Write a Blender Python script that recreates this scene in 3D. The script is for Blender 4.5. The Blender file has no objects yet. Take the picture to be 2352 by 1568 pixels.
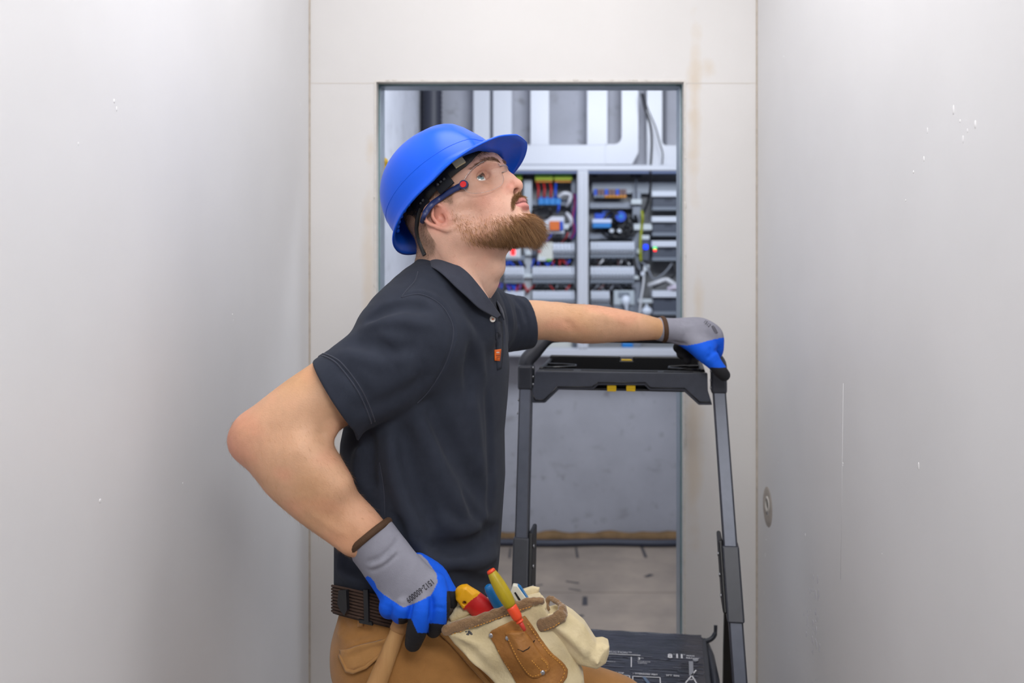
import bpy, bmesh, math, random
import numpy as np
from mathutils import Vector, Matrix, Quaternion
from mathutils.bvhtree import BVHTree

SC = bpy.context.scene
COL = SC.collection
random.seed(7)
RNG = np.random.default_rng(11)

# ------------------------------------------------------------------ camera, world, lights, exposure
F, CX, CY, CAMZ = 2150.0, 1240.0, 570.0, 1.6          # focal length / principal point in photo pixels, eye height
cam_d = bpy.data.cameras.new('camera')
cam = bpy.data.objects.new('camera', cam_d)
COL.objects.link(cam)
cam.location = (0, 0, CAMZ)
cam.rotation_euler = (math.pi / 2, 0, 0)
cam_d.sensor_width = 36.0
cam_d.lens = 36.0 * F / 2352.0
cam_d.shift_x = (1176 - CX) / 2352.0
cam_d.shift_y = (CY - 784) / 2352.0
cam_d.clip_start = 0.05
cam_d.dof.use_dof = True
cam_d.dof.focus_distance = 1.65
cam_d.dof.aperture_fstop = 3.4
SC.camera = cam

world = bpy.data.worlds.new('world')
SC.world = world
world.use_nodes = True
world.node_tree.nodes['Background'].inputs[0].default_value = (0.86, 0.93, 1.0, 1)
world.node_tree.nodes['Background'].inputs[1].default_value = 0.25


def area(name, loc, target, sx, sy, power, color=(1, 1, 1)):
    d = bpy.data.lights.new(name, 'AREA')
    d.shape = 'RECTANGLE'
    d.size, d.size_y, d.energy, d.color = sx, sy, power, color
    o = bpy.data.objects.new(name, d)
    COL.objects.link(o)
    o.location = loc
    o.rotation_euler = (Vector(target) - Vector(loc)).to_track_quat('-Z', 'Y').to_euler()
    return o


area('studio_softbox', (0.25, -0.50, 2.68), (-0.05, 1.95, 1.10), 0.8, 0.6, 28, (1.0, 0.99, 0.98))
area('corridor_lamp', (0.0, 1.55, 2.82), (0.0, 1.55, 0.0), 0.8, 1.0, 15, (1.0, 0.98, 0.965))
area('plant_room_lamp', (0.5, 3.15, 2.62), (0.2, 5.0, 1.2), 1.2, 0.5, 40, (0.86, 0.92, 1.0))

SC.view_settings.view_transform = 'Standard'
SC.view_settings.look = 'None'
SC.view_settings.gamma = 1.0
SC.view_settings.use_curve_mapping = False
SC.view_settings.exposure = 0.02


# ------------------------------------------------------------------ helpers
def P(px, py, D):
    """photo pixel seen at distance D along the view axis -> world point"""
    return Vector(((px - CX) / F * D, D, CAMZ - (py - CY) / F * D))


def R_(px, D):
    return px / F * D


def lin(r, g, b):
    def f(c):
        c /= 255.0
        return c / 12.92 if c <= 0.04045 else ((c + 0.055) / 1.055) ** 2.4
    return (f(r), f(g), f(b), 1.0)


MATS = {}


def mat(name, rgb, rough=0.5, metal=0.0, var=0.0, vscale=20.0, bump=0.0, bscale=60.0, spec=0.5, rgb2=None,
        stretch=(1, 1, 1), coat=0.0, sheen=0.0, sss=0.0, emit=None, attr=None, trans=0.0, alpha=None):
    if name in MATS:
        return MATS[name]
    m = bpy.data.materials.new(name)
    m.use_nodes = True
    nt = m.node_tree
    N, L = nt.nodes, nt.links
    b = N['Principled BSDF']
    c1 = lin(*rgb)
    b.inputs['Base Color'].default_value = c1
    b.inputs['Roughness'].default_value = rough
    b.inputs['Metallic'].default_value = metal
    b.inputs['Specular IOR Level'].default_value = spec
    if coat:
        b.inputs['Coat Weight'].default_value = coat
        b.inputs['Coat Roughness'].default_value = 0.12
    if sheen:
        b.inputs['Sheen Weight'].default_value = sheen
        b.inputs['Sheen Roughness'].default_value = 0.45
    if sss:
        b.inputs['Subsurface Weight'].default_value = sss
        b.inputs['Subsurface Radius'].default_value = (0.012, 0.005, 0.003)
        b.inputs['Subsurface Scale'].default_value = 1.0
    if emit:
        b.inputs['Emission Color'].default_value = lin(*rgb)
        b.inputs['Emission Strength'].default_value = emit
    if trans:
        b.inputs['Transmission Weight'].default_value = trans
    src = None
    if attr:
        a = N.new('ShaderNodeAttribute')
        a.attribute_name = attr
        src = a.outputs['Color']
        L.new(src, b.inputs['Base Color'])
    if var or bump or rgb2:
        tc = N.new('ShaderNodeTexCoord')
        mp = N.new('ShaderNodeMapping')
        mp.inputs['Scale'].default_value = stretch
        L.new(tc.outputs['Object'], mp.inputs['Vector'])
    if var or rgb2:
        n = N.new('ShaderNodeTexNoise')
        n.inputs['Scale'].default_value = vscale
        n.inputs['Detail'].default_value = 6
        n.inputs['Roughness'].default_value = 0.6
        L.new(mp.outputs[0], n.inputs['Vector'])
        mx = N.new('ShaderNodeMix')
        mx.data_type = 'RGBA'
        if rgb2:
            c2 = lin(*rgb2)
            mx.inputs['A'].default_value = c1
            mx.inputs['B'].default_value = c2
            rp = N.new('ShaderNodeMapRange')
            rp.inputs['From Min'].default_value = 0.35
            rp.inputs['From Max'].default_value = 0.65
            L.new(n.outputs['Fac'], rp.inputs['Value'])
            L.new(rp.outputs[0], mx.inputs['Factor'])
            L.new(mx.outputs['Result'], b.inputs['Base Color'])
        else:
            mx.blend_type = 'MULTIPLY'
            mx.inputs['Factor'].default_value = 1.0
            rp = N.new('ShaderNodeMapRange')
            rp.inputs['From Min'].default_value = 0.25
            rp.inputs['From Max'].default_value = 0.75
            rp.inputs['To Min'].default_value = 1.0 - var
            rp.inputs['To Max'].default_value = 1.0 + var
            L.new(n.outputs['Fac'], rp.inputs['Value'])
            if src:
                L.new(src, mx.inputs['A'])
            else:
                mx.inputs['A'].default_value = c1
            L.new(rp.outputs[0], mx.inputs['B'])
            L.new(mx.outputs['Result'], b.inputs['Base Color'])
    if bump:
        n2 = N.new('ShaderNodeTexNoise')
        n2.inputs['Scale'].default_value = bscale
        n2.inputs['Detail'].default_value = 4
        L.new(mp.outputs[0], n2.inputs['Vector'])
        bp = N.new('ShaderNodeBump')
        bp.inputs['Strength'].default_value = bump
        bp.inputs['Distance'].default_value = 0.004
        L.new(n2.outputs['Fac'], bp.inputs['Height'])
        L.new(bp.outputs[0], b.inputs['Normal'])
    MATS[name] = m
    return m


def empty(name, loc=(0, 0, 0), rotz=0.0):
    o = bpy.data.objects.new(name, None)
    o.empty_display_size = 0.05
    COL.objects.link(o)
    o.location = loc
    o.rotation_euler = (0, 0, rotz)
    return o


def tag(o, label=None, cat=None, group=None, kind=None):
    if label:
        o['label'] = label
    if cat:
        o['category'] = cat
    if group:
        o['group'] = group
    if kind:
        o['kind'] = kind
    return o


def mesh_np(name, V, Q, smooth=True):
    """numpy verts (n,3), faces (m,3|4) -> mesh"""
    V = np.asarray(V, np.float32)
    Q = np.asarray(Q, np.int32)
    me = bpy.data.meshes.new(name)
    n, k = Q.shape
    me.vertices.add(len(V))
    me.vertices.foreach_set('co', V.ravel())
    me.loops.add(n * k)
    me.loops.foreach_set('vertex_index', Q.ravel())
    me.polygons.add(n)
    me.polygons.foreach_set('loop_start', np.arange(0, n * k, k, dtype=np.int32))
    me.update(calc_edges=True)
    me.validate()
    if smooth:
        me.polygons.foreach_set('use_smooth', np.ones(len(me.polygons), bool))
    return me


def link(name, me, m=None, parent=None):
    o = bpy.data.objects.new(name, me)
    COL.objects.link(o)
    if m is not None:
        me.materials.clear()
        for x in (m if isinstance(m, (list, tuple)) else [m]):
            me.materials.append(x)
    if parent is not None:
        o.parent = parent
    return o


def color_attr(me, name, C):
    a = me.attributes.new(name, 'FLOAT_COLOR', 'POINT')
    C = np.asarray(C, np.float32)
    if C.shape[1] == 3:
        C = np.concatenate([C, np.ones((len(C), 1), np.float32)], 1)
    a.data.foreach_set('color', C.ravel())


class B:
    """collects simple solids and links them as ONE mesh object"""

    def __init__(s):
        s.bm = bmesh.new()

    def box(s, lo, hi, bevel=0.0, seg=1, M=None, mi=0):
        r = bmesh.ops.create_cube(s.bm, size=1.0)
        vs = r['verts']
        c = [(a + b) / 2 for a, b in zip(lo, hi)]
        d = [abs(b - a) for a, b in zip(lo, hi)]
        for v in vs:
            v.co = Vector((v.co.x * d[0] + c[0], v.co.y * d[1] + c[1], v.co.z * d[2] + c[2]))
        fs = set()
        es = set()
        for v in vs:
            fs.update(v.link_faces)
            es.update(v.link_edges)
        for f in fs:
            f.material_index = mi
        if bevel:
            rr = bmesh.ops.bevel(s.bm, geom=list(es), offset=bevel, segments=seg, affect='EDGES', profile=0.5)
            vs = list({v for f in rr['faces'] for v in f.verts} | {v for v in vs if v.is_valid})
            for f in rr['faces']:
                f.material_index = mi
        if M is not None:
            seen = set()
            stack = list(vs)
            for v in vs:
                for f in v.link_faces:
                    for w in f.verts:
                        seen.add(w)
            for v in (seen or vs):
                v.co = M @ v.co
        return s

    def cyl(s, p0, p1, r0, r1=None, n=16, mi=0, caps=True):
        p0, p1 = Vector(p0), Vector(p1)
        r1 = r0 if r1 is None else r1
        d = (p1 - p0)
        q = d.to_track_quat('Z', 'Y').to_matrix()
        A, Bv = [], []
        for i in range(n):
            a = 2 * math.pi * i / n
            e = q @ Vector((math.cos(a), math.sin(a), 0))
            A.append(s.bm.verts.new(p0 + e * r0))
            Bv.append(s.bm.verts.new(p1 + e * r1))
        for i in range(n):
            f = s.bm.faces.new((A[i], A[(i + 1) % n], Bv[(i + 1) % n], Bv[i]))
            f.smooth = True
            f.material_index = mi
        if caps:
            f = s.bm.faces.new(list(reversed(A)))
            f.material_index = mi
            f = s.bm.faces.new(Bv)
            f.material_index = mi
        return s

    def tube(s, pts, r, n=10, mi=0, flat=None, caps=True, up=(0, 0, 1)):
        """round (or flattened: flat=(w,h)) tube along a polyline; r scalar or list"""
        pts = [Vector(p) for p in pts]
        rs = r if isinstance(r, (list, tuple)) else [r] * len(pts)
        rings = []
        prev = None
        for i, p in enumerate(pts):
            t = (pts[min(i + 1, len(pts) - 1)] - pts[max(i - 1, 0)]).normalized()
            if prev is None:
                a = Vector(up)
                if abs(a.dot(t)) > 0.95:
                    a = Vector((1, 0, 0))
                x = t.cross(a).normalized()
            else:
                x = (prev - t * prev.dot(t)).normalized()
            prev = x
            y = x.cross(t).normalized()
            ring = []
            for k in range(n):
                an = 2 * math.pi * k / n
                w, h = flat if flat else (1, 1)
                ring.append(s.bm.verts.new(p + x * math.cos(an) * rs[i] * w + y * math.sin(an) * rs[i] * h))
            rings.append(ring)
        for a, b in zip(rings, rings[1:]):
            for k in range(n):
                f = s.bm.faces.new((a[k], b[k], b[(k + 1) % n], a[(k + 1) % n]))
                f.smooth = True
                f.material_index = mi
        if caps:
            for ring in (rings[0], list(reversed(rings[-1]))):
                f = s.bm.faces.new(ring)
                f.material_index = mi
        return s

    def prism(s, pts, d, mi=0, bevel=0.0):
        """polygon pts (3D, planar) extruded by vector d"""
        d = Vector(d)
        A = [s.bm.verts.new(Vector(p)) for p in pts]
        Z = [s.bm.verts.new(Vector(p) + d) for p in pts]
        fs = [s.bm.faces.new(A), s.bm.faces.new(list(reversed(Z)))]
        n = len(pts)
        for i in range(n):
            fs.append(s.bm.faces.new((A[i], Z[i], Z[(i + 1) % n], A[(i + 1) % n])))
        for f in fs:
            f.material_index = mi
        bmesh.ops.recalc_face_normals(s.bm, faces=fs)
        if bevel:
            es = list({e for f in fs for e in f.edges})
            bmesh.ops.bevel(s.bm, geom=es, offset=bevel, segments=2, affect='EDGES', profile=0.5)
        return s

    def ball(s, c, r, n=16, mi=0, M=None, scale=(1, 1, 1)):
        rr = bmesh.ops.create_uvsphere(s.bm, u_segments=n, v_segments=max(6, n // 2), radius=1.0)
        for v in rr['verts']:
            w = Vector((v.co.x * scale[0] * r, v.co.y * scale[1] * r, v.co.z * scale[2] * r))
            if M is not None:
                w = M @ w
            v.co = Vector(c) + w
        for v in rr['verts']:
            for f in v.link_faces:
                f.smooth = True
                f.material_index = mi
        return s

    def grid(s, rows, mi=0, closed=False, smooth=True):
        """rows: list of lists of points -> quad sheet"""
        VV = [[s.bm.verts.new(Vector(p)) for p in r] for r in rows]
        for a, b in zip(VV, VV[1:]):
            n = len(a)
            for k in range(n if closed else n - 1):
                f = s.bm.faces.new((a[k], a[(k + 1) % n], b[(k + 1) % n], b[k]))
                f.smooth = smooth
                f.material_index = mi
        return s

    def build(s, name, m, parent=None, normals=True):
        if normals:
            bmesh.ops.recalc_face_normals(s.bm, faces=s.bm.faces[:])
        me = bpy.data.meshes.new(name)
        s.bm.to_mesh(me)
        s.bm.free()
        return link(name, me, m, parent)


def smooth_path(pts, n=8):
    """Catmull-Rom through pts"""
    pts = [Vector(p) for p in pts]
    out = []
    for i in range(len(pts) - 1):
        p0 = pts[max(i - 1, 0)]
        p1, p2 = pts[i], pts[i + 1]
        p3 = pts[min(i + 2, len(pts) - 1)]
        for k in range(n):
            t = k / n
            out.append(0.5 * ((2 * p1) + (p2 - p0) * t + (2 * p0 - 5 * p1 + 4 * p2 - p3) * t * t
                              + (3 * p1 - p0 - 3 * p2 + p3) * t ** 3))
    out.append(pts[-1])
    return out


def text_mesh(txt, size, extrude=0.0, spacing=1.0, bold=0.0, align='CENTER'):
    """lettering as a flat mesh in the local XY plane"""
    c = bpy.data.curves.new('lettering', 'FONT')
    c.body = txt
    c.size = size
    c.align_x = align
    c.align_y = 'CENTER'
    c.space_character = spacing
    c.offset = bold
    c.extrude = extrude
    c.resolution_u = 3
    o = bpy.data.objects.new('lettering', c)
    COL.objects.link(o)
    dg = bpy.context.evaluated_depsgraph_get()
    me = bpy.data.meshes.new_from_object(o.evaluated_get(dg))
    bpy.data.objects.remove(o)
    bpy.data.curves.remove(c)
    return me


# ------------------------------------------------------------------ implicit-surface sculpting
class SDF:
    """signed-distance field on a regular grid in a local frame; add / carve rounded forms, then skin it"""

    def __init__(s, lo, hi, h, O=(0, 0, 0), M=None):
        s.lo = np.array(lo, np.float32)
        s.h = h
        s.n = np.maximum(((np.array(hi) - np.array(lo)) / h).astype(int) + 2, 3)
        s.d = np.full(s.n, 1.0, np.float32)
        s.O = np.array(O, np.float32)
        s.M = np.eye(3, dtype=np.float32) if M is None else np.array(M, np.float32)   # rows: local axes in world
        s.ax = [s.lo[i] + h * np.arange(s.n[i], dtype=np.float32) for i in range(3)]

    def like(s):
        """an empty field on the same grid"""
        q = SDF.__new__(SDF)
        q.__dict__.update(s.__dict__)
        q.d = np.full(s.n, 1.0, np.float32)
        return q

    def toloc(s, p):
        return s.M @ (np.array(p, np.float32) - s.O)

    def _sl(s, lo, hi):
        i0 = np.clip(np.floor((np.array(lo) - s.lo) / s.h).astype(int), 0, s.n)
        i1 = np.clip(np.ceil((np.array(hi) - s.lo) / s.h).astype(int) + 1, 0, s.n)
        if np.any(i1 <= i0):
            return None, None
        sl = tuple(slice(a, b) for a, b in zip(i0, i1))
        X = s.ax[0][sl[0]][:, None, None]
        Y = s.ax[1][sl[1]][None, :, None]
        Z = s.ax[2][sl[2]][None, None, :]
        return sl, (X, Y, Z)

    def put(s, fn, lo, hi, k=0.0, op='add'):
        pad = k + 3 * s.h
        sl, G = s._sl(np.array(lo) - pad, np.array(hi) + pad)
        if sl is None:
            return s
        b = fn(*G).astype(np.float32)
        a = s.d[sl]
        if op == 'add':
            if k > 0:
                hh = np.maximum(k - np.abs(a - b), 0) / k
                s.d[sl] = np.minimum(a, b) - hh * hh * k * 0.25
            else:
                s.d[sl] = np.minimum(a, b)
        else:
            b = -b
            if k > 0:
                hh = np.maximum(k - np.abs(a - b), 0) / k
                s.d[sl] = np.maximum(a, b) + hh * hh * k * 0.25
            else:
                s.d[sl] = np.maximum(a, b)
        return s

    def cap(s, a, b, ra, rb=None, k=0.0, op='add', mirror=False, flat=None):
        """round cone from a to b; flat=(axis, factor) squashes thickness along axis"""
        rb = ra if rb is None else rb
        a = np.array(a, np.float32)
        b = np.array(b, np.float32)
        ab = b - a
        L2 = float(ab @ ab) + 1e-12
        if flat is not None:
            n = np.array(flat[0], np.float32)
            n /= np.linalg.norm(n)
            fk = flat[1]

        def fn(X, Y, Z):
            if mirror:
                Z = np.abs(Z)
            x, y, z = X - a[0], Y - a[1], Z - a[2]
            t = np.clip((x * ab[0] + y * ab[1] + z * ab[2]) / L2, 0, 1)
            r = ra + (rb - ra) * t
            x, y, z = x - t * ab[0], y - t * ab[1], z - t * ab[2]
            if flat is not None:
                w = x * n[0] + y * n[1] + z * n[2]
                e = w * (1 / fk - 1)
                x, y, z = x + n[0] * e, y + n[1] * e, z + n[2] * e
                return (np.sqrt(x * x + y * y + z * z) - r) * min(1, fk * 1.6)
            return np.sqrt(x * x + y * y + z * z) - r
        rm = max(ra, rb)
        lo, hi = np.minimum(a, b) - rm, np.maximum(a, b) + rm
        if mirror:
            lo[2] = -hi[2]
        return s.put(fn, lo, hi, k, op)

    def chain(s, pts, rs, k=0.0, op='add', mirror=False, flat=None, sub=4):
        """one smooth tapering limb through pts (single blend with what is there)"""
        pts = [np.array(p, np.float64) for p in pts]
        if sub > 1 and len(pts) > 2:
            Q = [np.append(p, r) for p, r in zip(pts, rs)]
            out = []
            for i in range(len(Q) - 1):
                p0, p1, p2, p3 = Q[max(i - 1, 0)], Q[i], Q[i + 1], Q[min(i + 2, len(Q) - 1)]
                for j in range(sub):
                    t = j / sub
                    out.append(0.5 * ((2 * p1) + (p2 - p0) * t + (2 * p0 - 5 * p1 + 4 * p2 - p3) * t * t + (3 * p1 - p0 - 3 * p2 + p3) * t ** 3))
            out.append(Q[-1])
            pts = [q[:3] for q in out]
            rs = [float(q[3]) for q in out]
        if flat is not None:
            n = np.array(flat[0], np.float32)
            n /= np.linalg.norm(n)
            fk = flat[1]

        def fn(X, Y, Z):
            if mirror:
                Z = np.abs(Z)
            best = None
            for i in range(len(pts) - 1):
                a = pts[i].astype(np.float32)
                ab = (pts[i + 1] - pts[i]).astype(np.float32)
                L2 = float(ab @ ab) + 1e-12
                x, y, z = X - a[0], Y - a[1], Z - a[2]
                t = np.clip((x * ab[0] + y * ab[1] + z * ab[2]) / L2, 0, 1)
                r = rs[i] + (rs[i + 1] - rs[i]) * t
                x, y, z = x - t * ab[0], y - t * ab[1], z - t * ab[2]
                if flat is not None:
                    w = x * n[0] + y * n[1] + z * n[2]
                    e = w * (1 / fk - 1)
                    x, y, z = x + n[0] * e, y + n[1] * e, z + n[2] * e
                    v = (np.sqrt(x * x + y * y + z * z) - r) * min(1, fk * 1.6)
                else:
                    v = np.sqrt(x * x + y * y + z * z) - r
                best = v if best is None else np.minimum(best, v)
            return best
        PP = np.array(pts)
        rm = max(rs)
        lo, hi = PP.min(0) - rm, PP.max(0) + rm
        if mirror:
            lo[2] = -hi[2]
        return s.put(fn, lo, hi, k, op)

    def hit(s, px, py, D0=1.0, D1=3.0, back=0.0):
        """first surface point along the view ray of a photo pixel (world), moved `back` towards the eye"""
        d = np.array([(px - CX) / F, 1.0, -(py - CY) / F])
        o = np.array([0, 0, CAMZ])
        ts = np.arange(D0, D1, s.h * 0.5)
        W = o + ts[:, None] * d
        Lc = ((W - s.O) @ s.M.T - s.lo) / s.h
        ok = ((Lc >= 0) & (Lc <= s.n - 2)).all(1)
        v = np.full(len(ts), 1.0)
        if ok.any():
            L0 = Lc[ok]
            i = np.floor(L0).astype(int)
            f = L0 - i
            acc = 0
            for a in (0, 1):
                for b in (0, 1):
                    for c in (0, 1):
                        w = (f[:, 0] if a else 1 - f[:, 0]) * (f[:, 1] if b else 1 - f[:, 1]) * (f[:, 2] if c else 1 - f[:, 2])
                        acc = acc + w * s.d[i[:, 0] + a, i[:, 1] + b, i[:, 2] + c]
            v[ok] = acc
        ng = np.where(v < 0)[0]
        if not len(ng):
            return None
        j = ng[0]
        t = ts[j]
        if j > 0 and v[j - 1] < 1:
            t = ts[j - 1] + (ts[j] - ts[j - 1]) * v[j - 1] / (v[j - 1] - v[j])
        return Vector((o + (t - back / np.linalg.norm(d)) * d).tolist())

    def ell(s, c, r, k=0.0, op='add', mirror=False, ax=None):
        """ellipsoid; ax = 3 orthonormal rows (local axes)"""
        c = np.array(c, np.float32)
        r = np.array(r, np.float32)
        A = np.eye(3) if ax is None else np.array(ax, np.float32)

        def fn(X, Y, Z):
            if mirror:
                Z = np.abs(Z)
            x, y, z = X - c[0], Y - c[1], Z - c[2]
            q = [(A[i][0] * x + A[i][1] * y + A[i][2] * z) for i in range(3)]
            k0 = np.sqrt((q[0] / r[0]) ** 2 + (q[1] / r[1]) ** 2 + (q[2] / r[2]) ** 2)
            k1 = np.sqrt((q[0] / r[0] ** 2) ** 2 + (q[1] / r[1] ** 2) ** 2 + (q[2] / r[2] ** 2) ** 2) + 1e-9
            return k0 * (k0 - 1) / k1
        e = np.abs(A).T @ r if ax is not None else r
        lo, hi = c - e, c + e
        if mirror:
            lo[2] = -hi[2]
        return s.put(fn, lo, hi, k, op)

    def half(s, p, n, k=0.0):
        """keep the side n points away from"""
        p = np.array(p, np.float32)
        n = np.array(n, np.float32)
        n = n / np.linalg.norm(n)
        X, Y, Z = s.ax[0][:, None, None], s.ax[1][None, :, None], s.ax[2][None, None, :]
        b = (X - p[0]) * n[0] + (Y - p[1]) * n[1] + (Z - p[2]) * n[2]
        if k > 0:
            hh = np.maximum(k - np.abs(s.d - b), 0) / k
            s.d = np.maximum(s.d, b) + hh * hh * k * 0.25
        else:
            s.d = np.maximum(s.d, b)
        return s

    def ridge(s, pts, w, amp):
        """soft fold along a polyline: amp > 0 raises, amp < 0 creases"""
        pts = [np.array(p, np.float32) for p in pts]
        P_ = np.array(pts)
        pad = 2.6 * w
        sl, G = s._sl(P_.min(0) - pad, P_.max(0) + pad)
        if sl is None:
            return s
        X, Y, Z = G
        best = None
        n = len(pts) - 1
        for i in range(n):
            a, b = pts[i], pts[i + 1]
            ab = b - a
            L2 = float(ab @ ab) + 1e-12
            x, y, z = X - a[0], Y - a[1], Z - a[2]
            t = np.clip((x * ab[0] + y * ab[1] + z * ab[2]) / L2, 0, 1)
            x, y, z = x - t * ab[0], y - t * ab[1], z - t * ab[2]
            q = x * x + y * y + z * z
            u = (i + t) / n
            fade = np.clip(np.minimum(u, 1 - u) * 5, 0, 1)
            v = np.exp(-q / (w * w)) * (0.25 + 0.75 * fade)
            best = v if best is None else np.maximum(best, v)
        s.d[sl] -= amp * best
        return s

    def mesh(s):
        d, h = s.d, s.h
        ins = d < 0
        c = [ins[i:i + s.n[0] - 1, j:j + s.n[1] - 1, k:k + s.n[2] - 1] for i in (0, 1) for j in (0, 1) for k in (0, 1)]
        anyi = c[0].copy()
        alli = c[0].copy()
        for q in c[1:]:
            anyi |= q
            alli &= q
        act = anyi & ~alli
        I = np.argwhere(act)
        idx = np.full(act.shape, -1, np.int32)
        idx[act] = np.arange(len(I))
        off = np.array([(i, j, k) for i in (0, 1) for j in (0, 1) for k in (0, 1)])
        vals = np.stack([d[I[:, 0] + o[0], I[:, 1] + o[1], I[:, 2] + o[2]] for o in off], 1)
        acc = np.zeros((len(I), 3), np.float32)
        cnt = np.zeros(len(I), np.float32)
        for a in range(8):
            for b in range(a + 1, 8):
                df = off[b] - off[a]
                if np.abs(df).sum() != 1:
                    continue
                va, vb = vals[:, a], vals[:, b]
                m = (va < 0) != (vb < 0)
                t = va[m] / (va[m] - vb[m])
                acc[m] += off[a] + t[:, None] * df
                cnt[m] += 1
        V = s.lo + h * (I + acc / cnt[:, None])
        Q = []
        for ax in range(3):
            u, v = [(1, 2), (2, 0), (0, 1)][ax]
            a0 = [slice(None)] * 3
            a1 = [slice(None)] * 3
            a0[ax] = slice(0, s.n[ax] - 1)
            a1[ax] = slice(1, s.n[ax])
            for w in (u, v):
                a0[w] = slice(1, s.n[w] - 1)
                a1[w] = slice(1, s.n[w] - 1)
            A, Bq = ins[tuple(a0)], ins[tuple(a1)]
            E = np.argwhere(A != Bq)
            if not len(E):
                continue
            flip = A[A != Bq]
            base = E.copy()
            base[:, u] += 1
            base[:, v] += 1
            du = np.zeros(3, int)
            dv = np.zeros(3, int)
            du[u], dv[v] = 1, 1
            q = [base - du - dv, base - dv, base, base - du]
            ii = np.stack([idx[x[:, 0], x[:, 1], x[:, 2]] for x in q], 1)
            ii[~flip] = ii[~flip][:, ::-1]
            Q.append(ii)
        Q = np.concatenate(Q)
        Q = Q[(Q >= 0).all(1)]
        return V, Q

    def world(s, V):
        return V @ s.M + s.O

    def obj(s, name, m, parent=None, colfn=None, relax=1):
        """skin the field into a linked object"""
        V, Q = s.mesh()
        V = relax_mesh(V, Q, relax)
        W = s.world(V)
        me = mesh_np(name, W, Q)
        if colfn is not None:
            color_attr(me, 'Tint', colfn(V))
        return link(name, me, m, parent)


def relax_mesh(V, Q, it):
    for _ in range(it):
        acc = np.zeros_like(V)
        cnt = np.zeros(len(V), np.float32)
        k = Q.shape[1]
        for i in range(k):
            a, b = Q[:, i], Q[:, (i + 1) % k]
            np.add.at(acc, a, V[b])
            np.add.at(acc, b, V[a])
            np.add.at(cnt, a, 1)
            np.add.at(cnt, b, 1)
        V = V * 0.5 + 0.5 * acc / np.maximum(cnt, 1)[:, None]
    return V


def biggest(V, Q):
    """drop stray islands: keep the largest connected piece"""
    lab = np.arange(len(V))
    E = np.concatenate([Q[:, [0, 1]], Q[:, [1, 2]], Q[:, [2, 3]], Q[:, [3, 0]]])
    while True:
        m = np.minimum(lab[E[:, 0]], lab[E[:, 1]])
        new = lab.copy()
        np.minimum.at(new, E[:, 0], m)
        np.minimum.at(new, E[:, 1], m)
        for _ in range(4):
            new = new[new]
        if (new == lab).all():
            break
        lab = new
    u, c = np.unique(lab, return_counts=True)
    keep = lab == u[np.argmax(c)]
    idx = np.cumsum(keep) - 1
    q = Q[keep[Q].all(1)]
    return V[keep], idx[q]


def poly2(px, X, Y):
    """signed distance to a 2D polygon on broadcast grids (negative inside)"""
    pts = np.array(px, np.float32)
    n = len(pts)
    best = None
    inside = np.zeros(np.broadcast(X, Y).shape, bool)
    for i in range(n):
        a, b = pts[i], pts[(i + 1) % n]
        e = b - a
        x, y = X - a[0], Y - a[1]
        t = np.clip((x * e[0] + y * e[1]) / (e @ e + 1e-12), 0, 1)
        q = (x - t * e[0]) ** 2 + (y - t * e[1]) ** 2
        best = q if best is None else np.minimum(best, q)
        if abs(e[1]) > 1e-12:
            c = ((a[1] > Y) != (b[1] > Y)) & (X < e[0] * (Y - a[1]) / e[1] + a[0])
            inside ^= c
    dd = np.sqrt(best)
    return np.where(inside, -dd, dd)


def noise3(X, Y, Z, seed=0, n=6, f=30.0):
    """cheap smooth pseudo-noise: a few random plane waves, about -1..1"""
    r = np.random.default_rng(seed)
    o = 0
    for _ in range(n):
        v = r.normal(size=3)
        v = v / np.linalg.norm(v) * f * r.uniform(0.6, 1.5)
        o = o + np.sin(X * v[0] + Y * v[1] + Z * v[2] + r.uniform(0, 6.28))
    return o / n ** 0.5 * 0.8


def strands(name, roots, dirs, lens, widths, m, parent, droop=None, curl=0.15, seg=5, tint=None, seed=3):
    """hair as thin three-sided tapering strands, one mesh"""
    r = np.random.default_rng(seed)
    n = len(roots)
    roots = np.asarray(roots, np.float32)
    dirs = np.asarray(dirs, np.float32)
    dirs = dirs / (np.linalg.norm(dirs, axis=1, keepdims=True) + 1e-9)
    lens = np.asarray(lens, np.float32)
    dp = np.zeros((n, 3), np.float32) if droop is None else np.asarray(droop, np.float32)
    jit = r.normal(size=(n, 3)).astype(np.float32) * curl
    side = np.cross(dirs, r.normal(size=(n, 3)))
    side /= np.linalg.norm(side, axis=1, keepdims=True) + 1e-9
    bi = np.cross(dirs, side)
    V = np.zeros((n, seg + 1, 3, 3), np.float32)
    for k in range(seg + 1):
        t = k / seg
        c = roots + lens[:, None] * (dirs * t + dp * t * t + jit * t * t)
        w = widths * (1 - 0.85 * t)
        for q in range(3):
            a = 2 * math.pi * q / 3
            V[:, k, q] = c + (side * math.cos(a) + bi * math.sin(a)) * np.asarray(w)[:, None]
    idx = np.arange(n * (seg + 1) * 3).reshape(n, seg + 1, 3)
    Q = []
    for k in range(seg):
        for q in range(3):
            Q.append(np.stack([idx[:, k, q], idx[:, k, (q + 1) % 3], idx[:, k + 1, (q + 1) % 3], idx[:, k + 1, q]], 1))
    Q = np.concatenate(Q)
    me = mesh_np(name, V.reshape(-1, 3), Q)
    if tint is not None:
        C = np.repeat(np.asarray(tint, np.float32), (seg + 1) * 3, axis=0)
        color_attr(me, 'Tint', C)
    return link(name, me, m, parent)


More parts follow.
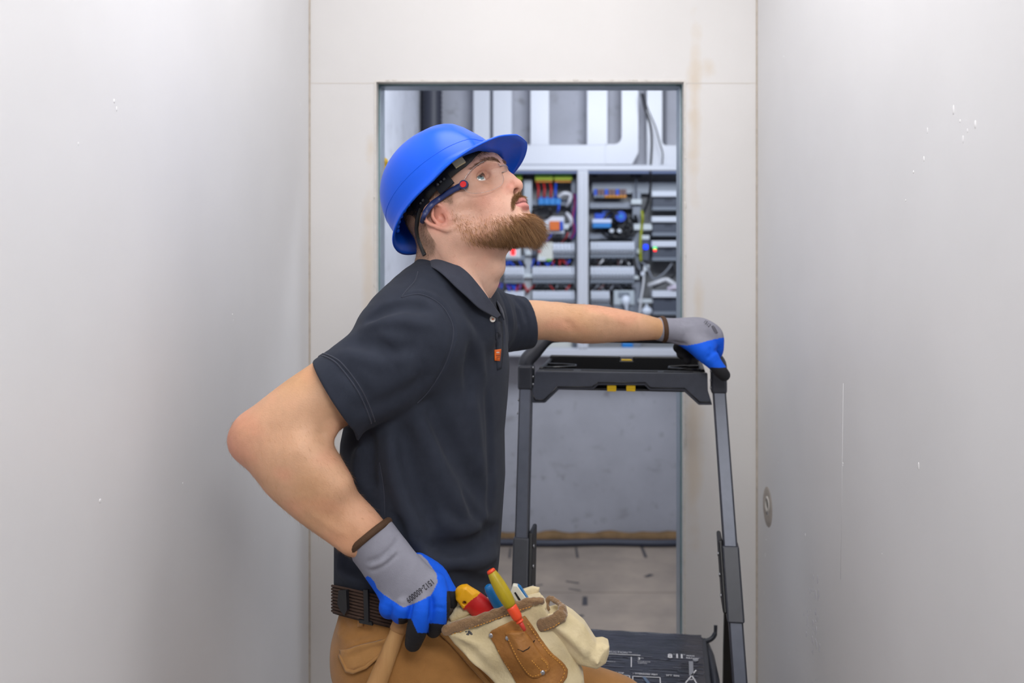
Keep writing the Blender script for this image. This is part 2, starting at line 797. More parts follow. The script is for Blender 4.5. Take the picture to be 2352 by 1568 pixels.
def sample_surface(V, Q, n, weight=None, seed=1):
    """random points + normals on quads"""
    r = np.random.default_rng(seed)
    A, Bq, C, D = V[Q[:, 0]], V[Q[:, 1]], V[Q[:, 2]], V[Q[:, 3]]
    nr = np.cross(C - A, D - Bq)
    ar = np.linalg.norm(nr, axis=1) + 1e-12
    nr = nr / ar[:, None]
    w = ar.copy()
    if weight is not None:
        w = w * weight((A + C) / 2)
    w = w / w.sum()
    i = r.choice(len(Q), n, p=w)
    u, v = r.random((n, 1)), r.random((n, 1))
    p = (A[i] * (1 - u) + Bq[i] * u) * (1 - v) + (D[i] * (1 - u) + C[i] * u) * v
    return p, nr[i]
# ================================================================== the setting
XL, XR, YB, TW = -0.641, 0.604, 2.60, 0.125      # corridor walls, face of the end wall, its thickness
DX0, DX1, DZ = (863 - CX) / F * YB, (1572 - CX) / F * YB, CAMZ - (187 - CY) / F * YB
YC = 5.13                                          # far concrete wall
ZT = 2.85


def wall_mat(name, rgb, rgb_stain=None, rough=0.42, stain_at=()):
    """painted plasterboard: very slight mottling, trowel relief, filler stains around given world points"""
    m = bpy.data.materials.new(name)
    m.use_nodes = True
    nt = m.node_tree
    N, L = nt.nodes, nt.links
    b = N['Principled BSDF']
    b.inputs['Roughness'].default_value = rough
    b.inputs['Specular IOR Level'].default_value = 0.35
    g = N.new('ShaderNodeNewGeometry')
    n = N.new('ShaderNodeTexNoise')
    n.inputs['Scale'].default_value = 3.0
    n.inputs['Detail'].default_value = 8
    L.new(g.outputs['Position'], n.inputs['Vector'])
    rp = N.new('ShaderNodeMapRange')
    rp.inputs['From Min'].default_value, rp.inputs['From Max'].default_value = 0.3, 0.7
    rp.inputs['To Min'].default_value, rp.inputs['To Max'].default_value = 0.965, 1.02
    L.new(n.outputs['Fac'], rp.inputs['Value'])
    mx = N.new('ShaderNodeMix')
    mx.data_type, mx.blend_type = 'RGBA', 'MULTIPLY'
    mx.inputs['Factor'].default_value = 1
    mx.inputs['A'].default_value = lin(*rgb)
    L.new(rp.outputs[0], mx.inputs['B'])
    last = mx.outputs['Result']
    n2 = N.new('ShaderNodeTexNoise')
    n2.inputs['Scale'].default_value = 14.0
    n2.inputs['Detail'].default_value = 5
    L.new(g.outputs['Position'], n2.inputs['Vector'])
    for (p, rad, strength) in stain_at:
        vm = N.new('ShaderNodeVectorMath')
        vm.operation = 'SUBTRACT'
        vm.inputs[1].default_value = p
        L.new(g.outputs['Position'], vm.inputs[0])
        vs = N.new('ShaderNodeVectorMath')
        vs.operation = 'MULTIPLY'
        vs.inputs[1].default_value = (1 / rad[0], 1, 1 / rad[1])
        L.new(vm.outputs[0], vs.inputs[0])
        ln = N.new('ShaderNodeVectorMath')
        ln.operation = 'LENGTH'
        L.new(vs.outputs[0], ln.inputs[0])
        ad = N.new('ShaderNodeMath')
        ad.operation = 'ADD'
        L.new(ln.outputs['Value'], ad.inputs[0])
        sc = N.new('ShaderNodeMath')
        sc.operation = 'MULTIPLY'
        sc.inputs[1].default_value = 1.6
        L.new(n2.outputs['Fac'], sc.inputs[0])
        L.new(sc.outputs[0], ad.inputs[1])
        r2 = N.new('ShaderNodeMapRange')
        r2.inputs['From Min'].default_value, r2.inputs['From Max'].default_value = 0.95, 1.75
        r2.inputs['To Min'].default_value, r2.inputs['To Max'].default_value = strength, 0.0
        L.new(ad.outputs[0], r2.inputs['Value'])
        m2 = N.new('ShaderNodeMix')
        m2.data_type = 'RGBA'
        m2.inputs['B'].default_value = lin(*rgb_stain)
        L.new(last, m2.inputs['A'])
        L.new(r2.outputs[0], m2.inputs['Factor'])
        last = m2.outputs['Result']
    L.new(last, b.inputs['Base Color'])
    # trowel relief: fine and broad
    n3 = N.new('ShaderNodeTexNoise')
    n3.inputs['Scale'].default_value = 5.5
    n3.inputs['Detail'].default_value = 7
    n3.inputs['Roughness'].default_value = 0.55
    mp = N.new('ShaderNodeMapping')
    mp.inputs['Scale'].default_value = (1, 1.3, 0.6)
    L.new(g.outputs['Position'], mp.inputs['Vector'])
    L.new(mp.outputs[0], n3.inputs['Vector'])
    bp = N.new('ShaderNodeBump')
    bp.inputs['Strength'].default_value = 0.10
    bp.inputs['Distance'].default_value = 0.01
    L.new(n3.outputs['Fac'], bp.inputs['Height'])
    L.new(bp.outputs[0], b.inputs['Normal'])
    return m


def S(o, label=None):
    o['kind'] = 'structure'
    if label:
        o['label'] = label
    return o


W_SIDE = wall_mat('side_wall_paint', (226, 226, 228))
stains = [((0.43, YB, 1.98), (0.025, 0.3), 0.55), ((0.425, YB, 1.05), (0.03, 0.35), 0.5), ((0.47, YB, 2.1), (0.03, 0.04), 0.45),
          ((-0.475, YB, 1.55), (0.025, 0.3), 0.4), ((-0.47, YB, 1.88), (0.02, 0.05), 0.45), ((0.44, YB, 1.45), (0.02, 0.12), 0.4)]
W_BACK = wall_mat('end_wall_paint', (219, 217, 216), (208, 190, 165), 0.5, stains)
def concrete(name, rgb, spot, amount):
    """cast concrete: cloudy grey with darker pocks and smears"""
    m = mat(name, rgb, 0.85, var=0.14, vscale=3.0, bump=0.25, bscale=14)
    nt = m.node_tree
    N, L = nt.nodes, nt.links
    b = N['Principled BSDF']
    src = b.inputs['Base Color'].links[0].from_socket
    tc = N.new('ShaderNodeTexCoord')
    last = src
    for sc_, st_, lo_, hi_, seed_ in ((7.0, (1, 1, 1.6), 0.60, 0.78, 0.0), (13.0, (1.3, 1, 1), 0.62, 0.76, 3.7)):
        mp = N.new('ShaderNodeMapping')
        mp.inputs['Scale'].default_value = st_
        mp.inputs['Location'].default_value = (seed_, seed_ * 2, seed_)
        L.new(tc.outputs['Object'], mp.inputs['Vector'])
        n = N.new('ShaderNodeTexNoise')
        n.inputs['Scale'].default_value = sc_
        n.inputs['Detail'].default_value = 3
        L.new(mp.outputs[0], n.inputs['Vector'])
        r = N.new('ShaderNodeMapRange')
        r.inputs['From Min'].default_value, r.inputs['From Max'].default_value = lo_, hi_
        r.inputs['To Max'].default_value = amount
        L.new(n.outputs['Fac'], r.inputs['Value'])
        mx = N.new('ShaderNodeMix')
        mx.data_type = 'RGBA'
        mx.inputs['B'].default_value = lin(*spot)
        L.new(last, mx.inputs['A'])
        L.new(r.outputs[0], mx.inputs['Factor'])
        last = mx.outputs['Result']
    L.new(last, b.inputs['Base Color'])
    return m


CONC = concrete('concrete', (170, 171, 180), (118, 117, 117), 0.55)

S(B().box((XL - 0.12, -2.2, 0), (XL, YB + TW, ZT)).build('wall_left', W_SIDE), 'smooth off-white plastered corridor wall')
S(B().box((XR, -2.2, 0), (XR + 0.12, YB + TW, ZT)).build('wall_right', W_SIDE), 'smooth off-white plastered corridor wall with a round filled patch')
wb = B()
FB = 0.030                                         # plasterboard layers on the corridor side
wb.box((XL, YB, 0), (DX0, YB + FB, ZT))
wb.box((DX1, YB, 0), (XR, YB + FB, ZT))
wb.box((DX0, YB, DZ), (DX1, YB + FB, ZT))
wall_back = S(wb.build('wall_back', W_BACK), 'warm white plasterboard end wall with filler stains')
core = B()
e_ = 0.003
core.box((XL, YB + FB, 0), (DX0 - e_, YB + TW, ZT))
core.box((DX1 + e_, YB + FB, 0), (XR, YB + TW, ZT))
core.box((DX0 - e_, YB + FB, DZ + e_), (DX1 + e_, YB + TW, ZT))
S(core.build('partition_core', CONC, wall_back))
# the reveal of the rough opening: plaster bead, green board edge, galvanised stud
door = empty('door_1', ((DX0 + DX1) / 2, YB, 0))
S(door, 'unframed door opening cut through plasterboard and metal studs')
TEAL = mat('green_board_edge', (96, 142, 144), 0.8, var=0.25, vscale=30)
ZINC = mat('galvanised_stud', (170, 182, 192), 0.38, 0.55, var=0.12, vscale=25)
BEAD = mat('plaster_bead', (214, 210, 204), 0.7, var=0.1, vscale=60, bump=0.3, bscale=90)


def reveal(name, y0, y1, th, m, inset=0.0):
    for k, (lo, hi) in enumerate([((DX0 - e_, y0, 0), (DX0 + th, y1, DZ + e_)), ((DX1 - th, y0, 0), (DX1 + e_, y1, DZ + e_)),
                                  ((DX0 + th, y0, DZ - th), (DX1 - th, y1, DZ + e_))]):
        b = B().box([a - b_ for a, b_ in zip(lo, door.location)], [a - b_ for a, b_ in zip(hi, door.location)])
        o = b.build(name, m, door)


reveal('plaster_bead', YB - 0.003, YB + 0.032, 0.002, BEAD)
reveal('green_board_edge', YB + 0.032, YB + 0.058, 0.0005, TEAL)
reveal('metal_stud', YB + 0.058, YB + TW + 0.002, 0.004, ZINC)
cc = (DX0 + DX1) / 2
# ragged filler along the bead
rg = B()
for i in range(46):
    if i < 18:
        c = (DX0 - cc - 0.002, -0.003, random.uniform(0.5, DZ))
    elif i < 30:
        c = (random.uniform(DX0, DX1) - cc, -0.003, DZ + 0.003)
    else:
        c = (DX1 - cc + 0.002, -0.003, random.uniform(0.5, DZ))
    rg.ball(c, random.uniform(0.002, 0.005), 8, scale=(1.6, 0.25, 0.5) if 18 <= i < 30 else (0.6, 0.25, random.uniform(0.8, 2.5)))
rg.build('filler_lumps', BEAD, door)['kind'] = 'stuff'

FLOOR = mat('dusty_board_floor', (172, 157, 143), 0.75, var=0.20, vscale=3.2, bump=0.2, bscale=20, rgb2=(146, 134, 124))
fl = S(B().box((-2.4, -2.2, -0.1), (2.6, YC + 0.1, 0)).build('floor', FLOOR), 'dusty tan board floor with scuffs and joints')
S(B().box((XL - 0.12, -2.2, ZT), (XR + 0.12, YB + TW, ZT + 0.1)).build('ceiling', W_BACK))
S(B().box((XL - 0.5, -2.3, 0), (XR + 0.5, -2.2, ZT)).build('wall_rear', W_SIDE))
# plant room shell
S(B().box((-1.9, YC, 0), (2.6, YC + 0.15, 3.2)).build('wall_far', CONC), 'bare grey concrete wall with pockmarks')
XPL = (968 - CX) / F * YC
LCONC = concrete('concrete_lit_tone', (208, 210, 219), (160, 160, 166), 0.45)  # paler than the far wall: nearness to the light put into the colour
S(B().box((XPL - 0.15, YB + TW, 0), (XPL, YC, 3.2)).build('wall_left.001', LCONC), 'concrete side wall beyond the opening, light on it put into its pale colour')
S(B().box((2.2, YB + TW, 0), (2.35, YC, 3.2)).build('wall_right.001', CONC))
S(B().box((XPL - 0.2, YB + TW, 3.2), (2.4, YC + 0.15, 3.3)).build('ceiling.001', LCONC))
S(B().box((XR, YB + FB, 0), (2.3, YB + TW, 3.2)).build('wall_front', CONC))
S(B().box((XL - 0.3, YB + 0.04, ZT), (XR + 0.1, YB + TW, 3.25)).build('wall_front.001', CONC))
# corner joints with a hairline crack
CRK = mat('corner_joint', (186, 176, 164), 0.8, var=0.2, vscale=50)
for k, (x, sg) in enumerate(((XL, 1), (XR, -1))):
    pts = [(x + sg * 0.0012, YB - 0.0012 + random.uniform(-1, 1) * 0.0008, z) for z in np.linspace(0.0, ZT, 40)]
    S(B().tube(pts, 0.0032, 6).build('trim_%d' % (k + 1), CRK))
# board joint lines on the end wall
JT = mat('joint_line', (206, 200, 192), 0.8)
for k, (x0, x1) in enumerate(((XL, DX0), (DX1, XR))):
    S(B().box((x0 + 0.003, YB - 0.0005, DZ - 0.006), (x1, YB + 0.001, DZ - 0.004)).build('trim_%d' % (k + 3), JT))

# pocks and stains in the concrete (shallow hollows filled with shade are real dimples)
DARK = mat('concrete_stain', (96, 92, 90), 0.9, var=0.3, vscale=30)
# dark scuffs on the boards beyond the opening: strips of tape and dropped offcuts
def floor_pt(px, py, z=0.0):
    D = (CAMZ - z) * F / (py - CY)
    return Vector(((px - CX) / F * D, D, z))


SCUF = mat('floor_mark', (72, 70, 74), 0.85)
marks = [((1322, 1257), (1327, 1281), .007), ((1172, 1258), (1170, 1281), .006), ((1472, 1254), (1484, 1280), .009), ((1484, 1325), (1497, 1319), .014),
         ((1342, 1370), (1344, 1390), .014), ((1300, 1335), (1330, 1339), .008), ((1306, 1352), (1334, 1356), .006), ((1320, 1416), (1340, 1413), .010), ((1222, 1347), (1246, 1342), .005)]
SCW = ['upright one at the hose, middle', 'upright one at the hose, by the left rail', 'slanting one at the hose, by the right jamb', 'short thick one in the right half', 'short upright one above the pouch', 'upper of two flat ones',
       'lower of two flat ones', 'nearest one above the side pocket', 'thin one beside the left rail']
for (a, b_, w) in marks:
    p, q = floor_pt(*a), floor_pt(*b_)
    d = (q - p)
    n = Vector((-d.y, d.x, 0)).normalized() * w
    o = B().prism([p - n * 0.5, q - n, q + n * 0.8, p + n], (0, 0, 0.0012)).build('tape_scrap', SCUF)
    tag(o, 'dark tape scrap on the far floor, ' + SCW[marks.index((a, b_, w))], 'scrap', 'dark scraps on the floor beyond the opening')
# board joints
for yy in (4.35, 3.72):
    S(B().box((XPL, yy, 0.0), (2.2, yy + 0.004, 0.0008)).build('floor_joint', mat('floor_joint', (120, 108, 98), 0.9), fl))
# foam edging and a dark hose along the foot of the far wall
foam = B()
pts = []
for i in range(60):
    x = XPL + 0.02 + i * (2.6 / 59)
    pts.append((x, YC - 0.035, 0.024 + 0.004 * math.sin(i * 0.9) + random.uniform(-.002, .002)))
foam.tube(pts, [0.034 + 0.004 * math.sin(i * 1.7) for i in range(60)], 8)
tag(foam.build('edging_strip', mat('brown_edging', (128, 100, 66), 0.8, var=0.35, vscale=14)),
    'brown foam edging strip along the foot of the concrete wall', 'edging')
pts = [(XPL + 0.02 + i * (2.6 / 59), YC - 0.105 - 0.008 * math.sin(i * 0.5), 0.020) for i in range(60)]
tag(B().tube(pts, 0.019, 10).build('hose', mat('dark_hose', (58, 62, 76), 0.5)), 'dark hose lying on the floor along the far wall', 'hose')
# ribbed conduit on the left of the far wall
con = B()
c0 = P(994, 200, YC - 0.08)
n = 240
pts, rs = [], []
for i in range(n):
    z = 3.19 - i * (3.15 / (n - 1))
    pts.append((c0.x + 0.004 * math.sin(z * 2), YC - 0.075, z))
    rs.append(0.056 if i % 2 else 0.051)
con.tube(pts, rs, 16)
tag(con.build('ribbed_conduit', mat('ribbed_black_plastic', (54, 56, 68), 0.5)), 'thick black ribbed conduit running down the concrete wall', 'conduit')
# yellow foam lump behind the left jamb
fo = P(888, 388, 2.735)
s = SDF((-0.05,) * 3, (0.05,) * 3, 0.004, fo + Vector((-0.012, 0, 0)))
for i in range(9):
    s.ell((random.uniform(-.01, .006), random.uniform(-.012, .012), random.uniform(-.024, .024)), (0.014, 0.012, 0.013), k=0.006)
o = s.obj('foam_lump', mat('yellow_foam', (196, 160, 40), 0.8, bump=0.5, bscale=80))
# a small cardboard nail plate carries it to the stud
tag(o, 'yellow foam lump squeezed out behind the left door jamb', 'foam')
# round filled patch with a cable stub on the right wall
D_ = 2.475
pc = Vector((XR, D_, CAMZ - (1158 - CY) / F * D_))
pt = empty('wall_patch', pc)
tag(pt, 'round filler patch with an open cable hole low on the right wall', 'wall patch')
disc = B()
rows = []
for (rr, dx) in ((0.053, 0.0002), (0.050, -0.0016), (0.034, -0.0022), (0.022, -0.0018)):
    rows.append([(dx, rr * 0.92 * math.cos(a) + 0.006, rr * math.sin(a) - 0.008) for a in np.linspace(0, 2 * math.pi, 33)[:-1]])
disc.grid(rows, closed=True)
disc.build('filler_disc', mat('patch_filler', (180, 172, 164), 0.8, var=0.15, vscale=40, bump=0.3, bscale=120), pt)
ring = B()
rows = []
for (rr, dx) in ((0.0225, -0.0018), (0.020, -0.005), (0.0165, -0.005), (0.0150, -0.0005), (0.010, -0.0003)):
    rows.append([(dx, rr * math.cos(a) + 0.0, rr * 0.98 * math.sin(a)) for a in np.linspace(0, 2 * math.pi, 25)[:-1]])
ring.grid(rows, closed=True)
ring.build('hole_rim', mat('hole_rim', (206, 202, 196), 0.6), pt)
hole = B().ball((-0.0005, 0, 0.0), 0.0135, 14, scale=(0.12, 1, 1)).build('hole', mat('hole_dark', (58, 52, 48), 0.9), pt)

# small blemishes of the plaster: nicks, filler specks and a scratched smear
def side_pt(px, py, x):
    D = x * F / (px - CX)
    return Vector((x, D, CAMZ - (py - CY) / F * D))


NICK = mat('plaster_nick', (236, 236, 238), 0.5)
for nm, xw, sg, spots_ in (('wall_right', XR, -1, [(2205, 278), (2222, 300), (2240, 286), (2212, 320), (2190, 252), (2130, 300), (2122, 365), (2098, 395), (2080, 460), (1936, 1064), (1936, 1069), (1812, 1500), (1850, 1228), (2026, 1272), (1788, 1064), (1760, 1240), (1758, 1275), (1757, 1310), (1756, 1360), (1800, 130), (2110, 1070)]),
                       ('wall_left', XL, 1, [(268, 250), (262, 232), (534, 722), (536, 735), (690, 240), (640, 560), (180, 330), (420, 1110), (585, 1240), (610, 905), (230, 1150)])):
    b = B()
    for px, py in spots_:
        p = side_pt(px, py, xw)
        b.ball(p, random.uniform(0.0015, 0.0035), 8, scale=(0.3, random.uniform(0.6, 1.6), random.uniform(0.8, 2.2)))
    b.build('filler_specks', NICK, bpy.data.objects[nm])['kind'] = 'stuff'
b = B()
for i in range(40):
    p = side_pt(1868 + random.gauss(0, 9), 1430 + random.gauss(0, 55), XR)
    b.ball(p, random.uniform(0.002, 0.004), 6, scale=(0.12, random.uniform(0.5, 1.4), random.uniform(1.0, 3.5)))
b.build('scraped_patch', mat('scraped_plaster', (206, 206, 214), 0.35), bpy.data.objects['wall_right'])['kind'] = 'stuff'
p0, p1 = side_pt(1937, 880, XR), side_pt(1931, 1330, XR)
S(B().tube([p0, p1], 0.0004, 6).build('trim_5', W_SIDE))
# ================================================================== white sheet-metal riser above the cabinet
WHT = mat('white_coated_steel', (202, 204, 212), 0.32, var=0.02, vscale=6)
YR = 5.02
sc_ = YR / F


def RX(px):
    return (px - CX) * sc_


def RZ(py):
    return CAMZ - (py - CY) * sc_


riser = empty('cable_riser', (RX(1270), YR, RZ(355)))
tag(riser, 'white sheet-metal cable riser with tall slots above the electrical cabinet', 'cable riser')
ro = riser.location
TOPZ = 3.15


def rbox(px0, px1, py0, py1, dy0=0.0, dy1=0.09):
    lo = Vector((RX(px0), YR + dy0, RZ(py1))) - ro
    hi = Vector((RX(px1), YR + dy1, TOPZ if py0 is None else RZ(py0))) - ro
    return lo, hi


def rpart(name, m, *bx, bevel=0.004):
    b = B()
    for q in bx:
        b.box(*rbox(*q), bevel=bevel, seg=2)
    return b.build(name, m, riser)


rpart('header_band', WHT, (1020, 1392, 332, 378))
for a, b_ in ((1087, 1125), (1132, 1176), (1218, 1262), (1348, 1396)):
    rpart('upright', WHT, (a, b_, None, 334))
# right-hand upright with rounded slot foot and a cut lower corner
bm_ = B()
pts = [(1428, None), (1467, None), (1467, 322)]
arc = [(1467, 322), (1467, 345), (1452, 376), (1443, 377), (1440, 333)]
poly = [(1428, -400), (1466, -400), (1466, 350), (1452, 377), (1390, 377), (1390, 331)]
for t in np.linspace(0, math.pi / 2, 8):
    poly.append((1410 + 18 * math.sin(t), 313 + 18 * math.cos(t)))
bm_.prism([Vector((RX(x), YR, TOPZ if y < -300 else RZ(y))) - ro for x, y in poly], (0, 0.09, 0))
bm_.build('upright', WHT, riser)
rpart('dark_gap_shade', mat('riser_gap_shade', (86, 88, 98), 0.6), (1125, 1132, None, 336, 0.02, 0.09), bevel=0.001)  # dark strip standing in for the shade in the gap between uprights
riser2 = empty('cable_riser', (RX(1520), YR + 0.02, RZ(360)))
tag(riser2, 'narrow white riser column right of the dangling black cables', 'cable riser')
b = B()
poly = [(1487, -400), (1522, -400)]
for t in np.linspace(0, math.pi / 2, 8):
    poly.append((1532 - 10 * math.cos(t), 322 + 11 * math.sin(t)))
poly += [(1640, 333), (1640, 378), (1487, 378)]
b.prism([Vector((RX(x), YR + 0.02, TOPZ if y < -300 else RZ(y))) - riser2.location for x, y in poly], (0, 0.08, 0))
b.build('column_plate', WHT, riser2)
b = B()
b.box(Vector((RX(1522), YR + 0.05, RZ(332))) - riser2.location, Vector((RX(1533), YR + 0.09, TOPZ)) - riser2.location)
b.build('dark_gap_shade', MATS['riser_gap_shade'], riser2)  # dark strip painting the shade beside the column

# ================================================================== electrical cabinet
YF, YP = 4.90, 5.11                                  # door plane, mounting plate
cs = YF / F


def KX(px, y=YF):
    return (px - CX) / F * y


def KZ(py, y=YF):
    return CAMZ - (py - CY) / F * y


cabn = empty('electrical_cabinet', (KX(1338), YF, KZ(810)))
tag(cabn, 'open white electrical cabinet full of breakers and wiring on the concrete wall', 'electrical cabinet')
co = cabn.location
FRM = mat('cabinet_frame', (200, 203, 212), 0.35)
GRY = mat('zinc_grey', (128, 134, 146), 0.45, 0.25, var=0.08, vscale=40)
DGR = mat('dark_grey_plastic', (70, 76, 90), 0.55)
BLK = mat('black_rubber', (24, 25, 29), 0.55)
PLT = mat('mounting_plate', (126, 127, 130), 0.6, 0.1, var=0.1, vscale=8)
SHD = mat('frame_inner_shadow', (92, 108, 146), 0.5)


def cbox(b, px0, px1, py0, py1, y0, y1, bevel=0.0, mi=0, ref=YF):
    lo = Vector((KX(px0, ref), y0, KZ(py1, ref))) - co
    hi = Vector((KX(px1, ref), y1, KZ(py0, ref))) - co
    return b.box(lo, hi, bevel, 1, mi=mi)


LX, RXX = 1050, 1640
for nm, q in (('frame_rail', (LX, RXX, 379, 392)), ('frame_rail', (LX, RXX, 800, 818)), ('frame_post', (1326, 1351, 392, 800)),
              ('frame_post', (LX, LX + 22, 392, 800)), ('frame_post', (RXX - 22, RXX, 392, 800))):
    cbox(B(), *q, YF - 0.01, YF + 0.06, 0.004).build(nm, FRM, cabn)
for x0 in (1331, 1341):
    cbox(B(), x0, x0 + 5, 394, 799, YF - 0.017, YF - 0.008, 0.002).build('mullion_rib', FRM, cabn)
for a, b_ in ((LX + 22, 1326), (1351, RXX - 22)):
    cbox(B(), a, b_, 391.5, 397.5, YF + 0.002, YF + 0.10, 0.0).build('shadow_strip', SHD, cabn)  # tinted strip painting the inner shadow below the top rail
bx = B()
cbox(bx, LX, RXX, 379, 392, YF + 0.05, YP + 0.018, ref=YF)
cbox(bx, LX, RXX, 806, 818, YF + 0.05, YP + 0.018, ref=YF)
cbox(bx, LX, LX + 8, 385, 812, YF + 0.05, YP + 0.018, ref=YF)
cbox(bx, RXX - 8, RXX, 385, 812, YF + 0.05, YP + 0.018, ref=YF)
bx.build('carcass', FRM, cabn)
cbox(B(), LX, RXX, 380, 815, YP, YP + 0.018).build('back_plate', PLT, cabn)
YD = 4.97                                             # front of the devices
YRL = 5.03                                            # rails


def dev(b, px0, px1, py0, py1, y0=YD, y1=YRL, bevel=0.002, mi=0, ref=None):
    ref = y0 if ref is None else ref
    lo = Vector(((px0 - CX) / F * ref, y0, CAMZ - (py1 - CY) / F * ref)) - co
    hi = Vector(((px1 - CX) / F * ref, y1, CAMZ - (py0 - CY) / F * ref)) - co
    return b.box(lo, hi, bevel, 1, mi=mi)


# posts, rails, clamps: parts of the cabinet
dev(B(), 1203, 1222, 405, 798, YRL - 0.02, YP).build('upright_channel', mat('pale_channel', (170, 176, 184), 0.45, 0.2), cabn)
dev(B(), 1312, 1324, 405, 798, YRL - 0.01, YP).build('upright_channel', GRY, cabn)
dev(B(), 1453, 1472, 440, 798, YRL - 0.02, YP).build('upright_channel', GRY, cabn)
dev(B(), 1459, 1463, 400, 470, YRL - 0.03, YRL - 0.02).build('slot_strip', DGR, cabn)
for py in (470, 541, 592, 650, 708):
    dev(B(), 1354, 1458, py - 6, py + 8, YRL, YRL + 0.02, 0.0).build('mounting_rail', GRY, cabn)
for py in (463, 537, 590, 651, 706):
    dev(B(), 1160, 1318, py - 5, py + 8, YRL, YRL + 0.02, 0.0).build('mounting_rail', GRY, cabn)
CLP = mat('clamp_white', (196, 204, 210), 0.5)
for (x, y, w, h) in ((1450, 463, 24, 12), (1456, 521, 42, 14), (1463, 577, 16, 11), (1452, 637, 16, 9), (1466, 691, 34, 9), (1207, 580, 18, 12), (1203, 633, 24, 10)):
    dev(B(), x, x + w, y - h / 2, y + h / 2, YD + 0.01, YRL).build('rail_clamp', CLP, cabn)
dev(B(), 1360, 1557, 418, 445, YRL + 0.03, YRL + 0.05).build('cable_trunking', mat('trunk_grey', (156, 163, 174), 0.5), cabn)
dev(B(), 1360, 1372, 395, 405, YD + 0.03, YRL).build('black_bracket', BLK, cabn)
dev(B(), 1448, 1474, 395, 407, YD + 0.03, YRL).build('black_bracket', BLK, cabn)
dev(B(), 1200, 1225, 399, 412, YD + 0.03, YRL).build('black_bracket', BLK, cabn)
dev(B(), 1313, 1324, 396, 407, YD + 0.03, YRL).build('black_bracket', BLK, cabn)

# ---- breakers
WBR = mat('breaker_white', (206, 212, 224), 0.42)
GBR = mat('breaker_grey', (120, 128, 140), 0.45)
LBL = mat('breaker_label', (160, 178, 200), 0.4)


def make_breaker(w, h):
    """origin at the middle of the front face; w,h in metres"""
    r = empty('circuit_breaker')
    b = B()
    b.box((-w / 2 + .0011, 0, -h / 2), (w / 2 - .0011, 0.05, h / 2), 0.0012)
    b.box((-w / 2 + .0011, -0.014, -h * 0.20), (w / 2 - .0011, 0.004, h * 0.30), 0.002)
    b.build('body', WBR, r)
    b = B().box((-w / 2 + .0008, -0.002, -h / 2 - 0.001), (w / 2 - .0008, 0.04, -h * 0.22), 0.001)
    b.build('terminal_cover', GBR, r)
    b = B().box((-w * 0.28, -0.026, -h * 0.10), (w * 0.28, -0.013, h * 0.03), 0.0015)
    b.build('lever', GBR, r)
    return r


def copy_tree(o, parent=None):
    c = o.copy()
    COL.objects.link(c)
    c.parent = parent
    for ch in o.children:
        copy_tree(ch, c)
    return c


PROTO = {}
ORD = ['first', 'second', 'third', 'fourth', 'fifth', 'sixth', 'seventh', 'eighth', 'ninth', 'tenth', 'eleventh', 'twelfth', 'thirteenth', 'fourteenth', 'fifteenth', 'sixteenth']


def breaker_row(px0, px1, py0, py1, n, label, group):
    w = (px1 - px0) / n / F * YD
    h = (py1 - py0) / F * YD
    key = (round(w, 4), round(h, 4))
    for i in range(n):
        px = px0 + (i + 0.5) * (px1 - px0) / n
        if key not in PROTO:
            o = PROTO[key] = make_breaker(w, h)
        else:
            o = copy_tree(PROTO[key])
        o.location = P(px, (py0 + py1) / 2, YD)
        tag(o, '%s from the left: %s' % (ORD[i], label), 'circuit breaker', group)


breaker_row(1356, 1457, 555, 592, 13, 'white breaker, top breaker row, right-hand cabinet bay', 'breakers, right bay, top row')
breaker_row(1356, 1457, 612, 650, 13, 'white breaker, middle breaker row, right-hand cabinet bay', 'breakers, right bay, middle row')
breaker_row(1357, 1400, 668, 704, 6, 'white breaker, low short row, right-hand bay', 'breakers, right bay, low row')
breaker_row(1270, 1320, 558, 592, 6, 'white breaker beside the beige control unit', 'breakers beside the beige unit')
breaker_row(1223, 1320, 612, 650, 13, 'white breaker, middle row, left-hand cabinet bay', 'breakers, left bay, middle row')
breaker_row(1223, 1320, 668, 706, 13, 'white breaker, low row, left-hand cabinet bay', 'breakers, left bay, low row')
breaker_row(1158, 1204, 612, 650, 6, 'white breaker, short middle row left of pale channel', 'breakers left of the channel, middle')
breaker_row(1160, 1204, 668, 704, 6, 'white breaker, short low row left of pale channel', 'breakers left of the channel, low')
breaker_row(1223, 1320, 728, 766, 13, 'white breaker, bottom row, left-hand cabinet bay', 'breakers, left bay, bottom row')


def device(name, label, cat, parts, group=None, at=None):
    """parts: (part_name, material, px0, px1, py0, py1, y0, y1)"""
    px = (parts[0][2] + parts[0][3]) / 2
    py = (parts[0][4] + parts[0][5]) / 2
    r = empty(name, P(px, py, YD))
    for (pn, m, a, b_, c, d, y0, y1) in parts:
        ref = YD
        lo = Vector(((a - CX) / F * ref, y0, CAMZ - (d - CY) / F * ref)) - r.location
        hi = Vector(((b_ - CX) / F * ref, y1, CAMZ - (c - CY) / F * ref)) - r.location
        B().box(lo, hi, 0.002, 1).build(pn, m, r)
    return tag(r, label, cat, group)


BLU = mat('terminal_blue', (30, 122, 196), 0.4)
DBLU = mat('deep_blue_plastic', (16, 72, 190), 0.4)
ORG = mat('relay_orange', (212, 104, 30), 0.4)
GRN = mat('terminal_green', (92, 160, 60), 0.45)
YEL = mat('terminal_yellow', (176, 200, 30), 0.45)
AMB = mat('amber_plastic', (200, 132, 30), 0.45)
BEI = mat('beige_plastic', (200, 202, 196), 0.5)
RED = mat('red_plastic', (190, 30, 34), 0.45)
BRN = mat('terminal_brown', (110, 84, 86), 0.5)

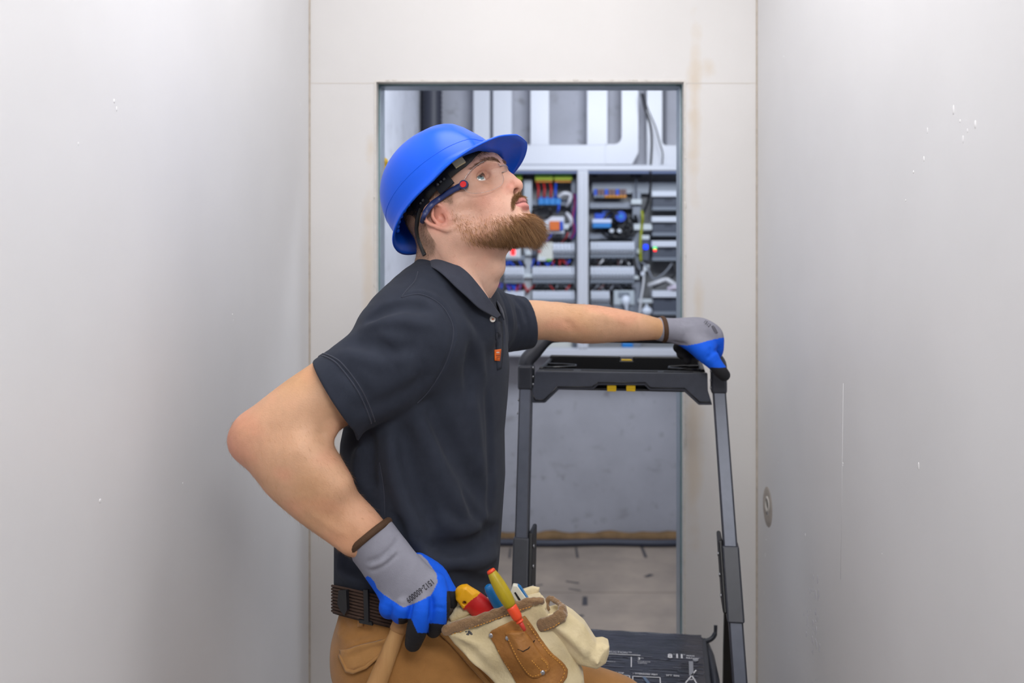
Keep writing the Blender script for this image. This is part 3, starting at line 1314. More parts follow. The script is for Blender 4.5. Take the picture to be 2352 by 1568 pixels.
for (a, b_, lb) in ((1184, 1199, 'short'), (1229, 1271, 'left'), (1273, 1314, 'right')):
    txt = {'short': 'short green earth terminal block near the tip of the nose', 'left': 'green and yellow earth terminal block above the red wires',
           'right': 'green and yellow earth terminal block beside the white mullion'}[lb]
    device('earth_terminal', txt, 'terminal block',
           [('body', GRN, a, b_, 399, 407, YD, YRL), ('yellow_strip', YEL, a, b_, 406, 413, YD - 0.004, YRL), ('amber_foot', AMB, a + 1, b_ - 2, 413, 418, YD + 0.01, YRL)])
for i in range(4):
    device('blue_terminal', ORD[i] + ' blue terminal clamp from the left below the red wires', 'terminal block',
           [('body', BLU, 1237 + i * 13, 1249.5 + i * 13, 455, 470, YD, YRL), ('top_face', DBLU, 1237.5 + i * 13, 1249 + i * 13, 452, 456, YD + 0.012, YRL)], 'blue terminal clamps')
for i in range(9):
    device('feed_terminal', ORD[i] + ' feed terminal from the left at the top of the right-hand bay', 'terminal block',
           [('body', BRN if i % 3 else DBLU, 1364 + i * 8.4, 1371.5 + i * 8.4, 434, 449, YD, YRL), ('amber_foot', AMB if i > 2 else GBR, 1364 + i * 8.4, 1371.5 + i * 8.4, 448, 454, YD - 0.004, YRL)], 'feed terminals, right bay')
device('relay_block', 'orange and blue relay in its white socket in the left bay', 'relay',
       [('socket', WBR, 1250, 1296, 497, 536, YD + 0.012, YRL), ('orange_relay', ORG, 1262, 1285, 508, 529, YD - 0.015, YD + 0.015), ('blue_latch', DBLU, 1286, 1293, 508, 529, YD - 0.012, YD + 0.015),
        ('silver_knob', CLP, 1250, 1260, 518, 528, YD - 0.02, YD + 0.015), ('side_tab', CLP, 1294, 1306, 514, 526, YD, YD + 0.02)])
device('control_unit', 'beige control unit with a dark display in the left bay', 'control unit',
       [('housing', BEI, 1236, 1270, 556, 596, YD - 0.005, YRL), ('dark_display', DGR, 1222, 1233, 567, 586, YD - 0.005, YRL), ('red_button', mat('dusty_red', (186, 110, 106), 0.5), 1236, 1243, 573, 581, YD - 0.012, YD), ('green_tab', GRN, 1255, 1267, 594, 600, YD - 0.006, YD + 0.02), ('foot', CLP, 1235, 1254, 590, 599, YD - 0.01, YD)])
LEDR = mat('led_red', (255, 20, 24), 0.4, emit=2.2)
LEDB = mat('led_blue', (10, 50, 255), 0.4, emit=2.5)
LEDG = mat('led_green', (60, 240, 130), 0.4, emit=1.6)
device('supply_unit', 'pale supply unit with a glowing red lamp below the beard', 'supply unit',
       [('housing', CLP, 1160, 1196, 562, 592, YD, YRL), ('red_lamp', LEDR, 1174, 1183, 570, 585, YD - 0.008, YD), ('lower_shell', GBR, 1156, 1205, 588, 598, YD + 0.004, YRL)])
# plug connectors and cable drum in the right bay
device('plug_connector', 'blue plug connector with white band in the right-hand bay', 'connector',
       [('body', BLU, 1361, 1403, 512, 523, YD - 0.01, YRL), ('white_band', mat('band_white', (196, 208, 236), 0.4), 1360, 1404, 503, 512, YD - 0.012, YRL), ('top_wedge', DBLU, 1366, 1396, 490, 503, YD, YRL), ('rear_wedge', mat('mid_blue', (14, 62, 140), 0.5), 1384, 1410, 484, 498, YD + 0.02, YRL)])
r = empty('blue_reel', P(1426, 497, YD))
tag(r, 'round blue reel among the black cables of the right-hand bay', 'reel')
B().cyl((0, -0.005, 0), (0, 0.03, 0), 0.028, 0.028, 20).build('drum', DBLU, r)
B().cyl((0, -0.009, 0), (0, 0.0, 0), 0.012, 0.012, 14).build('hub', BLU, r)
for i, (x, lb) in enumerate(((1405, 'left'), (1423, 'right'))):
    r = empty('cable_gland', P(x, 530, YD))
    tag(r, 'white round cable gland below the black cables, %s one of two' % lb, 'cable gland')
    B().cyl((0, 0, 0), (0, 0.06, 0), 0.011, 0.013, 16).build('body', CLP, r)
    B().cyl((0, -0.006, 0), (0, 0.004, 0), 0.008, 0.009, 12).build('nut', WBR, r)
device('meter_unit', 'pale meter unit with a rounded white seal in the low right-hand bay', 'meter',
       [('housing', mat('meter_shell', (178, 188, 196), 0.4), 1410, 1457, 667, 700, YD, YRL), ('window', GBR, 1420, 1446, 671, 684, YD - 0.003, YD + 0.01), ('lower_shell', GBR, 1410, 1457, 699, 716, YD + 0.01, YRL)])
# right column of modular units: white lid, grey face
for k, (y0, y1, y2, lb) in enumerate(((439, 452, 476, 'topmost'), (497, 510, 535, 'second from the top'), (553, 567, 592, 'third from top, with two status lamps'), (667, 682, 716, 'lowest, below the pale cable knot'))):
    x0 = 1496 if k != 3 else 1497
    prt = [('face', DGR, x0 + 3, 1612, y1, y2, YD, YRL), ('white_lid', WBR, x0, 1614, y0, y1, YD - 0.025, YRL), ('foot_strip', GBR, x0 + 2, 1612, y2 - 1, y2 + 7, YD - 0.006, YRL), ('badge', mat('badge_dark', (48, 54, 68), 0.5), 1527, 1544, y1 + 3, y1 + 10, YD - 0.002, YD + 0.002)]
    if k == 2:
        prt += [('green_lamp', LEDG, 1500, 1508, 565, 572, YD - 0.01, YD), ('red_lamp', LEDR, 1501, 1507, 572, 577, YD - 0.009, YD)]
    device('modular_unit', 'grey white-lidded modular unit in the right column, ' + lb, 'control unit', prt)
device('status_module', 'slim black module with a glowing blue lamp', 'module',
       [('housing', DGR, 1475, 1492, 548, 598, YD + 0.01, YRL), ('blue_lamp', LEDB, 1479, 1488, 562, 572, YD - 0.004, YD + 0.012), ('cap', CLP, 1474, 1492, 540, 550, YD, YRL)])
# lumps: a spoon-shaped tag and a bulb
s = SDF((-0.06, -0.04, -0.09), (0.06, 0.04, 0.06), 0.003, P(1438, 690, YD - 0.03))
s.ell((0, 0, 0.004), (0.024, 0.014, 0.024), k=0.01)
s.cap((0, 0, -0.01), (0.004, 0, -0.06), 0.014, 0.005, k=0.02)
tag(s.obj('spoon_seal', mat('seal_white', (206, 214, 228), 0.35)), 'white drop-shaped seal hanging before the meter unit', 'seal')
s = SDF((-0.05,) * 3, (0.05,) * 3, 0.003, P(1486, 714, YD - 0.02))
s.ell((0, 0, 0), (0.028, 0.02, 0.023), k=0.01)
s.cap((0, 0, 0), (0.0, 0.02, 0.03), 0.009, 0.007, k=0.01)
tag(s.obj('lamp_bulb', MATS['seal_white']), 'white rounded bulb end right of the meter unit', 'bulb')


# ---- wires: each its own thing
def wire(name, label, m, pts, r=0.003, group=None, cat='wire', y=YD, seg=6):
    W = [P(p[0], p[1], y + (p[2] if len(p) > 2 else 0)) for p in pts]
    o = B().tube(smooth_path(W, seg), r, 7).build(name, m)
    return tag(o, label, cat, group)


WR, WB_, WK, WY = mat('wire_red', (176, 40, 40), 0.45), mat('wire_blue', (30, 74, 190), 0.45), mat('wire_black', (22, 22, 27), 0.45), mat('wire_yellow_green', (146, 152, 24), 0.45)
WG, WW, WP = mat('wire_grey', (120, 124, 134), 0.5), mat('wire_white', (206, 208, 214), 0.5), mat('wire_purple', (104, 58, 118), 0.5)
for i, x in enumerate((1236, 1250, 1265)):
    wire('wire', ORD[i] + ' red wire from the left dropping into the blue terminal clamps', WR, [(x - 2, 418, .04), (x + 1, 434), (x, 446), (x + 1, 456, .02)], 0.006, 'red wires above the blue terminals')
wire('wire', 'short blue wire beside the red wires above the blue clamps', WB_, [(1277, 418, .04), (1276, 436), (1276, 448), (1275, 456, .02)], 0.007)
wire('wire', 'blue wire loop below the blue terminal clamps', WB_, [(1284, 468, .01), (1283, 480, -.01), (1280, 488, .03)], 0.007)
wire('cable', 'white cable arching beside the blue terminal clamps', WW, [(1284, 452), (1296, 444, -.02), (1310, 448, -.01), (1308, 462), (1302, 472, .03)], 0.011, cat='cable')
wire('cable', 'white cable plug hanging right of the relay', WW, [(1302, 490, .02), (1310, 500, -.01), (1312, 512), (1304, 520, .02)], 0.011, cat='cable')
for i, (x, m_, t_) in enumerate(((1316, WP, 'purple'), (1319, WR, 'red'), (1322, WB_, 'blue'))):
    wire('wire', t_ + ' wire running down the right edge of the left bay', m_, [(x, 445, .02), (x + 2, 470), (x - 3, 500), (x + 1, 530), (x - 8, 548, .02)], 0.004)
coil = [(1245 + 22 * math.cos(a), 488 + 13 * math.sin(a), 0.01 * math.sin(3 * a)) for a in np.linspace(math.pi, 5.2 * math.pi, 30)]
wire('cable', 'coil of black cable above the orange relay', WK, coil, 0.008, cat='cable', seg=2)
rng = random.Random(5)


def bundle(n, px0, px1, py0, py1, cols, label, group, r=0.0045):
    for i in range(n):
        x = px0 + (i + rng.random()) * (px1 - px0) / n
        m_ = cols[rng.randrange(len(cols))]
        w = rng.uniform(-14, 14)
        wire('wire', '%s from the left: %s' % (ORD[i], label), m_, [(x, py0, .03), (x + w * 0.4, py0 * .6 + py1 * .4, rng.uniform(-.01, .03)), (x + w, py1 * .7 + py0 * .3, rng.uniform(-.01, .03)), (x + w * 1.1, py1, .03)], r * rng.uniform(.7, 1.3), group, seg=3)


bundle(14, 1222, 1318, 594, 614, [WR, WB_, WR, WP, WK, WB_], 'wire between upper and middle rows, left bay', 'wires between upper and middle rows')
bundle(12, 1226, 1318, 652, 670, [WK, WK, WR, WG, WB_], 'wire between middle and low rows, left bay', 'wires between middle and low rows')
bundle(10, 1158, 1204, 596, 614, [WB_, WK, WB_, WK], 'wire left of the pale channel, upper bundle', 'wires left of the channel, upper')
bundle(12, 1142, 1206, 650, 672, [WR, WB_, WP, WR, WB_], 'wire left of the pale channel, lower bundle', 'wires left of the channel, lower', 0.006)
bundle(12, 1358, 1456, 592, 614, [WK, WG, BRN, WK, WW], 'dark wire between the two long breaker rows, right bay', 'wires, right bay, upper gap')
bundle(12, 1358, 1456, 650, 670, [WK, WG, BRN, WK], 'dark wire below the middle breaker row, right bay', 'wires, right bay, lower gap')
bundle(8, 1236, 1312, 534, 560, [WB_, WR, WK, WK], 'thin wire below the relay socket', 'wires below the relay')
for i in range(16):
    a0 = rng.uniform(0, 6.28)
    cx_, cy_ = 1418 + rng.uniform(-14, 16), 520 + rng.uniform(-16, 14)
    rr = rng.uniform(14, 32)
    pts = [(cx_ + rr * math.cos(a0 + t) * 1.1, cy_ + rr * math.sin(a0 + t) * 0.8, rng.uniform(.0, .05)) for t in np.linspace(0, rng.uniform(2.5, 5), 6)]
    wire('cable', 'black cable in the tangle around the blue reel', WK, pts, rng.uniform(.006, .010), 'black cables around the blue reel', 'cable', seg=4)
wire('cable', 'black cable hanging across the riser into the right bay', WK, [(1474, 215, -.02), (1480, 245, -.04), (1493, 285, -.05), (1497, 330, -.06), (1494, 390, -.07), (1494, 430, -.03), (1488, 462, 0), (1478, 490, .03)], 0.0065, cat='cable')
wire('cable', 'thin black cable curling beside the long hanging one', WK, [(1478, 215, .03), (1488, 250, .02), (1505, 290, .01), (1516, 330, 0), (1522, 352, .01), (1521, 378, .02)], 0.0035, cat='cable')
wire('wire', 'yellow-green earth wire beside the grey channel', WY, [(1474, 484, .0), (1476, 500, -.01), (1474, 520, .01), (1471, 560, .0), (1472, 600, .01)], 0.008)
wire('cable', 'pale cable looping from the middle clamp to the column units', WG, [(1470, 600, .02), (1486, 612, -.01), (1500, 640, -.02), (1522, 630), (1540, 610, .02), (1552, 585, .03)], 0.006, cat='cable')
wire('cable', 'dark cable slanting across the column units', WK, [(1552, 596, .02), (1548, 606), (1552, 625, -.01), (1540, 640, -.01), (1520, 650, 0), (1500, 660, .02)], 0.007, cat='cable')
wire('cable', 'white cable hanging down beside the dark channel', WW, [(1480, 612, 0), (1478, 650, -.01), (1472, 690, -.01), (1468, 740, .0)], 0.006, cat='cable')
wire('cable', 'dark cable running down behind the clamps', WK, [(1455, 590, .02), (1460, 612, 0), (1468, 626, .0), (1470, 640, .03)], 0.009, cat='cable')
wire('cable', 'white cable knot lying above the lowest modular unit', WW, [(1490, 655, .02), (1510, 648, -.02), (1530, 642, -.01), (1545, 650, -.02), (1556, 660, .0), (1540, 664, .01)], 0.012, cat='cable')
wire('cable', 'pale lilac cable resting on the lowest modular unit', mat('wire_lilac', (196, 188, 204), 0.5), [(1535, 664, -.01), (1550, 660, -.03), (1570, 664, -.02), (1590, 660, .01)], 0.014, cat='cable')
device('junction_cap', 'small white junction cap above the white hanging cable', 'junction cap', [('body', CLP, 1480, 1491, 608, 622, YD - 0.01, YRL), ('knob', WBR, 1471, 1479, 624, 633, YD - 0.02, YRL)])
# clutter behind the ladder's top: blue-capped jar on the cabinet floor
device('blue_pot', 'small blue pot on the cabinet floor below the forearm', 'pot', [('pot', BLU, 1429, 1454, 787, 799, YD, YRL), ('rim', CLP, 1430, 1453, 783, 788, YD + 0.003, YRL)])
device('white_box', 'white box on the cabinet floor behind the ladder handle', 'box', [('body', BEI, 1258, 1314, 780, 800, YD + 0.03, YRL), ('lid', WBR, 1256, 1316, 776, 781, YD + 0.02, YRL)])
# ================================================================== step ladder
LAD = empty('step_ladder', (-0.0347, 2.262, 0), math.radians(-7.5))
tag(LAD, 'black folding step ladder with tool tray, hoop handle and wide platform', 'step ladder')
LP = mat('ladder_plastic', (50, 53, 62), 0.42, var=0.12, vscale=50, bump=0.03, bscale=600)
LM = mat('ladder_steel', (54, 56, 66), 0.40, 0.25, var=0.10, vscale=60, bump=0.05, bscale=300)
LF = mat('ladder_front_highlight', (74, 79, 93), 0.36, 0.2, var=0.12, vscale=45)  # lighter copy of the steel: front highlight put into the colour
LK = mat('ladder_black', (20, 21, 24), 0.45)
RIV = mat('rivet_steel', (170, 172, 178), 0.3, 0.9)
LW = 0.460
M_L = Matrix.Translation(LAD.location) @ Matrix.Rotation(math.radians(-7.5), 4, 'Z')
M_Li = M_L.inverted()
LEAN = 0.42


def ly(z):
    return (z - 1.276) * LEAN


def lx(z, x=1.0):
    return (-0.12 if x > 0.2 else -0.078) * ly(z)


def slab(b, x0, x1, z0, z1, d0, d1, bevel=0.0):
    """box following the leaning front rails: depth d0..d1 behind the rail line"""
    pts = []
    for (z) in (z0, z1):
        k = lx(z, (x0 + x1) / 2)
        pts.append([(x0 + k, ly(z) + d0, z), (x1 + k, ly(z) + d0, z), (x1 + k, ly(z) + d1, z), (x0 + k, ly(z) + d1, z)])
    V = [b.bm.verts.new(Vector(p)) for r in pts for p in r]
    fs = [(0, 1, 2, 3), (7, 6, 5, 4), (0, 4, 5, 1), (1, 5, 6, 2), (2, 6, 7, 3), (3, 7, 4, 0)]
    F_ = [b.bm.faces.new([V[i] for i in f]) for f in fs]
    if bevel:
        es = list({e for f in F_ for e in f.edges})
        bmesh.ops.bevel(b.bm, geom=es, offset=bevel, segments=2, affect='EDGES', profile=0.5)
    return b


for x in (0.0, LW):
    b = B()
    slab(b, x - 0.0155, x + 0.0155, 0.045, 1.278, 0.0, 0.028, 0.003)
    rail = b.build('front_rail', LM, LAD)
    b = B()
    slab(b, x - 0.012, x + 0.012, 0.06, 1.27, -0.0016, 0.002, 0.0006)
    b.build('rail_highlight', LF, rail)
    sg = 1 if x == 0 else -1
    # hinge collar
    b = B()
    slab(b, x - 0.0185, x + 0.0185, 0.800, 0.945, -0.006, 0.036, 0.004)
    col_ = b.build('hinge_collar', LP, LAD)
    b = B()
    slab(b, x + sg * 0.016, x + sg * 0.026, 0.815, 0.955, -0.002, 0.075, 0.004)
    b.build('hinge_cheek', LK, col_)
    for zz in (0.845, 0.885, 0.925):
        p = Vector((x + lx(zz, x) + sg * 0.026, ly(zz) + 0.012, zz))
        B().cyl(p, p + Vector((sg * 0.003, 0, 0)), 0.005, 0.004, 10).build('rivet', RIV, col_)
    # rear leg
    b = B()
    z0, z1 = 0.93, 0.03
    y0, y1 = ly(0.93) + 0.062, 0.225
    xa0, xa1 = x + lx(0.9, x) - sg * 0.004, x + lx(0.9, x) - sg * 0.010
    V = [b.bm.verts.new(p) for p in ((xa0 - .014, y0 - .012, z0), (xa0 + .014, y0 - .012, z0), (xa0 + .014, y0 + .012, z0), (xa0 - .014, y0 + .012, z0),
                                     (xa1 - .014, y1 - .02, z1), (xa1 + .014, y1 - .02, z1), (xa1 + .014, y1 + .02, z1), (xa1 - .014, y1 + .02, z1))]
    for f in [(0, 1, 2, 3), (7, 6, 5, 4), (0, 4, 5, 1), (1, 5, 6, 2), (2, 6, 7, 3), (3, 7, 4, 0)]:
        b.bm.faces.new([V[i] for i in f])
    b.build('rear_leg', LK, LAD)
    B().box((x + lx(0.05, x) - 0.022, ly(0.0) - 0.012, 0.0), (x + lx(0.05, x) + 0.022, ly(0.05) + 0.042, 0.06), 0.006, 2).build('foot', LK, LAD)
    B().box((xa1 - 0.018, y1 - 0.028, 0.0), (xa1 + 0.018, y1 + 0.028, 0.045), 0.006, 2).build('foot', LK, LAD)
    # moulded top cap of the rail, joins the hoop
    b = B()
    pz = [(x, ly(1.262) + 0.014, 1.262), (x, 0.016, 1.30), (x, 0.020, 1.322)]
    b.box((x - 0.0185, -0.010, 1.258), (x + 0.0185, 0.036, 1.318), 0.006, 2)
    b.build('rail_cap', LP, LAD)
    for zz in (1.272, 1.29, 1.312):
        p = Vector((x + sg * 0.018, -0.004, zz))
        B().cyl(p, p + Vector((sg * 0.003, 0, 0)), 0.0035, 0.003, 8).build('rivet', RIV, LAD)
    for zz in (1.205, 1.235):
        p = Vector((x - sg * 0.0155, ly(zz) + 0.01, zz))
        B().cyl(p, p + Vector((-sg * 0.002, 0, 0)), 0.004, 0.003, 8).build('rivet', RIV, LAD)

# hoop handle
hp = smooth_path([(0, 0.014, 1.30), (0.0, 0.016, 1.325), (0.016, 0.024, 1.345), (0.046, 0.040, 1.380), (0.075, 0.046, 1.3875), (0.15, 0.048, 1.388), (0.23, 0.048, 1.388),
                  (0.31, 0.048, 1.388), (0.385, 0.046, 1.3875), (0.414, 0.040, 1.380), (0.444, 0.024, 1.345), (LW, 0.016, 1.325), (LW, 0.014, 1.30)], 6)
B().tube(hp, 0.0185, 14, flat=(0.95, 1.0)).build('hoop_handle', LP, LAD)

# tool tray: moulded front panel (measured outline), basin, lips
tray = empty('tool_tray')
tray.parent = LAD


def lad_local(px, py, ylocal):
    """photo pixel -> ladder coordinates on the plane y_local = const"""
    o = M_Li @ Vector((0, 0, CAMZ))
    d = (M_Li.to_3x3() @ Vector(((px - CX) / F, 1, -(py - CY) / F)))
    t = (ylocal - o.y) / d.y
    return o + d * t


YT = -0.012
out = [(1230, 852), (1625, 857), (1626, 897), (1636, 930), (1605, 930), (1570, 898), (1491.5, 896.5), (1481.7, 885), (1374, 884.5), (1363, 894), (1284, 894), (1252, 925), (1223, 925), (1224, 894)]
pts = [lad_local(x, y, YT) for x, y in out]
b = B()
b.prism(pts, (0, 0.016, 0), bevel=0.002)
b.build('front_panel', mat('tray_plastic', (60, 64, 76), 0.45, var=0.10, vscale=60, bump=0.03, bscale=600), tray)
inn = [(1224, 907), (1229, 918), (1250, 918), (1280, 888), (1361, 888), (1373, 878), (1483, 878.5), (1493, 890), (1573, 891.5), (1607, 923), (1632, 923), (1630, 917), (1609, 917), (1575, 887), (1495, 885.5), (1484, 876), (1372, 875.5), (1359, 885), (1278, 885), (1248, 914), (1232, 914)]
zt = pts[0].z
x0, x1 = pts[0].x + 0.004, pts[1].x - 0.004
b = B()
ib = [lad_local(x, y, YT - 0.0018) for x, y in inn[:11]]
for a, c in zip(ib, ib[1:]):
    b.tube([a, c], 0.0016, 6)
b.build('edge_groove', mat('groove_dark', (30, 31, 37), 0.5), tray)
YTB = 0.215
b = B()
T2 = LK
b.box((x0, YT + 0.002, zt - 0.004), (x1, 0.030, zt + 0.0015), 0.0012)             # front lip deck
b.box((x0, 0.0, zt - 0.045), (x1, YTB, zt - 0.040))                               # basin floor
b.box((x0 + 0.004, YTB - 0.012, zt - 0.045), (x0 + (x1 - x0) * 0.475, YTB, zt + 0.014), 0.003)     # rear wall left
b.box((x0 + (x1 - x0) * 0.555, YTB - 0.012, zt - 0.045), (x1 - 0.004, YTB, zt + 0.014), 0.003)     # rear wall right
b.box((x0 + (x1 - x0) * 0.46, YTB - 0.012, zt - 0.045), (x0 + (x1 - x0) * 0.57, YTB, zt + 0.002), 0.002)
b.box((x0, 0.02, zt - 0.045), (x0 + 0.012, YTB, zt + 0.006), 0.003)
b.box((x1 - 0.012, 0.02, zt - 0.045), (x1, YTB, zt + 0.006), 0.003)
b.box((x0, 0.026, zt - 0.045), (x1, 0.034, zt + 0.001))
b.build('basin', LK, tray)
b = B()
for (fa, fb) in ((0.035, 0.215), (0.26, 0.72), (0.755, 0.93)):
    b.box((x0 + (x1 - x0) * fa, 0.0, zt + 0.0014), (x0 + (x1 - x0) * fb, 0.018, zt + 0.0024), 0.0006)
b.build('slot', mat('slot_black', (14, 14, 16), 0.6), tray)
# raised bracket rails on the left end of the tray, glossy edges
br = [(0.006, 0.030), (0.055, 0.045), (0.085, 0.060), (0.085, 0.085), (0.05, 0.10), (0.012, 0.105)]
for L_ in ([(x0 + p, q, zt + 0.003) for p, q in br], [(x1 - p, q, zt + 0.003) for p, q in br]):
    B().tube(L_, 0.0035, 8).build('bracket_rail', mat('glossy_black', (26, 27, 31), 0.22), tray)
B().box((x0 + (x1 - x0) * 0.48, YTB - 0.008, zt + 0.001), (x0 + (x1 - x0) * 0.55, YTB, zt + 0.0055), 0.001).build('yellow_insert', mat('ladder_yellow', (216, 178, 22), 0.45), tray)
for px in (1405, 1449):
    a, c = lad_local(px - 10.5, 885, YT + 0.012), lad_local(px + 10.5, 898.5, YT + 0.012)
    b = B().box((a.x, YT + 0.006, c.z), (c.x, YT + 0.022, a.z + 0.006), 0.002, 2)
    t_ = b.build('release_tab', mat('ladder_yellow_tab', (226, 186, 14), 0.42), tray)
    b = B()
    for i in range(4):
        xx = a.x + (i + 0.8) * (c.x - a.x) / 5
        b.tube([(xx, YT + 0.0055, a.z - 0.004), (xx + 0.0025, YT + 0.0055, a.z - 0.006), (xx, YT + 0.0055, a.z - 0.008)], 0.0005, 5)
    b.build('grip_mark', MATS['ladder_yellow'], t_)

# platform: rounded plate with ribs, film and print
ZP = 0.638


def plane_pt(px, py, z=ZP):
    D = (CAMZ - z) * F / (py - CY)
    return M_Li @ Vector(((px - CX) / F * D, D, z))


plat = empty('platform')
plat.parent = LAD
bk = plane_pt(1350, 1449).y
bk2 = plane_pt(1600, 1456)
yb = bk2.y
xr = bk2.x + 0.023
xl = xr - 0.40
yf = -0.285
poly = []
for (cx_, cy_, a0) in ((xr - 0.035, yb - 0.035, 0), (xl + 0.035, yb - 0.035, 90), (xl + 0.02, yf + 0.02, 180), (xr - 0.02, yf + 0.02, 270)):
    rr = 0.035 if a0 in (0, 90) else 0.02
    for t in np.linspace(0, 90, 8):
        a = math.radians(a0 + t)
        poly.append((cx_ + rr * math.cos(a), cy_ + rr * math.sin(a), ZP - 0.03))
b = B().prism(poly, (0, 0, 0.0285), bevel=0.003)
b.build('step_plate', LP, plat)
FILM = mat('scratched_film', (34, 36, 46), 0.26, var=0.35, vscale=38, bump=0.7, bscale=55, stretch=(0.35, 2.2, 1), rgb2=(56, 57, 70), coat=0.25)
b = B()
xs = np.linspace(xl + 0.012, xr - 0.012, 40)
ys = np.linspace(yb - 0.012, yf + 0.02, 60)
rows = []
for j, y in enumerate(ys):
    rows.append([(x, y, ZP + 0.0012 + 0.0006 * math.sin(x * 90 + j * 1.3) * math.sin(y * 120) + (0.0022 * math.exp(-((y - yb + 0.012) / 0.006) ** 2))) for x in xs])
b.grid(rows)
b.build('protective_film', FILM, plat)
PRT = mat('film_print', (208, 208, 212), 0.5)
b = B()
y = plane_pt(1500, 1505).y
k = 0
while y > yf + 0.03:
    segs = [(xl + 0.015, xr - 0.015)]
    for i in range(9):
        xa = random.uniform(xl + 0.015, xr - 0.05)
        b.box((xa, y, ZP + 0.0014), (min(xr - 0.015, xa + random.uniform(0.01, 0.07)), y + random.uniform(0.0005, 0.0014), ZP + 0.0026))
    y -= 0.0125
b.build('glinting_rib', mat('rib_glint', (104, 107, 120), 0.4), plat)['kind'] = 'stuff'  # light dashes: reflections along the ribs put into their colour


def film_text(txt, px, py, size, name='lettering', m=PRT, spacing=1.05, bold=0.0, sx=1.0, sy=1.6):
    p = plane_pt(px, py)
    me = text_mesh(txt, size, 0.0, spacing, bold)
    o = link(name, me, m, plat)
    o.location = (p.x, p.y, ZP + 0.0034)
    o.scale = (sx, sy, 1)
    return o


film_text('CONSTRUCTION™', 1408, 1500, 0.0098)
film_text('8', 1539, 1509.5, 0.0225, bold=0.0009, sy=1.35)
film_text('FT', 1548.5, 1505.5, 0.0045)
film_text('11', 1560.5, 1510, 0.0225, bold=0.0009, sy=1.35, spacing=0.95)
film_text('IN', 1571.5, 1506.5, 0.0045)
film_text('MAX', 1586, 1509, 0.0086, bold=.0003, sy=0.95)
film_text('REACH*', 1592, 1514.5, 0.0086, bold=.0003, sy=0.95)
film_text('3', 1468, 1515.5, 0.0130, bold=.0005, sy=1.35)
film_text('IN', 1475, 1514.5, 0.0055)
film_text('STORAGE', 1479, 1522.5, 0.0066, sy=1.2)
film_text('DEPTH', 1475.5, 1526, 0.0066, sy=1.2)
film_text('CAPACITY', 1398, 1522, 0.0066, sy=1.2)
film_text('› PROJECT TOP', 1409, 1547.5, 0.0066, bold=.0002, sy=1.5)
film_text('› OVERSIZED FEET', 1482, 1551, 0.0066, bold=.0002, sy=1.5)
film_text('2FT 5IN', 1545, 1554.5, 0.0085, bold=.0002, sy=1.2)


def film_line(pts, w=0.0012, m=PRT, name='print_line'):
    b = B()
    Q = [plane_pt(*p) for p in pts]
    for a, c in zip(Q, Q[1:]):
        d = (c - a).normalized()
        n = Vector((-d.y, d.x, 0)) * w
        z = Vector((0, 0, 0.0022))
        b.prism([a - n + z, c - n + z, c + n + z, a + n + z], (0, 0, 0.0008))
    return b.build(name, m, plat)


film_line([(1380, 1503), (1471, 1507)])
film_line([(1450, 1511), (1450, 1534)])
film_line([(1453, 1590), (1453.5, 1555), (1516, 1558), (1518, 1590)])
film_line([(1365, 1590), (1366, 1550), (1446, 1554), (1447, 1590)])
film_line([(1575, 1570), (1599, 1541)], 0.0016)
film_line([(1588, 1552), (1605, 1580)], 0.0016)
film_line([(1580, 1563), (1597, 1562)], 0.0012)
# picture of a bucket and of a foot, printed in blue; a worn figure
PB = mat('film_print_blue', (120, 176, 214), 0.5)
b = B()
for (c, w, h) in (((1422, 1557), 14, 3.5), ((1406, 1566), 9, 3), ((1436, 1562), 4, 2.5)):
    p = plane_pt(*c)
    q = plane_pt(c[0] + w, c[1])
    u = plane_pt(c[0], c[1] - h)
    rx, ry = (q - p).length, (u - p).length
    b.prism([(p.x + rx * math.cos(a), p.y + ry * math.sin(a), ZP + 0.0025) for a in np.linspace(0, 2 * math.pi, 20)[:-1]], (0, 0, 0.0008))
b.build('printed_picture', PB, plat)
b = B()
b.prism([tuple(plane_pt(*p))[:2] + (ZP + 0.0025,) for p in ((1475, 1557), (1482, 1557), (1494, 1572), (1486, 1572))], (0, 0, 0.0008))
b.build('printed_picture', mat('film_print_slate', (92, 112, 138), 0.5), plat)
b = B()
p = plane_pt(1597.5, 1518)
b.prism([(p.x + 0.0065 * math.cos(a), p.y + 0.0065 * math.sin(a), ZP + 0.0025) for a in np.linspace(0, 2 * math.pi, 16)[:-1]], (0, 0, 0.0008))
b.prism([tuple(plane_pt(*q))[:2] + (ZP + 0.0022,) for q in ((1582, 1521), (1592, 1521), (1593, 1553), (1583, 1553))], (0, 0, 0.0008))
b.build('printed_figure', mat('film_print_worn', (140, 142, 150), 0.5), plat)
# platform side arms and latch
for x in (xl, xr):
    sg = 1 if x > 0.2 else -1
    b = B()
    b.tube([(x - sg * 0.004, 0.13, ZP - 0.02), (x + sg * 0.006, 0.06, ZP - 0.022), (x + sg * 0.012, -0.05, ZP - 0.03), (x + sg * 0.012, -0.2, ZP - 0.03)], 0.011, 8)
    b.build('side_arm', LP, plat)
b = B()
a = plane_pt(1640, 1508)
b.tube(smooth_path([(xr - 0.006, 0.10, ZP - 0.006), (xr + 0.010, 0.105, ZP - 0.002), (xr + 0.021, 0.11, ZP + 0.010), (xr + 0.023, 0.115, ZP + 0.030)], 5), [0.006] * 11 + [0.0045] * 5, 8)
b.build('latch_hook', LP, LAD)
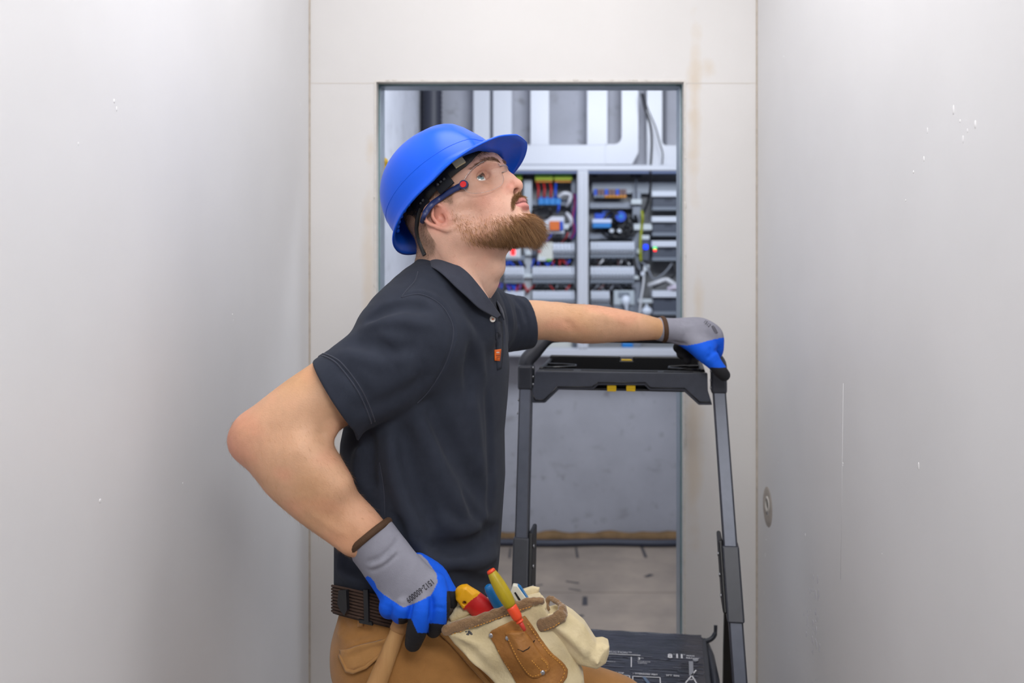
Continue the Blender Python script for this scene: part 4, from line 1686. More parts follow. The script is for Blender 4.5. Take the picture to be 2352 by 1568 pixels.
# lower step
b = B()
b.box((0.0155, ly(0.30) - 0.14, 0.275), (LW - 0.0155, ly(0.30) + 0.10, 0.30), 0.008, 2)
lower = b.build('lower_step', LP, LAD)
b = B()
for i in range(9):
    yy = ly(0.30) - 0.12 + i * 0.024
    b.box((0.03, yy, 0.2995), (LW - 0.03, yy + 0.008, 0.3018))
b.build('tread_rib', LK, lower)
b = B()
b.box((0.0, 0.215, 0.18), (LW, 0.235, 0.21), 0.003)
b.build('rear_brace', LK, LAD)
# ================================================================== the man: head and neck (local axes: forward, up, his right)
HR = np.array([[0.7631, -0.3239, 0.5592], [-0.5008, 0.2505, 0.8285], [-0.4085, -0.9123, 0.0289]], np.float32)
HO = np.array([-0.1297, 1.6757, 1.6503], np.float32)


def hl(px, py, D):
    """world point of a pixel at distance D, in head axes"""
    return HR @ (np.array(P(px, py, D), np.float32) - HO)


def hw(p):
    return Vector((np.array(p, np.float32) @ HR + HO).tolist())


HD = SDF((-0.145, -0.225, -0.115), (0.150, 0.150, 0.115), 0.0018, HO, HR)
h = HD
# skull
h.ell((0.006, 0.056, 0), (0.099, 0.070, 0.074))
h.ell((0.050, 0.050, 0), (0.058, 0.058, 0.056), k=0.025)
h.ell((-0.042, 0.030, 0), (0.054, 0.060, 0.064), k=0.03)
# mid face and jaw
h.ell((0.046, -0.008, 0), (0.056, 0.066, 0.048), k=0.028)
h.cap((0.002, -0.030, 0.051), (0.050, -0.062, 0.036), 0.019, 0.018, k=0.025, mirror=True)
h.cap((0.050, -0.062, 0.036), (0.088, -0.078, 0.012), 0.018, 0.017, k=0.02, mirror=True)
h.cap((0.086, -0.078, -0.012), (0.086, -0.078, 0.012), 0.0185, k=0.015)
h.cap((0.002, -0.030, 0.051), (0.004, 0.010, 0.058), 0.019, 0.014, k=0.025, mirror=True)
h.ell((0.062, -0.014, 0.032), (0.025, 0.028, 0.019), k=0.02, mirror=True)      # cheek
h.cap((0.069, 0.009, 0.040), (0.030, 0.012, 0.062), 0.011, 0.008, k=0.020, mirror=True)   # cheekbone
h.ell((0.083, -0.040, 0), (0.026, 0.028, 0.032), k=0.018)                      # muzzle
h.ell((0.080, -0.066, 0), (0.020, 0.016, 0.026), k=0.012)
# brow ridge, forehead
h.chain([(0.096, 0.047, 0.010), (0.0905, 0.051, 0.030), (0.077, 0.050, 0.044), (0.062, 0.042, 0.053)], [0.008, 0.0085, 0.0075, 0.006], k=0.016, mirror=True)
# neck, throat, nape
N0, N1, N2 = hl(1066, 548, 1.675), hl(1052, 620, 1.69), hl(1030, 740, 1.715)
h.cap(N0, N1, 0.059, 0.062, k=0.035)
h.cap(N1, N2, 0.062, 0.068, k=0.02)
h.cap(hl(1120, 560, 1.665), hl(1108, 640, 1.685), 0.030, 0.026, k=0.03)
h.ell(hl(1139, 613, 1.665), (0.015, 0.017, 0.013), k=0.018)                     # adam's apple
h.cap(hl(1002, 535, 1.63), hl(1110, 690, 1.62), 0.014, 0.011, k=0.03)           # neck muscle, near side
h.cap(hl(1020, 560, 1.68), hl(1000, 640, 1.70), 0.034, 0.040, k=0.03)             # nape
# eye sockets, lids
EC = (0.0692, 0.0308, 0.0325)
h.ell((0.0935, 0.0305, 0.0395), (0.0145, 0.0094, 0.0140), k=0.020, op='sub', mirror=True)
h.ell(EC, (0.0138, 0.0134, 0.0138), k=0.004, mirror=True)
h.cap((0.0925, 0.037, 0.0165), (0.0880, 0.018, 0.0205), 0.0062, 0.0060, k=0.012, mirror=True)
# almond opening between the lids
h.ell((0.0815, 0.0336, 0.0360), (0.0155, 0.0084, 0.0142), k=0.002, op='sub', mirror=True)
h.cap((0.0735, 0.0292, 0.0470), (0.0790, 0.0325, 0.0420), 0.0012, 0.0032, k=0.002, op='sub', mirror=True)
# upper lid fold, lower lid bag
h.chain([(0.0795, 0.0345, 0.0205), (0.0840, 0.0405, 0.0310), (0.0755, 0.0370, 0.0445)], [0.0016, 0.0020, 0.0016], k=0.004, mirror=True)
h.chain([(0.0790, 0.0275, 0.0215), (0.0800, 0.0245, 0.0320), (0.0725, 0.0265, 0.0435)], [0.0014, 0.0018, 0.0014], k=0.004, mirror=True)
# nose
h.cap((0.0975, 0.042, 0), (0.1085, 0.012, 0), 0.0085, 0.0090, k=0.016)
h.cap((0.1075, 0.010, 0), (0.1115, -0.004, 0), 0.0090, 0.0110, k=0.010)
h.ell((0.1130, -0.0045, 0), (0.0108, 0.0108, 0.0110), k=0.006)
h.ell((0.0995, -0.0080, 0.0138), (0.0112, 0.0098, 0.0070), k=0.005, mirror=True)
h.cap((0.1135, -0.0105, 0), (0.1050, -0.0160, 0), 0.0048, 0.0052, k=0.006)
h.cap((0.0965, 0.012, 0.010), (0.086, 0.006, 0.018), 0.007, 0.006, k=0.012, mirror=True)
h.cap((0.1118, -0.0130, 0.0066), (0.1030, -0.0128, 0.0086), 0.0032, 0.0040, k=0.003, op='sub', mirror=True)
h.cap((0.0925, -0.0005, 0.0195), (0.0900, -0.0160, 0.0205), 0.0016, 0.0022, k=0.006, op='sub', mirror=True)
h.cap((0.0900, -0.018, 0.024), (0.084, -0.030, 0.030), 0.002, 0.002, k=0.008, op='sub', mirror=True)
# lips
h.chain([(0.1078, -0.0315, 0), (0.1062, -0.0322, 0.0085), (0.0945, -0.0362, 0.0225)], [0.0056, 0.0054, 0.0028], k=0.005, mirror=True)
h.chain([(0.1062, -0.0450, 0), (0.1040, -0.0446, 0.0100), (0.0945, -0.0385, 0.0215)], [0.0058, 0.0055, 0.0030], k=0.005, mirror=True)
h.chain([(0.1150, -0.0388, 0), (0.1115, -0.0385, 0.0095), (0.0985, -0.0370, 0.0235)], [0.0010, 0.0011, 0.0010], k=0.0035, op='sub', mirror=True)
h.cap((0.1060, -0.0545, -0.010), (0.1060, -0.0545, 0.010), 0.004, k=0.010, op='sub')
# ears


def EA(f, u, r):
    return (0.003 + (f - 0.003) * 1.20, 0.004 + (u - 0.004) * 1.12, 0.070 + (r - 0.070) * 1.25)


h.ell(EA(-0.0085, 0.0070, 0.0705), (0.0165, 0.0262, 0.0042), k=0.006, mirror=True,
      ax=[(0.93, -0.2, 0.30), (0.22, 0.975, 0.0), (-0.29, 0.07, 0.955)])
h.chain([EA(0.0000, 0.0090, 0.0720), EA(0.0025, 0.0210, 0.0745), EA(-0.0055, 0.0312, 0.0780), EA(-0.0165, 0.0300, 0.0815), EA(-0.0245, 0.0190, 0.0840),
         EA(-0.0232, 0.0060, 0.0825), EA(-0.0155, -0.0060, 0.0785)], [0.0024, 0.0030, 0.0034, 0.0037, 0.0038, 0.0036, 0.0036], k=0.002, mirror=True)
h.chain([EA(-0.0155, -0.0060, 0.0785), EA(-0.0060, -0.0165, 0.0765), EA(0.0030, -0.0185, 0.0730), EA(0.0085, -0.0120, 0.0690)], [0.0040, 0.0060, 0.0056, 0.0038], k=0.004, mirror=True)
h.chain([EA(-0.0090, 0.0240, 0.0775), EA(-0.0150, 0.0140, 0.0790), EA(-0.0135, 0.0020, 0.0780), EA(-0.0060, -0.0070, 0.0765)], [0.0024, 0.0032, 0.0032, 0.0030], k=0.0025, mirror=True)
h.ell(EA(-0.0052, 0.0040, 0.0800), (0.0068, 0.0098, 0.0105), k=0.002, op='sub', mirror=True)
h.cap(EA(-0.0195, 0.0250, 0.0850), EA(-0.0200, 0.0080, 0.0860), 0.0022, 0.0022, k=0.003, op='sub', mirror=True)
h.cap(EA(0.0035, 0.0045, 0.0730), EA(0.0035, -0.0025, 0.0730), 0.0046, 0.0040, k=0.004, mirror=True)

hv, hq = HD.mesh()
hv = relax_mesh(hv, hq, 2)


def sm(x, a, b):
    t = np.clip((x - a) / (b - a), 0, 1)
    return t * t * (3 - 2 * t)


def beard_mask(p):
    """0..1 density of the beard over the face, in head axes"""
    f, u, r = p[:, 0], p[:, 1], np.abs(p[:, 2])
    # upper border runs from the sideburn down to the corner of the mouth
    top = np.interp(f, [-0.01, 0.012, 0.030, 0.050, 0.070, 0.090, 0.12], [0.026, 0.018, -0.010, -0.026, -0.038, -0.053, -0.059])
    m = 0.22 * sm(top - u, -0.004, 0.006) + 0.78 * sm(top - u, 0.004, 0.034)
    m = np.where(f > 0.085, sm(top - u, -0.004, 0.008), m)
    low = np.interp(f, [-0.03, 0.0, 0.03, 0.06, 0.12], [-0.030, -0.054, -0.080, -0.110, -0.150])
    m = m * sm(u - low, -0.006, 0.012)
    m = m * sm(f, -0.002, 0.016)
    m = m * (0.34 + 0.66 * np.maximum(sm(f, 0.045, 0.085), 0.6 * sm(-u, 0.050, 0.080)))
    lips = ((f > 0.085) & (((u + 0.0385) / 0.0158) ** 2 + (r / 0.031) ** 2 < 1))
    m = np.where(lips, 0, m)
    # bare patch under the lower lip sides
    m = m * (1 - 0.8 * np.exp(-(((u + 0.056) / 0.009) ** 2 + ((r - 0.020) / 0.012) ** 2)) * (f > 0.07))
    return m


def stache_mask(p):
    f, u, r = p[:, 0], p[:, 1], np.abs(p[:, 2])
    c = np.interp(r, [0, 0.010, 0.022, 0.032], [-0.0240, -0.0230, -0.0300, -0.0440])
    return np.exp(-((u - c) / 0.0052) ** 4) * sm(0.032 - r, 0, 0.005) * (f > 0.075)


def scalp_mask(p):
    """cropped hair on the sides and nape"""
    f, u, r = p[:, 0], p[:, 1], np.abs(p[:, 2])
    line = np.interp(f, [-0.12, -0.09, -0.06, -0.03, -0.018, 0.0, 0.022, 0.042, 0.060, 0.085, 0.11], [-0.030, -0.040, -0.038, -0.022, 0.004, 0.026, 0.012, 0.048, 0.060, 0.068, 0.074])
    ear = (r > 0.0725) & (f > -0.040) & (f < 0.016) & (u < 0.045)
    return np.where(ear, 0, sm(u - line, -0.004, 0.010))


def brow_mask(p):
    f, u, r = p[:, 0], p[:, 1], np.abs(p[:, 2])
    c = np.interp(r, [0.008, 0.018, 0.036, 0.058], [0.0475, 0.0510, 0.0540, 0.0490])
    w = np.interp(r, [0.008, 0.018, 0.036, 0.058], [0.0042, 0.0042, 0.0034, 0.0016])
    return np.exp(-((u - c) / w) ** 4) * (r > 0.007) * (r < 0.060) * (f > 0.05)


SKIN_ = np.array(lin(216, 170, 148)[:3])


def skin_tint(p):
    n = len(p)
    f, u, r = p[:, 0], p[:, 1], np.abs(p[:, 2])
    C = np.tile(SKIN_, (n, 1))

    def mixc(C, rgb, w):
        return C + (np.array(lin(*rgb)[:3]) - C) * np.clip(w, 0, 1)[:, None]
    C = mixc(C, (222, 140, 118), 0.40 * np.exp(-(((f - 0.068) / 0.022) ** 2 + ((u + 0.008) / 0.02) ** 2 + ((r - 0.046) / 0.025) ** 2)))     # cheek flush
    C = mixc(C, (214, 124, 104), 0.50 * np.exp(-(((f - 0.112) / 0.014) ** 2 + ((u + 0.005) / 0.013) ** 2)))                                 # nose
    C = mixc(C, (226, 130, 112), 0.50 * sm(r, 0.070, 0.077) * np.exp(-(((f + 0.010) / 0.026) ** 2 + ((u - 0.009) / 0.028) ** 2) ** 2))                                                      # ear
    C = mixc(C, (196, 116, 100), 0.45 * np.exp(-(((f + 0.006) / 0.008) ** 2 + ((u - 0.004) / 0.010) ** 2 + ((r - 0.072) / 0.006) ** 2)))
    C = mixc(C, (206, 136, 120), 0.14 * np.exp(-(((u - 0.0315) / 0.011) ** 2 + ((r - 0.032) / 0.017) ** 2)) * (f > 0.06))                      # lids
    C = mixc(C, (228, 190, 168), 0.5 * sm(-u, 0.07, 0.12))                                                                                   # paler throat
    C = mixc(C, (150, 104, 74), 0.55 * beard_mask(p))
    C = mixc(C, (124, 84, 56), 0.55 * stache_mask(p))
    C = mixc(C, (140, 110, 88), 0.65 * scalp_mask(p))
    C = mixc(C, (120, 84, 64), 0.55 * brow_mask(p))
    # lips
    lip = ((f > 0.088) & (((u + 0.0385) / 0.0125) ** 2 + (r / 0.0245) ** 2 < 1.0)).astype(float)
    C = mixc(C, (202, 124, 120), 0.85 * lip)
    C = mixc(C, (110, 48, 48), 0.85 * ((f > 0.09) & (np.abs(u + 0.0380) < 0.0016) & (r < 0.0235)))
    C = mixc(C, (84, 40, 34), 0.9 * np.exp(-(((u + 0.0126) / 0.0034) ** 2 + ((r - 0.0075) / 0.0040) ** 2)) * (f > 0.094) * (f < 0.112))
    # freckles
    q = noise3(f, u, p[:, 2], 5, 10, 700)
    C = mixc(C, (186, 126, 98), 0.22 * sm(q, 0.9, 1.5))
    q = noise3(f, u, p[:, 2], 6, 8, 160)
    C = mixc(C, (226, 158, 136), 0.16 * sm(q, 0.0, 1.2))
    return C


HEADCOL = skin_tint(hv)
# ================================================================== the man: arms and trunk core, one continuous skin mesh
SKIN = mat('skin', (222, 178, 150), 0.48, attr='Tint', var=0.06, vscale=60, bump=0.16, bscale=420, spec=0.45, sss=0.10)
BD = SDF((-0.60, 1.36, 0.70), (0.36, 2.34, 1.62), 0.0042)
b_ = BD


def pts3(L):
    return [np.array(P(x, y, D), np.float32) for (x, y, D, r) in L], [R_(r, D) for (x, y, D, r) in L]


RARM = [(945, 790, 1.60, 92), (860, 838, 1.585, 84), (765, 900, 1.57, 82), (700, 944, 1.56, 82), (640, 984, 1.552, 77), (603, 1005, 1.55, 68)]
RFOR = [(603, 1005, 1.55, 66), (650, 1036, 1.548, 84), (692, 1079, 1.545, 87), (730, 1126, 1.542, 77), (767, 1168, 1.540, 65), (817, 1210, 1.538, 57), (846, 1238, 1.537, 51), (868, 1262, 1.535, 40)]
LARM = [(1110, 745, 1.95, 52), (1180, 738, 1.985, 48), (1236, 735, 2.01, 45.5), (1282, 739, 2.035, 42.5)]
LFOR = [(1282, 739, 2.035, 42), (1330, 743, 2.06, 45), (1372, 745, 2.085, 43.5), (1421, 747, 2.11, 37.5), (1471, 751, 2.135, 31), (1518, 756, 2.16, 24), (1560, 758, 2.185, 24)]
for L in (RARM, RFOR, LARM, LFOR):
    p, r = pts3(L)
    b_.chain(p, r, k=0.012)
# point of the elbow, muscle relief of the near forearm
b_.cap(P(578, 1000, 1.555), P(566, 1012, 1.555), R_(31, 1.55), R_(30, 1.55), k=0.03)
b_.cap(P(760, 985, 1.53), P(742, 1010, 1.53), 0.010, 0.008, k=0.02)
b_.cap(P(700, 1030, 1.515), P(770, 1110, 1.512), 0.026, 0.020, k=0.04)
b_.cap(P(640, 1110, 1.525), P(800, 1255, 1.51), 0.014, 0.010, k=0.02)
b_.ridge([P(700, 1165, 1.49), P(760, 1215, 1.49), P(800, 1230, 1.495)], 0.006, 0.0022)
b_.ridge([P(745, 1000, 1.52), P(735, 985, 1.50), P(715, 975, 1.49)], 0.006, -0.003)
b_.ridge([P(1290, 735, 1.995), P(1310, 745, 2.0), P(1325, 768, 2.01)], 0.008, -0.0025)
b_.ridge([P(1350, 722, 2.03), P(1450, 735, 2.08)], 0.012, 0.003)
# trunk core and shoulders (hidden under the shirt), continuing to the neck
b_.cap(P(1010, 760, 1.75), P(965, 1330, 1.75), 0.105, 0.110, k=0.03)
b_.cap(P(950, 790, 1.62), P(1085, 765, 1.92), 0.056, 0.048, k=0.04)
b_.cap(P(1025, 700, 1.715), P(1005, 800, 1.74), 0.058, 0.08, k=0.05)
bv, bq = BD.mesh()
bv = relax_mesh(bv, bq, 1)


def arm_tint(p):
    C = np.tile(np.array(lin(212, 166, 132)[:3]), (len(p), 1))

    def mixc(C, rgb, w):
        return C + (np.array(lin(*rgb)[:3]) - C) * np.clip(w, 0, 1)[:, None]
    e = np.array(P(555, 1012, 1.55))
    d = np.linalg.norm(p - e, axis=1)
    C = mixc(C, (226, 146, 128), 0.75 * np.exp(-(d / 0.055) ** 2))
    q = noise3(p[:, 0], p[:, 1], p[:, 2], 9, 10, 90)
    C = mixc(C, (226, 160, 132), 0.5 * sm(q, -0.2, 1.2))
    q = noise3(p[:, 0], p[:, 1], p[:, 2], 12, 8, 35)
    C = mixc(C, (198, 150, 102), 0.6 * sm(q, -0.2, 1.2))
    w = np.array(P(830, 1235, 1.54))
    d = np.linalg.norm(p - w, axis=1)
    C = mixc(C, (218, 158, 136), 0.5 * np.exp(-(d / 0.07) ** 2))
    return C


allV = np.concatenate([HD.world(hv), bv])
allQ = np.concatenate([hq, bq + len(hv)])
me = mesh_np('person', allV, allQ)
color_attr(me, 'Tint', np.concatenate([HEADCOL, arm_tint(bv)]))
MAN = link('person', me, SKIN)
tag(MAN, 'bearded man in navy polo looking up, one hand on hip, one on the ladder', 'person')

# ---- eyes
EYE = bpy.data.materials.new('eye')
EYE.use_nodes = True
eb = EYE.node_tree.nodes['Principled BSDF']
ea = EYE.node_tree.nodes.new('ShaderNodeAttribute')
ea.attribute_name = 'Tint'
EYE.node_tree.links.new(ea.outputs['Color'], eb.inputs['Base Color'])
eb.inputs['Roughness'].default_value = 0.08
eb.inputs['Coat Weight'].default_value = 0.6
for sg in (1, -1):
    s = SDF((-0.016,) * 3, (0.016,) * 3, 0.0007)
    gz = np.array([0.80, 0.27, 0.50]) if sg > 0 else np.array([0.95, 0.27, -0.25])
    gz /= np.linalg.norm(gz)
    s.ell((0, 0, 0), (0.0122,) * 3)
    s.ell(gz * 0.0058, (0.0074,) * 3, k=0.002)
    v, q = s.mesh()
    ang = np.degrees(np.arccos(np.clip((v @ gz) / np.linalg.norm(v, axis=1), -1, 1)))
    C = np.tile(np.array(lin(232, 230, 228)[:3]), (len(v), 1))
    C = C + (np.array(lin(226, 196, 190)[:3]) - C) * sm(ang, 45, 80)[:, None]
    iris = 0.78 + 0.22 * np.sin(np.arctan2(v[:, 2], v[:, 1]) * 26)
    ci = np.array(lin(128, 164, 170)[:3])[None] * iris[:, None]
    C = C + (ci - C) * sm(-ang, -29, -26.5)[:, None]
    C = C + (np.array(lin(60, 84, 92)[:3]) - C) * (np.exp(-((ang - 27.5) / 1.6) ** 2) * 0.8)[:, None]
    C = C + (np.array([0.004, 0.004, 0.005]) - C) * sm(-ang, -12, -10)[:, None]
    w = (v + np.array([EC[0], EC[1], EC[2] * sg])) @ HR + HO
    me = mesh_np('eye', w, q)
    color_attr(me, 'Tint', C)
    link('eye', me, EYE, MAN)

# ---- hair of every kind: strands rooted on the skin
HAIR = mat('hair', (120, 84, 58), 0.45, attr='Tint', spec=0.4)


def flow(n, d):
    """direction d laid along the surface with a lift along the normal"""
    t = d - n * (n * d).sum(1, keepdims=True)
    t /= np.linalg.norm(t, axis=1, keepdims=True) + 1e-6
    return t


def grow(name, mask, n, length, lift, dirfn, width, cols, droopfn=None, curl=0.2, seed=2, seg=4, parent=None, tintfn=None):
    p, nr = sample_surface(hv, hq, n * 2, mask, seed)
    keep = p[:, 1] > -0.16
    p, nr = p[keep][:n], nr[keep][:n]
    d = flow(nr, dirfn(p)) * (1 - lift) + nr * lift
    r = np.random.default_rng(seed)
    L = length(p) * r.uniform(0.6, 1.15, len(p))
    cc_ = np.array([lin(*c)[:3] for c in cols])
    tint = cc_[r.integers(0, len(cols), len(p))] * r.uniform(0.75, 1.2, (len(p), 1))
    if tintfn is not None:
        tint = tint * tintfn(p)[:, None]
    dw = None if droopfn is None else droopfn(p) @ HR
    return strands(name, HD.world(p), d @ HR, L, width * r.uniform(0.7, 1.2, len(p)), HAIR, parent or MAN, dw, curl, seg, tint, seed)


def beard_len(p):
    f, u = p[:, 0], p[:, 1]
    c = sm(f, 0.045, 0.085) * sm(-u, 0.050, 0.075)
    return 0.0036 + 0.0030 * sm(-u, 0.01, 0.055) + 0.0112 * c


BCOL = [(160, 118, 78), (138, 97, 60), (182, 140, 96), (104, 72, 44), (148, 104, 64), (196, 154, 108)]
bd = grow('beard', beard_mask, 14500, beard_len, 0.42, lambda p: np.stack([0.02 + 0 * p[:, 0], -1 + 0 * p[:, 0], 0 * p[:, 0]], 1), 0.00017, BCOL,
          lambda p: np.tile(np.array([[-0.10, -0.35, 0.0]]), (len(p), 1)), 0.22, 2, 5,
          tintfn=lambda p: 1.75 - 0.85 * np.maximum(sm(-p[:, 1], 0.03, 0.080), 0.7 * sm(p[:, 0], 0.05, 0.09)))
ms = grow('moustache', stache_mask, 2600, lambda p: 0.0070 + 0 * p[:, 0], 0.25, lambda p: np.stack([0.15 + 0 * p[:, 0], -0.75 + 0 * p[:, 0], np.sign(p[:, 2]) * 0.7], 1), 0.00017, BCOL, None, 0.18, 4, 4)
hs = grow('cropped_hair', lambda p: scalp_mask(p) * (p[:, 1] < 0.085), 8000, lambda p: 0.004 + 0.006 * sm(p[:, 1], 0.02, 0.07), 0.30,
          lambda p: np.stack([-0.6 + 0 * p[:, 0], -0.8 + 0 * p[:, 0], 0 * p[:, 0]], 1), 0.00018, [(128, 100, 78), (148, 118, 94), (104, 80, 62), (160, 130, 104)], None, 0.15, 6, 3)
fr = grow('fringe', lambda p: np.exp(-(((p[:, 0] - 0.094) / 0.014) ** 2 + ((p[:, 1] - 0.078) / 0.008) ** 2)), 320, lambda p: 0.008 + 0 * p[:, 0], 0.25,
          lambda p: np.stack([0.2 + 0 * p[:, 0], -0.9 + 0 * p[:, 0], 0.3 + 0 * p[:, 0]], 1), 0.00030, [(76, 54, 42), (96, 70, 54)], None, 0.25, 7, 4)
bw = grow('eyebrow', brow_mask, 700, lambda p: 0.0075 + 0 * p[:, 0], 0.22, lambda p: np.stack([-0.35 + 0 * p[:, 0], 0.30 + 0 * p[:, 0], np.sign(p[:, 2]) * 0.9], 1), 0.00020,
          [(120, 86, 64), (100, 70, 52), (138, 102, 76)], None, 0.12, 8, 3)
# lashes of the near eye
n = 44
tt = np.linspace(-1, 1, n)
roots, dirs = [], []
for sg in (1, -1):
    for t in tt:
        r_ = (EC[2] + 0.0115 * t)
        p = np.array([EC[0] + 0.0138 * math.cos(t * 0.85) * 0.98, EC[1] + 0.0058 * (1 - 0.7 * t * t) + 0.0008, r_ * sg])
        roots.append(p)
        dirs.append(np.array([0.75, 0.75, 0.35 * t * sg]))
strands('eyelashes', np.array(roots) @ HR + HO, np.array(dirs) @ HR, np.full(2 * n, 0.0050), np.full(2 * n, 0.00016), HAIR, MAN,
        None, 0.1, 3, np.tile(np.array(lin(70, 48, 38)[:3]), (2 * n, 1)), 9)
# fine hair of the forearms
wgt = lambda p: ((p[:, 0] < -0.24) & (p[:, 2] < 1.32) | (p[:, 0] > 0.02) & (p[:, 2] > 1.3)).astype(float) * (p[:, 1] < 2.19) * ((p[:, 1] > 1.9) | (p[:, 2] > 1.09))
p, nr = sample_surface(bv, bq, 5200, wgt, 21)
ax_r = np.array(P(880, 1275, 1.53)) - np.array(P(640, 1030, 1.55))
ax_l = np.array(P(1560, 758, 2.18)) - np.array(P(1282, 739, 2.03))
d = np.where((p[:, 0] < -0.1)[:, None], ax_r[None] / np.linalg.norm(ax_r), ax_l[None] / np.linalg.norm(ax_l))
d = d + np.array([0, 0, -0.35])
d = flow(nr, d) * 0.8 + nr * 0.28
strands('arm_hair', p, d, RNG.uniform(0.005, 0.010, len(p)), np.full(len(p), 0.00010), HAIR, MAN, None, 0.25, 3, np.tile(np.array(lin(186, 138, 92)[:3]), (len(p), 1)), 10)
for o in (bd, ms, hs, fr, bw):
    pass
# ================================================================== clothing
NAVY = mat('navy_pique', (52, 56, 67), 0.88, var=0.10, vscale=35, bump=0.22, bscale=1500, sheen=0.05, spec=0.04)
NAVY_RIB = mat('navy_rib_knit', (62, 65, 77), 0.9, var=0.10, vscale=70, bump=0.30, bscale=900, sheen=0.10, spec=0.15)
YAW = math.radians(20)
cyw, syw = math.cos(YAW), math.sin(YAW)


def zpy(py, D):
    return CAMZ - (py - CY) / F * D


def loft(s, rows, D, k=0.0):
    """trunk from rows (py, centre_px, half_width_px, half_breadth_m[, depth]) seen at distance D; facing right, turned a little to the eye"""
    zs, cx_, a_, b2, dy = [], [], [], [], []
    for row in rows:
        py, c, hwid, bb = row[:4]
        Dm = row[4] if len(row) > 4 else D
        zs.append(zpy(py, Dm))
        cx_.append((c - CX) / F * Dm)
        hw_ = hwid / F * Dm
        a_.append(math.sqrt(max(hw_ ** 2 - (bb * syw) ** 2, 0.0009)) / cyw)
        b2.append(bb)
        dy.append(Dm)
    o = np.argsort(zs)
    zs, cx_, a_, b2, dy = [np.array(q)[o] for q in (zs, cx_, a_, b2, dy)]

    def fn(X, Y, Z):
        z = Z.ravel()
        c = np.interp(z, zs, cx_)[None, None, :]
        a = np.interp(z, zs, a_)[None, None, :]
        b = np.interp(z, zs, b2)[None, None, :]
        y0 = np.interp(z, zs, dy)[None, None, :]
        u = (X - c) * cyw - (Y - y0) * syw
        v = (X - c) * syw + (Y - y0) * cyw
        q = (np.abs(u / a) ** 2.3 + np.abs(v / b) ** 2.3) ** (1 / 2.3)
        d = (q - 1) * np.minimum(a, b)
        return np.maximum(d, np.maximum(zs[0] - Z, Z - zs[-1]))
    lo = (cx_.min() - 0.3, dy.min() - 0.32, zs[0])
    hi = (cx_.max() + 0.3, dy.max() + 0.32, zs[-1])
    return s.put(fn, lo, hi, k)


SH = SDF((-0.42, 1.38, 0.915), (0.055, 2.16, 1.60), 0.0029)
s = SH
loft(s, [(600, 1035, 62, 0.055, 1.715), (640, 1030, 88, 0.095, 1.72), (680, 1020, 118, 0.150), (720, 1008, 138, 0.178), (760, 1004, 150, 0.186), (850, 1000, 162, 0.188), (920, 990, 168, 0.184),
         (1000, 977, 174, 0.178), (1100, 975, 178, 0.175), (1200, 967, 179, 0.176), (1300, 964, 175, 0.178), (1360, 960, 172, 0.178), (1440, 958, 172, 0.178)], 1.74)
s.ell(P(1085, 748, 1.665), (0.046, 0.05, 0.050), k=0.04)
# shoulder girdle and sleeves
s.chain([P(1030, 668, 1.70), P(985, 690, 1.645), P(950, 765, 1.605)], [0.055, 0.066, 0.088], k=0.05)


def socket(q_, c, ax_, rad, depth):
    """hollow the open end of a sleeve: a round pocket of given depth"""
    c = np.array(c, np.float32)

    def fn(X, Y, Z):
        t = (X - c[0]) * ax_[0] + (Y - c[1]) * ax_[1] + (Z - c[2]) * ax_[2]
        r = np.sqrt(np.maximum((X - c[0]) ** 2 + (Y - c[1]) ** 2 + (Z - c[2]) ** 2 - t * t, 0))
        return np.maximum(r - rad, -t - depth)
    return q_.put(fn, c - 0.12, c + 0.12, 0.003, 'sub')


SL = s.like()
SL.chain([P(955, 775, 1.60), P(890, 838, 1.580), P(830, 876, 1.562), P(760, 921, 1.553), P(735, 937, 1.550)], [R_(124, 1.6), R_(113, 1.58), R_(104, 1.562), R_(100, 1.553), R_(99, 1.55)])
ax = np.array(P(760, 921, 1.568)) - np.array(P(890, 838, 1.585))
ax /= np.linalg.norm(ax)
ce = np.array(P(773, 913, 1.569))
SL.half(ce, ax, k=0.003)
socket(SL, ce, ax, R_(89, 1.567), 0.022)
SR = s.like()
SR.chain([P(1040, 690, 1.76), P(1090, 735, 1.90), P(1130, 740, 1.95), P(1195, 742, 1.985), P(1225, 738, 2.0)], [0.055, R_(92, 1.9), R_(74, 1.95), R_(62, 1.985), R_(58, 2.0)])
axl = np.array(P(1225, 738, 2.0)) - np.array(P(1150, 741, 1.965))
axl /= np.linalg.norm(axl)
cl = np.array(P(1213, 738, 1.995))
axl2 = axl + np.array([0.0, -0.10, 0.16])
axl2 /= np.linalg.norm(axl2)
SR.half(cl, axl2, k=0.003)
socket(SR, cl, axl, R_(52, 1.995), 0.022)
for q_ in (SL, SR):
    k_ = 0.012
    hh_ = np.maximum(k_ - np.abs(s.d - q_.d), 0) / k_
    s.d = np.minimum(s.d, q_.d) - hh_ * hh_ * k_ * 0.25
# rib band grooves round the near sleeve
for dt, amp, w in ((-0.034, -0.0028, 0.0030), (-0.0405, -0.0020, 0.0026), (-0.0372, 0.0016, 0.0026)):
    c = ce + ax * dt
    e1 = np.cross(ax, [0, 1, 0])
    e1 /= np.linalg.norm(e1)
    e2 = np.cross(ax, e1)
    s.ridge([c + (e1 * math.cos(a) + e2 * math.sin(a)) * R_(101, 1.568) for a in np.linspace(0, 2 * math.pi, 28)], w, amp)
c = cl - axl * 0.03
e1 = np.cross(axl, [0, 1, 0]); e1 /= np.linalg.norm(e1); e2 = np.cross(axl, e1)
s.ridge([c + (e1 * math.cos(a) + e2 * math.sin(a)) * R_(60, 1.99) for a in np.linspace(0, 2 * math.pi, 24)], 0.0032, -0.0025)
# hem
HEM0 = np.array([-0.279, 1.58, 1.013])
HEMN = np.array([-0.24, -0.42, -1.0])
s.half(HEM0, HEMN, k=0.004)


FOLD = 1.9


